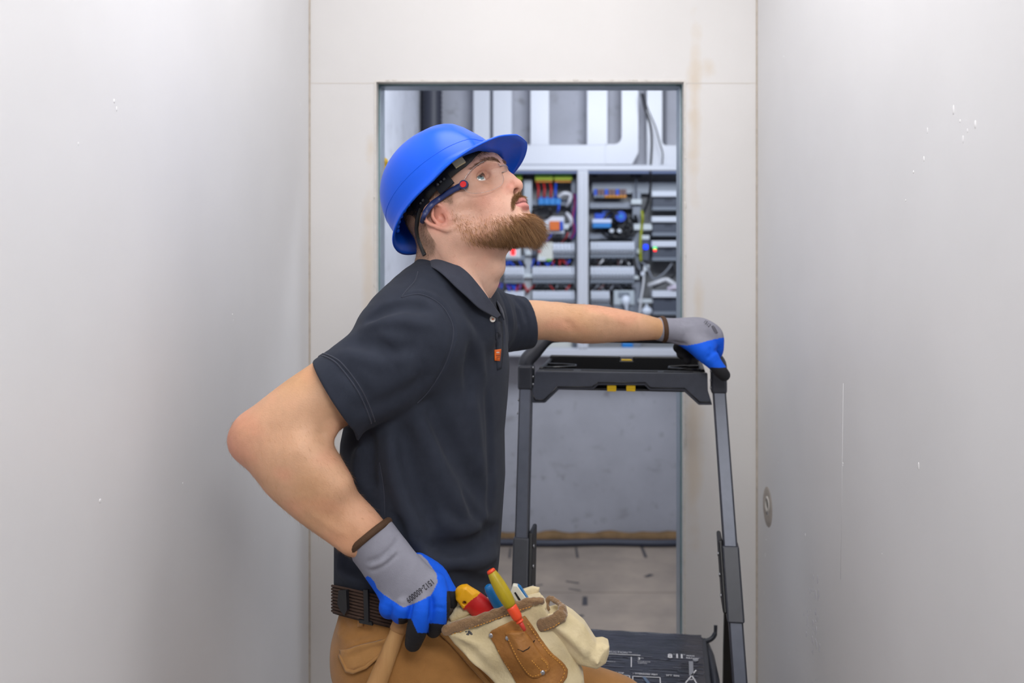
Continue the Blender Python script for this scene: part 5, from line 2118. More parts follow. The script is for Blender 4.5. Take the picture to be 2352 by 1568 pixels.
def fold(px, w, amp):
    w = w if w < 0.006 else w * 0.80
    q = [SH.hit(*p) for p in px]
    q = [p for p in q if p is not None]
    if len(q) > 1:
        SH.ridge(smooth_path(q, 4), w, amp * (1.3 if w < 0.006 else FOLD if abs(amp) < 0.0055 else 2.7))


# seams
fold([(919, 682), (960, 676), (997, 689), (1023, 714), (1040, 754), (1035, 798), (1017, 846), (985, 898), (955, 930)], 0.0035, -0.0030)
fold([(926, 676), (962, 669), (1003, 682), (1030, 709), (1047, 752), (1042, 800), (1024, 850)], 0.004, 0.0018)
fold([(960, 622), (953, 645), (936, 664), (920, 681)], 0.0032, -0.0026)
fold([(870, 1060), (880, 1120), (884, 1190)], 0.003, -0.0022)
fold([(772, 1316), (820, 1322), (860, 1328), (950, 1345)], 0.003, -0.0020)
# drape: sleeve
fold([(842, 742), (880, 716), (930, 702), (985, 712)], 0.012, -0.0055)
fold([(832, 752), (870, 742), (930, 738), (990, 748)], 0.013, 0.0045)
fold([(800, 790), (850, 790), (905, 802), (950, 800)], 0.015, -0.0040)
fold([(775, 812), (830, 822), (880, 842)], 0.014, 0.0035)
fold([(820, 935), (870, 930), (930, 900), (985, 860)], 0.018, -0.0040)
fold([(880, 770), (915, 790), (935, 840), (930, 885)], 0.018, 0.0035)
fold([(795, 850), (820, 880), (850, 915)], 0.012, -0.003)
# drape: body
fold([(985, 925), (1010, 980), (1060, 1060), (1110, 1150)], 0.022, -0.0075)
fold([(960, 940), (985, 1010), (1020, 1100), (1070, 1190)], 0.018, 0.0060)
fold([(925, 985), (935, 1050), (960, 1130), (1000, 1220)], 0.018, -0.0060)
fold([(898, 1000), (905, 1080), (930, 1160), (965, 1230)], 0.016, 0.0060)
fold([(850, 1000), (848, 1060), (852, 1120)], 0.013, -0.0055)
fold([(822, 995), (820, 1050), (822, 1110)], 0.011, 0.0045)
fold([(1080, 900), (1095, 990), (1105, 1100)], 0.018, 0.0040)
fold([(1118, 900), (1125, 980), (1128, 1080), (1124, 1180)], 0.014, -0.0050)
fold([(1060, 740), (1095, 800), (1112, 870)], 0.016, 0.0040)
fold([(1080, 790), (1075, 850), (1085, 920)], 0.016, -0.0040)
fold([(1000, 1255), (1045, 1262), (1100, 1245), (1140, 1215)], 0.016, -0.0105)
fold([(990, 1280), (1040, 1292), (1095, 1290), (1138, 1275)], 0.014, 0.0070)
fold([(1000, 1318), (1045, 1322), (1090, 1335), (1128, 1340)], 0.012, -0.0070)
fold([(930, 1215), (960, 1265), (1005, 1305), (1060, 1330)], 0.013, 0.0065)
fold([(905, 1190), (935, 1250), (980, 1310), (1030, 1350)], 0.013, -0.0060)
fold([(1010, 1190), (1060, 1215), (1120, 1190)], 0.016, 0.0050)
fold([(1060, 1120), (1100, 1190), (1138, 1230)], 0.012, -0.0045)
fold([(785, 1280), (800, 1300), (830, 1310)], 0.012, -0.0055)
fold([(775, 1300), (800, 1325), (850, 1335)], 0.010, 0.0045)
# far sleeve: soft radial folds
for k_, (x0, y0, x1, y1) in enumerate(((1148, 672, 1170, 760), (1165, 672, 1192, 750), (1182, 684, 1208, 740), (1140, 690, 1158, 790))):
    fold([(x0, y0), ((x0 + x1) / 2 + 6, (y0 + y1) / 2 - 4), (x1, y1)], 0.007, -0.0045)
    fold([(x0 + 8, y0), ((x0 + x1) / 2 + 14, (y0 + y1) / 2 - 4), (x1 + 8, y1)], 0.006, 0.0030)
SHIRT = SH.obj('polo_shirt', NAVY, MAN, relax=2)


def seam(px, r=0.0011, lift=0.0002):
    q = [p for p in (SH.hit(*t, back=lift) for t in [(float(p.x), float(p.y)) for p in smooth_path([(x, y, 0) for x, y in px], 6)]) if p is not None]
    B().tube(q, r, 6).build('seam', NAVY_RIB, SHIRT)


seam([(922, 683), (960, 675), (997, 688), (1024, 714), (1041, 754), (1036, 798), (1018, 846), (985, 898), (958, 926)])
seam([(960, 624), (953, 645), (936, 664), (922, 682)])
seam([(872, 1062), (881, 1120), (884, 1190)], 0.0008)
seam([(722, 824), (734, 815), (767, 829), (793, 857), (821, 897), (840, 936), (853, 972)], 0.0013, 0.0004)
seam([(732, 819), (742, 812), (774, 825), (801, 853), (829, 893), (848, 932), (861, 968)], 0.0013, 0.0004)


def sheet(name, m, parent, rowsA, thick, closed=False, nv=8, crown=0.0):
    """cloth strip between two 3D edge curves (same count), given thickness along its own normal"""
    A, Z = [Vector(p) for p in rowsA[0]], [Vector(p) for p in rowsA[1]]
    rows = []
    for j in range(nv + 1):
        t = j / nv
        rows.append([a.lerp(z, t) for a, z in zip(A, Z)])
    b = B()
    b.grid(rows)
    o = b.build(name, m, parent)
    md = o.modifiers.new('thickness', 'SOLIDIFY')
    md.thickness = thick
    md.offset = 0.0
    sb = o.modifiers.new('round', 'SUBSURF')
    sb.levels = sb.render_levels = 1
    return o


# collar: a turned-down rib collar round the back of the neck, open at the front
up = smooth_path([P(1150, 724, 1.640), P(1122, 684, 1.612), P(1100, 655, 1.605), P(1076, 627, 1.605), P(1051, 608, 1.612), P(1023, 592, 1.625), P(995, 585, 1.650), P(974, 587, 1.690), P(966, 588, 1.725),
                  P(985, 586, 1.765), P(1030, 592, 1.800), P(1080, 618, 1.820), P(1118, 655, 1.81), P(1140, 690, 1.765), P(1152, 718, 1.725)], 5)
dn = smooth_path([P(1141, 731, 1.628), P(1101, 709, 1.592), P(1073, 683, 1.580), P(1045, 658, 1.576), P(1023, 636, 1.582), P(1000, 618, 1.600), P(978, 611, 1.640), P(963, 611, 1.695), P(956, 612, 1.735),
                  P(985, 610, 1.790), P(1035, 618, 1.828), P(1092, 645, 1.850), P(1132, 680, 1.84), P(1154, 712, 1.79), P(1158, 736, 1.735)], 5)
sheet('collar', NAVY_RIB, SHIRT, (up, dn), 0.0034)
# placket edge, button, woven tag
bt = SH.hit(1131, 733, back=0.004) or P(1131, 733, 1.64)
b = B()
bd_ = Vector((0.35, -0.92, 0.12)).normalized()
b.cyl(bt - bd_ * 0.001, bt + bd_ * 0.0025, 0.0056, 0.0050, 20)
b.build('button', mat('pearl_button', (214, 208, 200), 0.25), SHIRT)
b = B()
b.cyl(bt + bd_ * 0.002, bt + bd_ * 0.0032, 0.0017, 0.0015, 12)
b.build('button_thread', mat('orange_thread', (196, 92, 44), 0.7), SHIRT)


def strip_on(sd, name, m, parent, edgeA, edgeB, lift, thick=0.0016, nv=3, sub=4):
    """thin flat piece laid on a sculpted surface between two pixel polylines"""
    def path(e):
        o = []
        for i in range(len(e) - 1):
            for k in range(sub):
                t = k / sub
                o.append((e[i][0] * (1 - t) + e[i + 1][0] * t, e[i][1] * (1 - t) + e[i + 1][1] * t))
        o.append(e[-1])
        return o
    A, Z = path(edgeA), path(edgeB)
    rows = []
    last = None
    for j in range(nv + 1):
        t = j / nv
        row = []
        for p, q in zip(A, Z):
            x, y = p[0] * (1 - t) + q[0] * t, p[1] * (1 - t) + q[1] * t
            w = sd.hit(x, y, back=lift)
            if w is None:
                w = last if last is not None else P(x, y, 1.6)
            last = w
            row.append(w)
        rows.append(row)
    b = B()
    b.grid(rows)
    o = b.build(name, m, parent)
    md = o.modifiers.new('thickness', 'SOLIDIFY')
    md.thickness = thick
    md.offset = 0.0
    return o


strip_on(SH, 'placket', NAVY, SHIRT, [(1136, 738), (1138, 770), (1140, 810), (1142, 850)], [(1152, 738), (1155, 772), (1155, 810), (1151, 846)], 0.0012, 0.0022)
TAGO = mat('orange_woven_tag', (238, 108, 18), 0.6, bump=0.2, bscale=900)
tg = strip_on(SH, 'woven_tag', TAGO, SHIRT, [(1136, 803), (1136.5, 828)], [(1151, 801), (1148, 829)], 0.0045, 0.0014)
for k_, (y0, y1, x0, x1, c_) in enumerate(((808, 811, 1138, 1147, 'w'), (815, 816.5, 1138, 1148, 'k'), (819, 820.5, 1138, 1147, 'k'), (823, 824, 1138, 1144, 'k'))):
    strip_on(SH, 'tag_print', mat('tag_white', (240, 226, 214), 0.6) if c_ == 'w' else mat('tag_dark', (96, 40, 20), 0.6), tg,
             [(x0, y0), (x1, y0)], [(x0, y1), (x1, y1)], 0.0062, 0.0004, 1, 2)

# ---- trousers
TAN = mat('tan_canvas', (168, 120, 68), 0.85, var=0.14, vscale=22, bump=0.25, bscale=700, sheen=0.2, spec=0.2)
TAND = mat('tan_canvas_fold', (176, 130, 78), 0.85, var=0.14, vscale=22, bump=0.25, bscale=700, sheen=0.2, spec=0.2)
TR = SDF((-0.46, 1.44, 0.06), (0.26, 2.02, 1.08), 0.0055)
s = TR
loft(s, [(1240, 958, 146, 0.158), (1340, 955, 147, 0.162), (1400, 952, 149, 0.166), (1440, 951, 152, 0.172), (1500, 954, 150, 0.174), (1560, 962, 142, 0.168), (1620, 966, 124, 0.15)], 1.74)
s.chain([P(935, 1500, 1.665), P(1120, 1570, 1.655), P(1400, 1665, 1.67)], [0.108, 0.104, 0.080], k=0.05)
s.chain([P(1400, 1665, 1.67), (0.115, 1.715, 0.56), (0.105, 1.745, 0.40)], [0.078, 0.068, 0.066], k=0.03)
s.chain([P(940, 1500, 1.83), (-0.255, 1.835, 0.52), (-0.275, 1.845, 0.10)], [0.104, 0.080, 0.072], k=0.05)
s.ell(P(875, 1505, 1.70), (0.072, 0.085, 0.075), k=0.05)
s.half(HEM0 + np.array([0, 0, 0.012]), -HEMN, k=0.004)


def tfold(px, w, amp):
    q = [TR.hit(*p) for p in px]
    q = [p for p in q if p is not None]
    if len(q) > 1:
        TR.ridge(smooth_path(q, 4), w, amp * 1.7)


tfold([(790, 1495), (830, 1476), (880, 1468), (930, 1475)], 0.008, 0.006)
tfold([(790, 1482), (830, 1465), (890, 1458)], 0.006, -0.004)
tfold([(800, 1510), (850, 1486), (900, 1482)], 0.006, -0.004)
tfold([(1015, 1458), (1050, 1490), (1085, 1530), (1130, 1575)], 0.005, -0.005)
tfold([(1008, 1462), (1043, 1496), (1080, 1538), (1120, 1580)], 0.006, 0.004)
tfold([(980, 1500), (960, 1540), (930, 1580)], 0.012, -0.005)
tfold([(1020, 1530), (1050, 1555), (1100, 1580)], 0.012, -0.005)
tfold([(825, 1415), (828, 1440), (830, 1460)], 0.004, -0.003)
tfold([(782, 1432), (815, 1448), (860, 1452)], 0.008, -0.004)
tfold([(776, 1450), (800, 1470), (830, 1478)], 0.007, 0.004)
tfold([(940, 1490), (1000, 1510), (1050, 1548)], 0.014, 0.004)
tfold([(905, 1460), (930, 1500), (925, 1550)], 0.010, -0.003)
TROUS = TR.obj('trousers', TAN, MAN)
# back pocket flap with its turned-up corner
fl_ = strip_on(TR, 'pocket_flap', TAND, TROUS, [(781, 1492), (800, 1490), (830, 1481), (862, 1474), (896, 1462)], [(783, 1502), (800, 1541), (838, 1532), (868, 1508), (897, 1476)], 0.007, 0.004, 6, 5)
strip_on(TR, 'flap_hem', TAND, TROUS, [(781, 1500), (797, 1534), (812, 1538), (840, 1527), (868, 1503), (896, 1474)], [(779, 1508), (795, 1543), (812, 1547), (842, 1535), (872, 1509), (899, 1478)], 0.010, 0.004, 2, 5)
strip_on(TR, 'belt_loop', TAND, TROUS, [(820, 1400), (822, 1438)], [(833, 1400), (834, 1438)], 0.004, 0.003)
strip_on(TR, 'pocket_edge', TAND, TROUS, [(1010, 1455), (1045, 1490), (1082, 1532), (1125, 1580)], [(1018, 1452), (1053, 1486), (1090, 1528), (1133, 1576)], 0.003, 0.003)
# boots
BOOT = mat('work_boot_leather', (70, 56, 44), 0.6, bump=0.2, bscale=60)
for nm, c, dx in (('boot', (-0.275, 1.845, 0.0), 0.0), ('boot', (0.105, 1.745, 0.302), 0.0)):
    s = SDF((-0.14, -0.07, -0.005), (0.22, 0.07, 0.16), 0.005, c)
    s.chain([(0.0, 0, 0.14), (-0.01, 0, 0.08), (0.0, 0, 0.05)], [0.052, 0.048, 0.046])
    s.chain([(-0.03, 0, 0.042), (0.08, 0, 0.042), (0.15, 0, 0.034)], [0.040, 0.042, 0.036], k=0.03)
    s.half((0, 0, 0.0), (0, 0, -1))
    s.obj(nm, BOOT, MAN)

# ---- gloves
GLV = mat('glove_knit', (150, 150, 160), 0.75, attr='Tint', var=0.06, vscale=80, bump=0.22, bscale=900, spec=0.3)
GREY_, BLUE_, BLK_ = [np.array(lin(*c)[:3]) for c in ((140, 140, 152), (8, 92, 226), (34, 34, 38))]


def inpoly(poly, x, y):
    ins = np.zeros(len(x), bool)
    n = len(poly)
    for i in range(n):
        (xa, ya), (xb, yb_) = poly[i], poly[(i + 1) % n]
        if ya == yb_:
            continue
        ins ^= ((ya > y) != (yb_ > y)) & (x < (xb - xa) * (y - ya) / (yb_ - ya) + xa)
    return ins


def topx(W):
    return CX + F * W[:, 0] / W[:, 1], CY - F * (W[:, 2] - CAMZ) / W[:, 1]


G1 = SDF((-0.305, 1.455, 0.955 - 0.07), (-0.135, 1.63, 1.155), 0.0015)
s = G1
s.chain([P(862, 1250, 1.535), P(888, 1285, 1.530), P(912, 1318, 1.525), P(940, 1350, 1.522)], [R_(54, 1.53), R_(59, 1.53), R_(65, 1.53), R_(66, 1.53)], flat=((0.1, 1, 0), 0.62))
s.cap(P(850, 1235, 1.537), P(880, 1274, 1.533), R_(57, 1.537), R_(52, 1.535), k=0.02)
s.half(P(850, 1236, 1.537), np.array(P(840, 1222, 1.54)) - np.array(P(912, 1318, 1.525)))
s.cap(P(905, 1372, 1.522), P(1000, 1342, 1.518), R_(27, 1.52), R_(26, 1.52), k=0.014)
FG = dict(index=([P(1000, 1340, 1.515), P(1011, 1384, 1.503), P(1006, 1420, 1.508), P(996, 1446, 1.522)], (24, 23.5, 22.5, 18)),
          middle=([P(972, 1360, 1.508), P(968, 1402, 1.495), P(958, 1444, 1.500), P(949, 1476, 1.515)], (25, 25, 24.5, 19.5)),
          ring=([P(935, 1374, 1.508), P(924, 1400, 1.502), P(920, 1410, 1.530), P(935, 1410, 1.560)], (26, 24, 22, 19)),
          little=([P(898, 1372, 1.515), P(890, 1394, 1.512), P(895, 1402, 1.535), P(912, 1400, 1.560)], (23, 20, 19, 17)))
for nm, (pp, rr) in FG.items():
    s.chain(pp, [R_(r, 1.51) for r in rr], k=0.0025)
s.chain([P(960, 1300, 1.548), P(1000, 1318, 1.558), P(1024, 1345, 1.556), P(1037, 1368, 1.550), P(1038, 1384, 1.548)], [R_(r, 1.55) for r in (30, 24, 17.5, 16, 13)], k=0.006)
for (pxs, w, amp) in (([(842, 1290), (872, 1282), (905, 1252), (914, 1236)], .0045, -.0035), ([(850, 1312), (880, 1300), (915, 1270)], .0045, -.003), ([(846, 1302), (878, 1292), (912, 1262)], .004, .0025),
                      ([(992, 1372), (990, 1400), (986, 1425)], .004, -.004), ([(948, 1384), (942, 1410), (940, 1425)], .004, -.004), ([(905, 1385), (925, 1392), (960, 1378)], .005, -.0022), ([(880, 1365), (900, 1385), (930, 1398)], .005, .002),
                      ([(993, 1398), (1005, 1394), (1018, 1398)], .003, -.0015)):
    q = [G1.hit(*p) for p in pxs]
    q = [p for p in q if p is not None]
    if len(q) > 1:
        s.ridge(smooth_path(q, 4), w, amp)
v, q = biggest(*s.mesh())
v = relax_mesh(v, q, 1)
px, py = topx(v)
grey = inpoly([(800, 1290), (900, 1190), (920, 1225), (955, 1262), (981, 1286), (1003, 1318), (1005, 1336), (991, 1366), (972, 1376), (950, 1386), (926, 1395), (901, 1378), (880, 1364), (866, 1351), (860, 1336), (850, 1325), (815, 1310)], px, py) & (v[:, 1] < 1.545)
cuff = (px - 850) * 0.66 + (py - 1234) * 0.75 < 62
blk = ((px > 985) & (px < 1030) & (py > 1431 + (px - 990) * 0.10) & (py > 1400)) | ((px <= 985) & (px > 915) & (py > 1420 + np.clip(px - 944, 0, 15) * 2.2)) | ((px > 1026) & (py > 1357)) | (v[:, 1] > 1.552) & (py > 1380)
C = np.where((grey | cuff)[:, None], GREY_, BLUE_)
C = np.where(blk[:, None], BLK_, C)
me = mesh_np('work_glove', v, q)
color_attr(me, 'Tint', C)
GL1 = link('work_glove', me, GLV, MAN)
tag(GL1, 'grey and blue knit work glove with black fingertips')
# brown cuff hem
BRH = mat('brown_cuff_hem', (74, 50, 30), 0.8, bump=0.3, bscale=500)


def ring(name, c, axis, ra, rb, tube, m, parent, long=None):
    axis = Vector(axis).normalized()
    e1 = axis.cross(Vector((0, 1, 0))).normalized()
    e2 = axis.cross(e1)
    pts = [Vector(c) + e1 * ra * math.cos(a) + e2 * rb * math.sin(a) for a in np.linspace(0, 2 * math.pi, 41)[:-1]]
    b = B()
    rings = []
    for i, p in enumerate(pts):
        t = (pts[(i + 1) % 40] - pts[i - 1]).normalized()
        n = (p - Vector(c)).normalized()
        rings.append([p + n * tube * math.cos(a) + axis * tube * 1.35 * math.sin(a) for a in np.linspace(0, 2 * math.pi, 11)[:-1]])
    rings.append(rings[0])
    b.grid(rings, closed=True)
    return b.build(name, m, parent)


a1 = np.array(P(912, 1318, 1.525)) - np.array(P(840, 1222, 1.54))
ring('cuff_hem', P(848, 1233, 1.537), a1, R_(57.5, 1.537), R_(57.5, 1.537), 0.0045, BRH, GL1)

G2 = SDF((0.185, 2.05, 1.20), (0.46, 2.36, 1.50), 0.0017)
s = G2
D2 = 2.18
s.chain([P(1518, 756, 2.16), P(1545, 759, 2.17), P(1575, 762, 2.18), P(1608, 764, 2.19), P(1632, 772, 2.195)], [R_(r, D2) for r in (27, 28.5, 33, 35, 29)])
s.chain([P(1628, 768, 2.195), P(1645, 785, 2.190), P(1648, 806, 2.200), P(1640, 822, 2.235)], [R_(r, D2) for r in (24, 17, 13.5, 12)], k=0.010)
s.chain([P(1592, 782, 2.165), P(1618, 806, 2.150), P(1641, 834, 2.140), P(1655, 852, 2.138), P(1663, 861, 2.140)], [R_(r, D2) for r in (25, 25, 17, 15.5, 14)], k=0.012)
s.cap(P(1585, 780, 2.17), P(1625, 800, 2.165), R_(20, D2), R_(22, D2), k=0.012)
for (a, b2, c2, d2) in (((1622, 770, 2.21), (1628, 785, 2.265), (1605, 812, 2.275), (1578, 826, 2.225)), ((1606, 768, 2.22), (1608, 780, 2.275), (1588, 806, 2.280), (1566, 812, 2.225)),
                        ((1590, 768, 2.22), (1588, 776, 2.270), (1570, 794, 2.275), (1558, 798, 2.225))):
    s.chain([P(*a), P(*b2), P(*c2), P(*d2)], [R_(r, D2) for r in (18, 15, 14, 12.5)], k=0.004)
for (pxs, w, amp) in (([(1560, 735), (1575, 742), (1590, 740)], .006, -.003), ([(1610, 832), (1625, 822), (1638, 806)], .006, -.003), ([(1545, 784), (1560, 788), (1578, 790)], .005, -.003), ([(1632, 800), (1642, 806), (1650, 800)], .005, -.004)):
    qq = [G2.hit(*p, D0=1.9) for p in pxs]
    qq = [p for p in qq if p is not None]
    if len(qq) > 1:
        s.ridge(smooth_path(qq, 4), w, amp)
v, q = biggest(*s.mesh())
v = relax_mesh(v, q, 1)
px, py = topx(v)
grey = (inpoly([(1480, 700), (1620, 700), (1655, 740), (1670, 772), (1659, 775), (1627, 782), (1602, 789), (1579, 793), (1556, 792), (1540, 800), (1480, 800)], px, py)) & ((v[:, 1] < 2.235) | (py < 772))
blk = ((px > 1630) & (py > 844 - (px - 1630) * 0.02)) | ((v[:, 1] > 2.205) & (py > 788)) | ((py > 792 + (px - 1557) * 0.76) & (px < 1622) & (v[:, 1] > 2.18))
C = np.where(grey[:, None], GREY_, BLUE_)
C = np.where(blk[:, None], BLK_, C)
me = mesh_np('work_glove', v, q)
color_attr(me, 'Tint', C)
GL2 = link('work_glove', me, GLV, MAN)
a2 = np.array(P(1560, 760, 2.18)) - np.array(P(1500, 754, 2.15))
ring('cuff_hem', P(1523, 756, 2.162), a2 + np.array([0, -0.02, 0.012]), R_(27, 2.16), R_(28, 2.16), 0.0042, BRH, GL2)


def stick_text(sd, name, txt, m, parent, px, py, ang, hpx, stretch, D0=1.0, lift=0.0012, bold=0.0):
    """lettering wrapped onto a sculpted surface; ang = direction of the text in the picture plane"""
    me = text_mesh(txt, 1.0, 0.0, 1.05, bold)
    bm2 = bmesh.new()
    bm2.from_mesh(me)
    bmesh.ops.subdivide_edges(bm2, edges=[e for e in bm2.edges if e.calc_length() > 0.2], cuts=1)
    bmesh.ops.triangulate(bm2, faces=bm2.faces[:])
    ca, sa = math.cos(ang), math.sin(ang)
    last = None
    for v_ in bm2.verts:
        x, y = v_.co.x * hpx * stretch, v_.co.y * hpx
        X, Y = px + x * ca + y * sa, py - (-x * sa + y * ca) * 1.0
        w = sd.hit(X, Y, D0, back=lift)
        if w is None:
            w = last or P(X, Y, 1.5)
        last = w
        v_.co = w
    bm2.to_mesh(me)
    bm2.free()
    return link(name, me, m, parent)


INK = mat('glove_print', (40, 38, 46), 0.7)
# reads upside down from the wearer's side, as in the photo
stick_text(G1, 'glove_lettering', '1512-600009', INK, GL1, 965, 1356, math.radians(180 + -38), 19, 0.72, bold=0.012)
stick_text(G2, 'glove_lettering', '1512', INK, GL2, 1624, 743, math.radians(40), 11, 0.8, 1.9)
stick_text(G2, 'glove_lettering', '600009', INK, GL2, 1641, 757, math.radians(62), 11, 0.6, 1.9)
# ================================================================== hard hat
psi, th = math.radians(28), math.radians(41)
hf = Vector((math.cos(th) * math.cos(psi), -math.cos(th) * math.sin(psi), math.sin(th)))
hr_ = Vector((-math.sin(psi), -math.cos(psi), 0))
hu = hf.cross(hr_)
if hu.z < 0:
    hu = -hu
HC = P(1028, 448, 1.685)
HAT = empty('hard_hat')
tag(HAT, 'glossy blue hard hat with short peak worn tilted back on the head', 'hard hat')
HBL = mat('hat_blue_plastic', (0, 88, 226), 0.36, spec=0.32, coat=0.0, var=0.03, vscale=4)
HBL2 = mat('hat_blue_worn', (0, 84, 214), 0.36, rgb2=(52, 112, 206), vscale=26, var=0.1, stretch=(1, 1, 3))
ha, hb, hh = 0.120, 0.108, 0.118


def hat(f, u, r):
    return HC + hf * f + hu * u + hr_ * r


def dome(az, el, off=0.0):
    """az from the front, el 0..90 deg"""
    ce_, se = max(math.cos(el), 0) ** (2 / 2.35), max(math.sin(el), 0) ** (2 / 2.35)
    f, r, u = (ha - off) * math.cos(az) * ce_, (hb - off) * math.sin(az) * ce_, (hh - off) * se
    # flattened brow panel and a raised crown strip
    lim = 0.1135 - off - 0.36 * max(u - 0.03, 0)
    if f > lim:
        f = lim + (f - lim) * 0.15
    if abs(r) < 0.028 and u > 0.03:
        k = 0.0035 * (1 - (abs(r) / 0.028) ** 4)
        u += k
    return f, u, r


def rim(az, q):
    """flare below the dome; q 0..1 outwards. Peak grows at the front"""
    c = math.cos(az)
    pk = max(0.0, (c - 0.28) / 0.72)
    pk = pk * pk * (3 - 2 * pk)
    f, u, r = dome(az, 0)
    n = Vector((math.cos(az) / ha, math.sin(az) / hb, 0)).normalized()
    back = max(0.0, (-c - 0.3) / 0.7)
    wid = 0.008 + 0.052 * pk + 0.008 * back
    drop = -0.012 * min(1, q * 2) * (1 - pk) - 0.010 * back * q + pk * (-0.017 * q * q + 0.000)
    side = 1 - 0.30 * pk * abs(math.sin(az))
    return f + n.x * wid * q * side, u + drop, r + n.y * wid * q * (1 - 0.35 * pk)


AZ = np.linspace(0, 2 * math.pi, 97)[:-1]
b = B()
rows = [[hat(*dome(a, math.radians(e))) for a in AZ] for e in (89.5, 84, 78, 72, 66, 60, 54, 48, 42, 36, 30, 24, 18, 13, 9, 6, 3, 0)]
rows += [[hat(*rim(a, q)) for a in AZ] for q in (0.15, 0.35, 0.55, 0.75, 0.9, 1.0)]


def inner(p, d=0.0032):
    return p - hu * d


b.grid(rows, closed=True)
under = [rows[-1]] + [[inner(hat(*rim(a, q))) for a in AZ] for q in (1.0, 0.8, 0.5, 0.2, 0.0)]
b.grid(under, mi=1, closed=True)
rows = [under[-1]]
rows += [[hat(*dome(a, math.radians(e), 0.0035)) for a in AZ] for e in (2, 8, 16, 26, 38, 50, 62, 74, 84, 89.5)]
b.grid(rows, closed=True)
bmesh.ops.remove_doubles(b.bm, verts=b.bm.verts[:], dist=0.00005)
b.build('shell', [HBL, HBL2], HAT)
# moulded line round the shell a little above the rim
b = B()
pts = []
for a in np.linspace(0, 2 * math.pi, 80):
    f, u, r = dome(a, math.radians(10))
    pts.append(hat(f * 0.9985, u, r * 0.9985))
b.tube(pts, 0.0007, 6)
b.build('moulded_line', HBL, HAT)
# suspension: head band, ratchet pad, nape strap, clips
BKP = mat('harness_black', (22, 23, 26), 0.5, bump=0.1, bscale=200)
b = B()
SKC = (0.0104, -0.0079)                               # skull centre in hat axes


def band_pt(az, u, off):
    return hat(SKC[0] + (0.0965 + off) * math.cos(az), u, SKC[1] + (0.0785 + off) * math.sin(az))


rows = []
for (u0, of) in ((-0.014, 0.0015), (-0.012, 0.0040), (0.0, 0.0060), (0.014, 0.0050), (0.014, 0.0020), (0.0, 0.0020), (-0.012, -0.0010), (-0.014, 0.0015)):
    rows.append([band_pt(a, u0 + 0.004 * max(0, math.cos(a)) ** 2 - 0.010 * max(0, -math.cos(a)), of) for a in AZ])
b.grid(rows, closed=True)
b.build('head_band', BKP, HAT)
def band_piece(name, a0, a1, u0, u1, sc2, m, n=8):
    b = B()
    rows = []
    for a in np.linspace(math.radians(a0), math.radians(a1), n):
        rows.append([band_pt(a, u0, sc2), band_pt(a, u1, sc2), band_pt(a, u1, sc2 + 0.004), band_pt(a, u0, sc2 + 0.004)])
    b.grid(rows, closed=True, smooth=False)
    b.bm.faces.new([v for v in b.bm.verts][:4])
    b.bm.faces.new([v for v in b.bm.verts][-4:])
    return b.build(name, m, HAT)


band_piece('harness_clip', 64, 82, -0.026, 0.012, 0.003, BKP)
band_piece('harness_clip', 96, 108, -0.020, 0.010, 0.004, BKP)
band_piece('ratchet_pad', 118, 140, -0.016, 0.010, 0.003, BKP, 14)
band_piece('paper_label', 44, 55, -0.010, 0.004, 0.012, mat('label_cream', (196, 186, 150), 0.6))
b = B()
for a_ in (70, 74, 78, 100, 104):
    p = band_pt(math.radians(a_), -0.010, 0.0085)
    b.ball(p, 0.0032, 10)
b.build('harness_stud', mat('stud_black', (52, 54, 60), 0.3), HAT)
b = B()
st = [p for p in (HD.hit(x, y, back=0.004) for x, y in ((966, 476), (961, 492), (958, 510), (957, 528), (960, 544), (964, 558), (969, 572), (975, 586))) if p is not None]
b.tube(smooth_path(st, 4), 0.0032, 8, flat=(1.2, 0.5), up=(0, -1, 0))
b.build('nape_strap', BKP, HAT)
b = B()
for a in range(70, 150, 8):
    p = hat(ha * 0.955 * math.cos(math.radians(a)), -0.006, hb * 0.955 * math.sin(math.radians(a)))
    b.ball(p, 0.0045, 8)
b.build('slot_lug', HBL, HAT)['kind'] = 'stuff'

# ================================================================== safety glasses
GLS = empty('safety_glasses')
tag(GLS, 'clear wrap-around safety glasses with navy arms and red hinge dots', 'safety glasses')
gm = bpy.data.materials.new('clear_lens')
gm.use_nodes = True
nt = gm.node_tree
nt.nodes.clear()
out_ = nt.nodes.new('ShaderNodeOutputMaterial')
mxs = nt.nodes.new('ShaderNodeMixShader')
trn = nt.nodes.new('ShaderNodeBsdfTransparent')
trn.inputs[0].default_value = (0.965, 0.965, 0.955, 1)
gls = nt.nodes.new('ShaderNodeBsdfGlossy')
gls.inputs['Roughness'].default_value = 0.03
lw = nt.nodes.new('ShaderNodeFresnel')
lw.inputs['IOR'].default_value = 1.5
nt.links.new(lw.outputs[0], mxs.inputs[0])
nt.links.new(trn.outputs[0], mxs.inputs[1])
nt.links.new(gls.outputs[0], mxs.inputs[2])
nt.links.new(mxs.outputs[0], out_.inputs[0])
EDGE = mat('lens_edge', (222, 212, 206), 0.12, spec=0.7, trans=0.75)


def lens_at(px, py):
    """where the view ray of a pixel meets the curved lens sheet (head axes)"""
    o = HR @ (np.array([0, 0, CAMZ]) - HO)
    d = HR @ np.array([(px - CX) / F, 1.0, -(py - CY) / F])
    ts = np.linspace(1.45, 1.75, 1500)
    q = o[None] + ts[:, None] * d[None]
    r = np.abs(q[:, 2])
    g_ = q[:, 0] - (0.113 - 7.5 * r * r - 35 * np.maximum(r - 0.055, 0) ** 2 - 0.10 * np.maximum(q[:, 1] - 0.040, 0))
    s0 = np.where((g_[:-1] > 0) != (g_[1:] > 0))[0]
    s0 = [i for i in s0 if q[i, 2] > -0.01]
    return q[s0[0]] if s0 else q[np.argmin(np.abs(g_))]


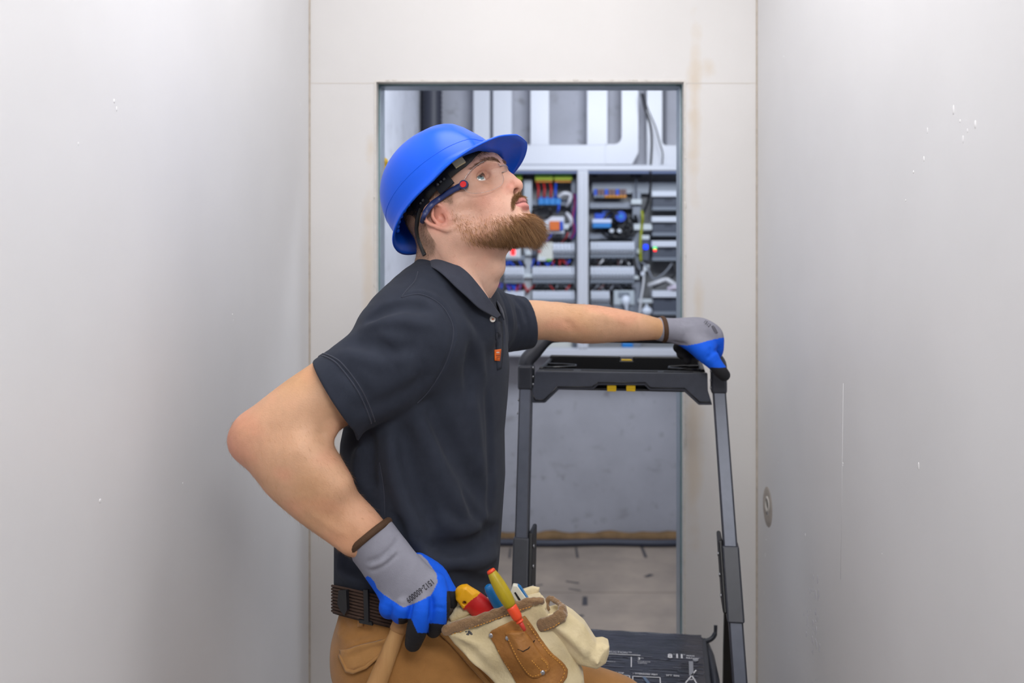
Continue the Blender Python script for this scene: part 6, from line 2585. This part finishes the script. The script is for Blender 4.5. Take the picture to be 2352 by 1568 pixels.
TOPE = [(1062, 421), (1072, 403), (1086, 387), (1104, 374), (1124, 368), (1140, 372), (1149, 382)]
BOTE = [(1064, 432), (1074, 441), (1092, 444), (1114, 441), (1136, 434), (1152, 424), (1157, 410)]


def dens(L, n=6):
    return [(float(p.x), float(p.y)) for p in smooth_path([(x, y, 0) for x, y in L], n)]


T_, B_ = dens(TOPE), dens(BOTE)
near = []
for k in range(9):
    t = k / 8
    near.append([lens_at(a[0] * t + c_[0] * (1 - t), a[1] * t + c_[1] * (1 - t)) for a, c_ in zip(T_, B_)])
far = [[np.array([p[0], p[1], -p[2]]) for p in row] for row in near]
b = B()
b.grid([[hw(p) for p in row] for row in near])
b.grid([[hw(p) for p in row] for row in far])
br_ = []
for k in range(4, 9):
    a, c_ = near[k][-1], far[k][-1]
    br_.append([hw(a * (1 - t) + c_ * t + np.array([0.004 * math.sin(math.pi * t), 0.002 * math.sin(math.pi * t), 0])) for t in np.linspace(0, 1, 9)])
b.grid(br_)
b.build('lens', gm, GLS)
bt_ = B()
for side in (near, far):
    loop = [hw(p) for p in side[0]] + [hw(row[-1]) for row in side[1:4]]
    bt_.tube(loop, 0.0005, 6)
    bt_.tube([hw(row[0]) for row in side] + [hw(p) for p in side[-1][1:]], 0.0008, 6)
bt_.tube(br_[0], 0.0008, 6)
bt_.tube(br_[-1], 0.0008, 6)
bt_.build('lens_rim', EDGE, GLS)
NVA = mat('navy_arm_plastic', (34, 48, 98), 0.4)
for sg in (1, -1):
    L = [(0.066, 0.0245, 0.0655), (0.0480, 0.0265, 0.0705), (0.0280, 0.0300, 0.0755), (0.0080, 0.0350, 0.0790), (-0.0080, 0.0370, 0.0815), (-0.0200, 0.0330, 0.0835), (-0.0290, 0.0230, 0.0850), (-0.0360, 0.0080, 0.0850)]
    if sg > 0:
        L = [tuple(HR @ (np.array(HD.hit(x, y, back=bk)) - HO)) for (x, y, bk) in ((1064, 425, .005), (1050, 431, .005), (1030, 442, .006), (1008, 457, .007), (992, 469, .010), (980, 484, .012), (973, 498, .010), (969, 511, .007))]
    else:
        L = [(f, u, -r) for f, u, r in L]
    pts = smooth_path([hw(q) for q in L], 5)
    b = B()
    n_ = len(pts)
    b.tube(pts, [0.0056 if i < 6 else (0.0050 if i < n_ - 8 else 0.0038) for i in range(n_)], 10, flat=(1.05, 0.45), up=tuple(hw((0, 0, 1)) - hw((0, 0, 0))))
    b.build('arm', NVA, GLS)
    if sg > 0:
        c = HD.hit(1065, 424, back=0.010)
        nn = (hw((0, 0, 1)) - hw((0, 0, 0))) + (hw((1, 0, 0)) - hw((0, 0, 0))) * 0.25
        nn.normalize()
    else:
        c = hw((0.066, 0.0245, -0.0655))
        nn = hw((0, 0, -1)) - hw((0, 0, 0))
    B().cyl(c - nn * 0.003, c + nn * 0.003, 0.0082, 0.0075, 24).build('hinge_boss', NVA, GLS)
    b = B()
    b.cyl(c + nn * 0.003, c + nn * 0.0042, 0.0058, 0.0052, 22)
    b.build('red_dot', mat('signal_red', (226, 12, 22), 0.3), GLS)
b = B()
for sg in (1, -1):
    b.tube(smooth_path([hw((0.1085, 0.034, 0.006 * sg)), hw((0.102, 0.026, 0.012 * sg)), hw((0.098, 0.016, 0.016 * sg))], 4), 0.0016, 6)
b.build('nose_pad', gm, GLS)

# ================================================================== tool belt with suede pouch
BELT = empty('tool_belt')
tag(BELT, 'brown webbing tool belt with a cream and tan suede tool pouch', 'tool belt')
WEB = mat('brown_webbing', (62, 46, 38), 0.9, var=0.2, vscale=60, bump=0.6, bscale=500, stretch=(1, 1, 3))


BHW = 149 / F * 1.74
BA = math.sqrt(BHW ** 2 - (0.166 * syw) ** 2) / cyw


def belt_xy(a, lift):
    c, s_ = math.cos(a), math.sin(a)
    u, v_ = (BA + lift) * abs(c) ** (2 / 2.3) * (1 if c > 0 else -1), (0.168 + lift) * abs(s_) ** (2 / 2.3) * (1 if s_ > 0 else -1)
    return (953 - CX) / F * 1.74 + u * cyw + v_ * syw, 1.74 - u * syw + v_ * cyw


def belt_z(x, y):
    return 0.993 - 0.24 * (x + 0.29) - 0.43 * (y - 1.585)


def belt_ring(t0, t1, grow_, a0=0, a1=360, n=80):
    """rows across the strap between heights t0 and t1 (metres from its middle)"""
    rows = []
    for j in range(5):
        t = t0 + (t1 - t0) * j / 4
        rows.append([(x, y, belt_z(x, y) + t) for x, y in (belt_xy(a, grow_) for a in np.radians(np.linspace(a0, a1, n)))])
    return rows


def belt_obj(name, m, parent, rows, th_, ribs=0):
    b = B()
    b.grid(rows)
    o = b.build(name, m, parent)
    md = o.modifiers.new('thickness', 'SOLIDIFY')
    md.thickness = th_
    md.offset = 1.0
    return o


belt_obj('webbing', WEB, BELT, belt_ring(0.024, -0.024, 0.006), 0.006)
# ribs of the webbing: raised bands running along the strap
b = B()
for k in range(9):
    r = belt_ring(0.022 - k * 0.0055, 0.022 - k * 0.0055 - 0.001, 0.0125, 170, 300, 60)
    b.tube(r[0], 0.0022, 6)
b.build('webbing_rib', mat('brown_webbing_rib', (74, 54, 44), 0.9, bump=0.5, bscale=700), BELT)['kind'] = 'stuff'


def belt_near(px, py, lift):
    """point on the near face of the belt"""
    best = None
    for a in np.radians(np.linspace(186, 330, 181)):
        x, y = belt_xy(a, lift)
        e = abs(CX + F * x / y - px)
        if best is None or e < best[0]:
            best = (e, x, y)
    return P(px, py, best[2])


BKL = mat('buckle_black', (28, 29, 33), 0.4)


def belt_plate(name, poly, lift, th_, m):
    pts = [belt_near(x, y, lift) for x, y in poly]
    c = sum(pts, Vector()) / len(pts)
    n = (pts[1] - pts[0]).cross(pts[2] - pts[1]).normalized()
    if n.y > 0:
        n = -n
    b = B()
    b.prism(pts, n * th_)
    return b.build(name, m, BELT)


belt_plate('buckle', [(783, 1354), (801, 1353), (803, 1398), (797, 1411), (788, 1400), (781, 1384)], 0.019, 0.006, BKL)
belt_plate('strap_slider', [(838, 1352), (848, 1352), (850, 1428), (840, 1430)], 0.019, 0.005, BKL)
belt_plate('slider_foot', [(826, 1420), (856, 1426), (858, 1434), (828, 1428)], 0.019, 0.004, BKL)

# pouch in its own frame: x right, z up, y towards the eye
PD = 1.50
PO = P(1180, 1480, PD)
PM = np.array([[1, 0, 0], [0, 0, 1], [0, -1, 0]], np.float32)      # u=right, v=up, w=towards the viewer


def pu(px, py, w=0.0):
    return ((px - 1180) / F * PD, -(py - 1480) / F * PD, w)


PLO, PHI = pu(985, 1690, -0.075), pu(1425, 1345, 0.055)
PH = 0.0016


def newp():
    return SDF((PLO[0], PLO[1], -0.075), (PHI[0], PHI[1], 0.055), PH, PO, PM)


def slabp(s, poly, w0, w1, k=0.0, op='add', rnd=0.004, bulge=0.0, bl=0.03, wave=None):
    """padded flat piece: polygon in pixels, between w0 and w1, puffed out towards its middle"""
    pp = [pu(*p)[:2] for p in poly]

    def fn(X, Y, Z):
        d2 = poly2(pp, X[:, :, 0], Y[:, :, 0])[:, :, None]
        bu = bulge * (1 - np.exp(np.minimum(d2, 0) / bl))
        if wave is not None:
            bu = bu + wave(X, Y)
        dz = np.maximum(w0 - Z, Z - (w1 + bu))
        a, b3 = d2 + rnd, dz + rnd
        return np.minimum(np.maximum(a, b3), 0) + np.sqrt(np.maximum(a, 0) ** 2 + np.maximum(b3, 0) ** 2) - rnd
    P_ = np.array(pp)
    lo = (P_[:, 0].min(), P_[:, 1].min(), min(w0, w1) - 0.01)
    hi = (P_[:, 0].max(), P_[:, 1].max(), max(w0, w1) + abs(bulge) + 0.012)
    return s.put(fn, lo, hi, k, op)


def height(s):
    """front surface of a piece as a height map over (u, v)"""
    ins = s.d < 0
    any_ = ins.any(2)
    kk = s.n[2] - 1 - np.argmax(ins[:, :, ::-1], axis=2)
    w = s.ax[2][kk]
    # refine
    i, j = np.indices(any_.shape)
    k2 = np.clip(kk + 1, 0, s.n[2] - 1)
    d0, d1 = s.d[i, j, kk], s.d[i, j, k2]
    t = np.clip(d0 / (d0 - d1 - 1e-9), 0, 1)
    w = w + t * s.h
    return np.where(any_, w, -0.05), any_


def onp(Hm, base, poly, off, th_, rnd=0.0012, wave=None, fill=False):
    """flat patch following height map Hm: thickness th_, lifted by off"""
    s = newp()
    pp = [pu(*p)[:2] for p in poly]
    d2 = poly2(pp, s.ax[0][:, None], s.ax[1][None, :])[:, :, None]
    wz = s.ax[2][None, None, :] - (Hm[:, :, None] + off + th_ / 2)
    if wave is not None:
        wz = wz - wave(s.ax[0][:, None, None], s.ax[1][None, :, None])
    dz = np.abs(wz) - th_ / 2
    if fill:
        dz = np.maximum(wz - th_ / 2, (Hm[:, :, None] - 0.003) - s.ax[2][None, None, :])
    a, b3 = d2 + rnd, dz + rnd
    s.d = (np.minimum(np.maximum(a, b3), 0) + np.sqrt(np.maximum(a, 0) ** 2 + np.maximum(b3, 0) ** 2) - rnd).astype(np.float32)
    return s


def blur(Hm, n):
    for _ in range(n):
        p = np.pad(Hm, 1, mode='edge')
        Hm = (p[:-2, 1:-1] + p[2:, 1:-1] + p[1:-1, :-2] + p[1:-1, 2:] + 2 * Hm) / 6
    return Hm


CREAM = mat('cream_suede', (206, 188, 146), 0.88, var=0.10, vscale=18, bump=0.25, bscale=260, sheen=0.25, rgb2=(222, 206, 168))
SUEDE = mat('brown_suede_trim', (136, 106, 74), 0.95, var=0.2, vscale=60, bump=0.6, bscale=420, sheen=0.5)
LEATH = mat('tan_leather', (170, 116, 56), 0.55, rgb2=(138, 90, 40), vscale=16, bump=0.25, bscale=200, spec=0.4)
THR = mat('orange_stitch', (204, 146, 62), 0.7)
STL = mat('rivet_nickel', (176, 176, 180), 0.3, 0.85)

body = newp()
wv = lambda X, Y: 0.0035 * np.sin(X * 62 + Y * 40 + 1.0) + 0.0025 * np.sin(X * 20 - Y * 95)
slabp(body, [(1020, 1452), (1100, 1425), (1172, 1400), (1240, 1384), (1250, 1400), (1264, 1428), (1292, 1474), (1322, 1520), (1342, 1566), (1346, 1610), (1210, 1660), (1150, 1590), (1088, 1526), (1042, 1484)],
      -0.052, -0.006, bulge=0.020, bl=0.035, rnd=0.006, wave=wv)
for pth, w, amp in (([(1045, 1470), (1085, 1500), (1130, 1545), (1170, 1600)], .006, -.005), ([(1060, 1460), (1100, 1480), (1130, 1510)], .008, .005), ([(1030, 1468), (1080, 1515), (1130, 1570)], .005, .004),
                    ([(1215, 1405), (1250, 1450), (1300, 1510), (1330, 1560)], .006, -.005)):
    body.ridge([np.array(pu(x, y, 0.004), np.float32) for x, y in pth], w, amp)
Hb, Mb = height(body)
Hs = blur(np.where(Mb, Hb, -0.004), 6)
body.obj('pouch_front', CREAM, BELT)
# back sheet and its folded cream lining
back = newp()
slabp(back, [(1022, 1448), (1034, 1418), (1060, 1402), (1085, 1398), (1120, 1402), (1150, 1398), (1190, 1384), (1222, 1374), (1240, 1378), (1230, 1440), (1120, 1500), (1050, 1490)], -0.060, -0.052, rnd=0.003, bulge=0.006,
      wave=lambda X, Y: 0.003 * np.sin(X * 90))
slabp(back, [(1026, 1440), (1040, 1420), (1078, 1402), (1092, 1404), (1100, 1420), (1060, 1440), (1030, 1452)], -0.052, -0.035, rnd=0.005, bulge=0.004)
back.obj('pouch_back', CREAM, BELT)
# suede binding along the top edge
bind = newp()
tp = [(1022, 1440), (1060, 1427), (1100, 1416), (1140, 1402), (1176, 1390), (1210, 1378), (1243, 1376)]
bind.chain([np.array(pu(x, y + 3, 0.0005)) for x, y in tp], [R_(8.5, PD)] * 7, flat=((0, 0, 1), 0.75))
bind.chain([np.array(pu(x + 3, y + 10, 0.003)) for x, y in tp[:-1]], [R_(8.5, PD)] * 6, k=0.004, flat=((0, 0, 1), 0.45))
bind.d = bind.d + 0.0008 * noise3(bind.ax[0][:, None, None], bind.ax[1][None, :, None], bind.ax[2][None, None, :], 3, 6, 900).astype(np.float32)
bind.obj('suede_binding', SUEDE, BELT)


def stitches(name, path, Hm, lift, step=7.2, ln=4.6, parent=None, r=0.0009):
    """row of thread stitches along a pixel polyline on a height map"""
    sp = newp()
    b = B()
    pts = [(path[i][0] + (path[i + 1][0] - path[i][0]) * t, path[i][1] + (path[i + 1][1] - path[i][1]) * t) for i in range(len(path) - 1) for t in np.linspace(0, 1, 30)[:-1]]
    acc = 0
    L = [0]
    for a, c in zip(pts, pts[1:]):
        L.append(L[-1] + math.hypot(c[0] - a[0], c[1] - a[1]))
    xs, ys = [p[0] for p in pts], [p[1] for p in pts]

    def at(d):
        x, y = np.interp(d, L, xs), np.interp(d, L, ys)
        u, v_, _ = pu(x, y)
        i = int(np.clip((u - sp.lo[0]) / sp.h, 0, sp.n[0] - 1))
        j = int(np.clip((v_ - sp.lo[1]) / sp.h, 0, sp.n[1] - 1))
        w = Hm[i, j] + lift
        q = np.array([u, v_, w]) @ PM + np.array(PO)
        return Vector(q.tolist())
    d = 0
    while d + ln < L[-1]:
        a, m_, c = at(d), at(d + ln / 2), at(d + ln)
        b.tube([a - Vector((0, -0.0004, 0)), m_ + Vector((0, -0.0003, 0)), c - Vector((0, -0.0004, 0))], [r * .7, r, r * .7], 6)
        d += step
    o = b.build(name, THR, parent or BELT)
    o['kind'] = 'stuff'
    return o


Hbind, Mbind = height(bind)
Hc = np.where(Mbind, Hbind, Hs)
stitches('stitching', [(1036, 1456), (1070, 1443), (1110, 1429), (1150, 1414), (1184, 1402)], Hc, 0.0006)
stitches('stitching', [(1186, 1400), (1215, 1391), (1240, 1386)], Hc, 0.0006)
# tan leather holder
lp = [(1122, 1456), (1128, 1446), (1150, 1432), (1172, 1422), (1196, 1415), (1206, 1412), (1216, 1424), (1240, 1460), (1268, 1496), (1296, 1524), (1305, 1538), (1303, 1552), (1290, 1566), (1262, 1590), (1225, 1604), (1200, 1590), (1180, 1556), (1156, 1512), (1136, 1476)]
lea = onp(Hs, Mb, lp, 0.0008, 0.0042)
for pth, w, amp in (([(1185, 1430), (1200, 1460), (1228, 1510)], .006, .0035), ([(1165, 1445), (1185, 1490)], .005, .002)):
    pass
Hl, Ml = height(lea)
lea.obj('leather_holder', LEATH, BELT)
Hl = blur(np.where(Ml, Hl, Hs), 2)
ip = [(1161, 1446), (1174, 1440), (1196, 1442), (1204, 1440), (1222, 1462), (1244, 1494), (1262, 1516), (1264, 1530), (1252, 1538), (1232, 1545), (1218, 1544), (1208, 1534), (1190, 1504), (1172, 1474)]
hump = lambda X, Y: 0.0065 * np.exp(-(((X - pu(1192, 0)[0]) * 0.84 + (Y - pu(0, 1468)[1]) * 0.54) / 0.0085) ** 2) * np.clip((Y - pu(0, 1520)[1]) / 0.03, 0, 1) \
    + 0.004 * np.exp(-(((X - pu(1222, 0)[0]) * 0.84 + (Y - pu(0, 1478)[1]) * 0.54) / 0.008) ** 2) * np.clip((Y - pu(0, 1520)[1]) / 0.03, 0, 1)
inn_ = onp(Hl, Ml, ip, 0.0004, 0.0034, wave=hump, fill=True)
inn_.ridge([np.array(pu(1205, 1440, 0.03)), np.array(pu(1222, 1476, 0.026)), np.array(pu(1232, 1500, 0.024))], 0.004, -0.003)
Hi, Mi = height(inn_)
inn_.obj('leather_sleeve', LEATH, BELT)
Hi = np.where(Mi, Hi, Hl)
stitches('stitching', [(1128, 1462), (1146, 1488), (1166, 1522), (1186, 1560), (1204, 1592)], Hl, 0.0004)
stitches('stitching', [(1212, 1428), (1234, 1460), (1262, 1496), (1290, 1524), (1298, 1538), (1292, 1552), (1268, 1574)], Hl, 0.0004)
stitches('stitching', [(1166, 1452), (1182, 1482), (1200, 1514), (1212, 1532), (1222, 1540), (1240, 1536), (1256, 1528)], Hi, 0.0004, 6.2, 4)
stitches('stitching', [(1222, 1500), (1232, 1514), (1244, 1530)], Hi, 0.0004, 6.2, 4)
stitches('stitching', [(1244, 1500), (1256, 1514), (1258, 1526)], Hi, 0.0004, 6.2, 4)


def at_h(px, py, Hm, lift=0.0):
    sp = body
    u, v_, _ = pu(px, py)
    i = int(np.clip((u - sp.lo[0]) / sp.h, 0, sp.n[0] - 1))
    j = int(np.clip((v_ - sp.lo[1]) / sp.h, 0, sp.n[1] - 1))
    return Vector((np.array([u, v_, Hm[i, j] + lift]) @ PM + np.array(PO)).tolist())


for (x, y, Hm) in ((1128.5, 1456, Hl), (1167, 1455, Hi), (1246, 1533, Hi)):
    p = at_h(x, y, Hm)
    b = B()
    b.ball(p + Vector((0, 0.0006, 0)), 0.0042, 14, scale=(1, 0.5, 1))
    b.build('rivet', STL, BELT)
b = B()
for pth in ([(1190, 1474), (1202, 1478), (1214, 1474), (1228, 1464)],):
    b.tube([at_h(x, y, Hi, 0.0) for x, y in pth], 0.0009, 6)
b.build('leather_crack', mat('crack_dark', (52, 32, 16), 0.8), BELT)
b = B()
for _ in range(7):
    p = at_h(1077 + random.uniform(-8, 8), 1453 + random.uniform(-5, 5), Hs)
    b.ball(p, random.uniform(0.0015, 0.003), 8, scale=(1, 0.15, 0.8))
b.build('ink_blot', mat('ink_blot', (86, 84, 86), 0.9), BELT)
# second pocket with the gaping mouth
pk2 = newp()
slabp(pk2, [(1238, 1432), (1262, 1416), (1292, 1408), (1318, 1424), (1345, 1448), (1362, 1474), (1372, 1490), (1388, 1488), (1402, 1494), (1401, 1514), (1394, 1534), (1372, 1545), (1350, 1540), (1325, 1536), (1300, 1506), (1268, 1468)],
      -0.050, -0.012, bulge=0.018, bl=0.022, rnd=0.006, wave=lambda X, Y: 0.003 * np.sin(X * 85 + Y * 70))
for pth, w, amp in (([(1250, 1440), (1295, 1480), (1340, 1520), (1365, 1535)], .006, -.006), ([(1270, 1430), (1320, 1470), (1360, 1505)], .007, .005), ([(1366, 1494), (1352, 1520), (1356, 1540)], .005, -.005), ([(1392, 1500), (1380, 1520), (1368, 1530)], .005, .005)):
    pk2.ridge([np.array(pu(x, y, 0.002), np.float32) for x, y in pth], w, amp)
pk2.ell(pu(1268, 1412, -0.030), (0.012, 0.020, 0.014), k=0.004, op='sub', ax=[(0.8, 0.6, 0), (-0.6, 0.8, 0), (0, 0, 1)])
pk2.obj('side_pocket', CREAM, BELT)
b2_ = newp()
m_ = [(1240, 1432), (1262, 1422), (1284, 1409), (1292, 1401), (1280, 1394), (1264, 1392), (1256, 1402), (1258, 1414)]
b2_.chain([np.array(pu(x, y, w)) for (x, y), w in zip(m_[:4], (-0.004, 0.001, 0.000, -0.010))], [R_(9, PD)] * 4, flat=((0, 0, 1), 0.7))
b2_.chain([np.array(pu(x + 5, y + 11, w)) for (x, y), w in zip(m_[:4], (-0.002, 0.003, 0.002, -0.010))], [R_(9, PD)] * 4, k=0.004, flat=((0, 0, 1), 0.5))
b2_.chain([np.array(pu(x, y, w)) for (x, y), w in zip(m_[3:], (-0.010, -0.024, -0.034, -0.036, -0.030))], [R_(6, PD)] * 5, k=0.004)
b2_.d = b2_.d + 0.0009 * noise3(b2_.ax[0][:, None, None], b2_.ax[1][None, :, None], b2_.ax[2][None, None, :], 8, 6, 900).astype(np.float32)
b2_.obj('suede_binding', SUEDE, BELT)
Hb2, Mb2 = height(b2_)
stitches('stitching', [(1250, 1446), (1270, 1436), (1291, 1422)], np.where(Mb2, Hb2, Hs), 0.0006)
# gathered cream web between the pockets
web = newp()
slabp(web, [(1196, 1398), (1222, 1392), (1246, 1388), (1256, 1402), (1250, 1424), (1262, 1450), (1290, 1490), (1330, 1545), (1318, 1552), (1276, 1500), (1236, 1440), (1214, 1408)], -0.046, -0.010, bulge=0.010, bl=0.012, rnd=0.005)
web.obj('pouch_web', CREAM, BELT)

# ================================================================== tools in the pouch
REDP, YELP = mat('knife_red', (186, 28, 30), 0.38, var=0.1, vscale=40), mat('knife_yellow', (226, 164, 16), 0.38, var=0.06, vscale=40)


def in_frame(name, label, cat):
    return tag(empty(name), label, cat)


kn = in_frame('utility_knife', 'red and yellow knife handle sticking out of the suede pouch', 'knife')
s = SDF((-0.055, -0.075, -0.022), (0.055, 0.045, 0.022), 0.0014, P(1090, 1385, 1.535), PM)


def ku(px, py, w=0.0):
    return np.array([(px - 1090) / F * 1.535, -(py - 1385) / F * 1.535, w])


s.chain([ku(1062, 1360), ku(1085, 1378), ku(1110, 1402), ku(1140, 1440)], [R_(17, 1.535), R_(25, 1.535), R_(27, 1.535), R_(22, 1.535)], flat=((0, 0, 1), 0.62))
slabk = [ku(1047, 1373)[:2], ku(1063, 1345)[:2], ku(1072, 1343)[:2], ku(1092, 1360)[:2], ku(1086, 1386)[:2], ku(1066, 1398)[:2]]
pp_ = [tuple(q) for q in slabk]


def fnk(X, Y, Z):
    d2 = poly2(pp_, X[:, :, 0], Y[:, :, 0])[:, :, None]
    a, b3 = d2 + 0.005, np.abs(Z) - 0.0105 + 0.005
    return np.minimum(np.maximum(a, b3), 0) + np.sqrt(np.maximum(a, 0) ** 2 + np.maximum(b3, 0) ** 2) - 0.005


s.put(fnk, (-0.04, -0.04, -0.02), (0.02, 0.04, 0.02), 0.006)
s.cap(ku(1067.5, 1379, -0.03), ku(1067.5, 1379, 0.03), 0.0032, k=0.001, op='sub')
v, q = s.mesh()
v = relax_mesh(v, q, 1)
dd = (v[:, 0] - ku(1082, 1376)[0]) * 0.62 - (v[:, 1] - ku(1082, 1376)[1]) * 0.78 + 0.0015 * np.sin(v[:, 1] * 200)
wv_ = s.world(v)
fc = dd[q].mean(1) < 0
for nm, sel, m in (('yellow_end', fc, YELP), ('red_grip', ~fc, REDP)):
    uq, inv = np.unique(q[sel], return_inverse=True)
    link(nm, mesh_np(nm, wv_[uq], inv.reshape(-1, 4)), m, kn)

dr = in_frame('screwdriver', 'yellow and orange screwdriver stuck in the leather sleeve', 'screwdriver')


def axis_tool(pa, pb, D0, D1):
    return Vector(P(pa[0], pa[1], D0)), Vector(P(pb[0], pb[1], D1))


def turned(name, m, parent, a, b_, prof, n=24, flute=0.0):
    """lathe along a->b; prof = [(t, r)]"""
    d = b_ - a
    qq = d.to_track_quat('Z', 'Y').to_matrix()
    bb = B()
    rows = []
    for t, r in prof:
        rows.append([a + d * t + (qq @ Vector((math.cos(k * 2 * math.pi / n), math.sin(k * 2 * math.pi / n), 0))) * r * (1 + flute * math.cos(k * 2 * math.pi / n * 8)) for k in range(n)])
    bb.grid(rows, closed=True)
    bb.bm.verts.ensure_lookup_table()
    bb.bm.faces.new(bb.bm.verts[:n])
    bb.bm.faces.new(bb.bm.verts[-n:])
    return bb.build(name, m, parent)


a, c = axis_tool((1126, 1308), (1202, 1441), 1.478, 1.464)
L_ = (c - a).length
SYE, SOR = mat('driver_yellow', (168, 146, 12), 0.4, var=0.18, vscale=60, stretch=(1, 1, .3)), mat('driver_orange', (226, 72, 30), 0.38)
rp_ = R_(1, 1.475)
turned('handle', SYE, dr, a, c, [(0.035, 9 * rp_), (0.06, 11 * rp_), (0.12, 13 * rp_), (0.25, 15.5 * rp_), (0.40, 16.5 * rp_), (0.52, 15.5 * rp_), (0.60, 13.5 * rp_), (0.64, 11 * rp_)], flute=0.035)
turned('end_cap', SOR, dr, a, c, [(-0.005, 5 * rp_), (0.0, 8.5 * rp_), (0.02, 10 * rp_), (0.045, 10.5 * rp_)])
turned('collar', SOR, dr, a, c, [(0.625, 9 * rp_), (0.64, 12 * rp_), (0.66, 12.5 * rp_), (0.80, 12 * rp_), (0.83, 11 * rp_), (0.86, 9.5 * rp_), (0.862, 8 * rp_), (0.885, 8 * rp_), (0.89, 9.5 * rp_), (0.905, 9 * rp_), (0.91, 6 * rp_)])
turned('insulated_shaft', mat('shaft_red', (206, 62, 50), 0.4), dr, a, c, [(0.90, 5.5 * rp_), (0.96, 5 * rp_), (1.05, 4 * rp_)])
# blue tool behind
bl = in_frame('blue_pliers', 'blue tool handle leaning behind the screwdriver', 'pliers')
a, c = axis_tool((1120, 1346), (1165, 1420), 1.52, 1.53)
PBL = mat('grip_blue', (18, 112, 178), 0.4)
turned('handle', PBL, bl, a, c, [(-0.03, 4 * rp_), (0.0, 9 * rp_), (0.1, 12 * rp_), (0.4, 14 * rp_), (0.8, 15 * rp_), (1.0, 15 * rp_)])
a2_, c2_ = axis_tool((1128, 1344), (1180, 1410), 1.528, 1.535)
turned('second_handle', PBL, bl, a2_, c2_, [(0.0, 5 * rp_), (0.1, 9 * rp_), (0.5, 10 * rp_), (1.0, 10 * rp_)])
# white clip tool
wt = in_frame('voltage_tester', 'white and blue tester clipped inside the pouch rim', 'tester')
pl_ = [(1172, 1360), (1178, 1344), (1188, 1345), (1214, 1381), (1196, 1396)]
b = B()
b.prism([P(x, y, 1.524) for x, y in pl_], (0, 0.012, 0), bevel=0.0015)
b.build('white_body', mat('tester_white', (214, 212, 198), 0.45), wt)
b = B()
b.prism([P(x, y, 1.526) for x, y in [(1188, 1345), (1196, 1350), (1216, 1380), (1206, 1386)]], (0, 0.012, 0))
b.build('blue_edge', PBL, wt)
b = B()
b.prism([P(x, y, 1.5225) for x, y in [(1181, 1361), (1184.5, 1360), (1199, 1382), (1195, 1385)]], (0, 0.003, 0))
b.build('slot', BKL, wt)
# hammer: handle hangs in the fist, head hidden behind the glove
hm = in_frame('hammer', 'wooden-handled hammer gripped at the hip by the gloved hand', 'hammer')
a, c = axis_tool((928, 1412), (838, 1640), 1.548, 1.530)
WOODL = mat('beech_handle', (196, 152, 98), 0.6, rgb2=(176, 128, 78), vscale=12, stretch=(3, 3, 0.25), bump=0.15, bscale=60)
WOODE = mat('handle_end', (184, 136, 88), 0.6, var=0.08, vscale=30)
turned('handle', WOODL, hm, a, c, [(0.0, 17.5 * rp_), (0.20, 18 * rp_), (0.28, 19.5 * rp_), (0.45, 21 * rp_), (0.65, 23.5 * rp_), (0.85, 25 * rp_), (1.0, 24 * rp_)])
turned('handle_collar', WOODE, hm, a, c, [(-0.20, 18 * rp_), (-0.05, 19 * rp_), (0.0, 20 * rp_), (0.10, 20.5 * rp_), (0.155, 21 * rp_), (0.160, 18 * rp_)])
b = B()
hd0, hd1 = P(950, 1385, 1.562), P(1043, 1398, 1.552)
b.cyl(hd0, P(1026, 1396, 1.553), R_(13, 1.55), R_(12, 1.55), 16)
b.cyl(P(1024, 1396, 1.553), hd1, R_(16, 1.55), R_(16, 1.55), 18)
b.build('head', mat('hammer_steel', (86, 80, 78), 0.38, 0.8, var=0.2, vscale=50), hm)
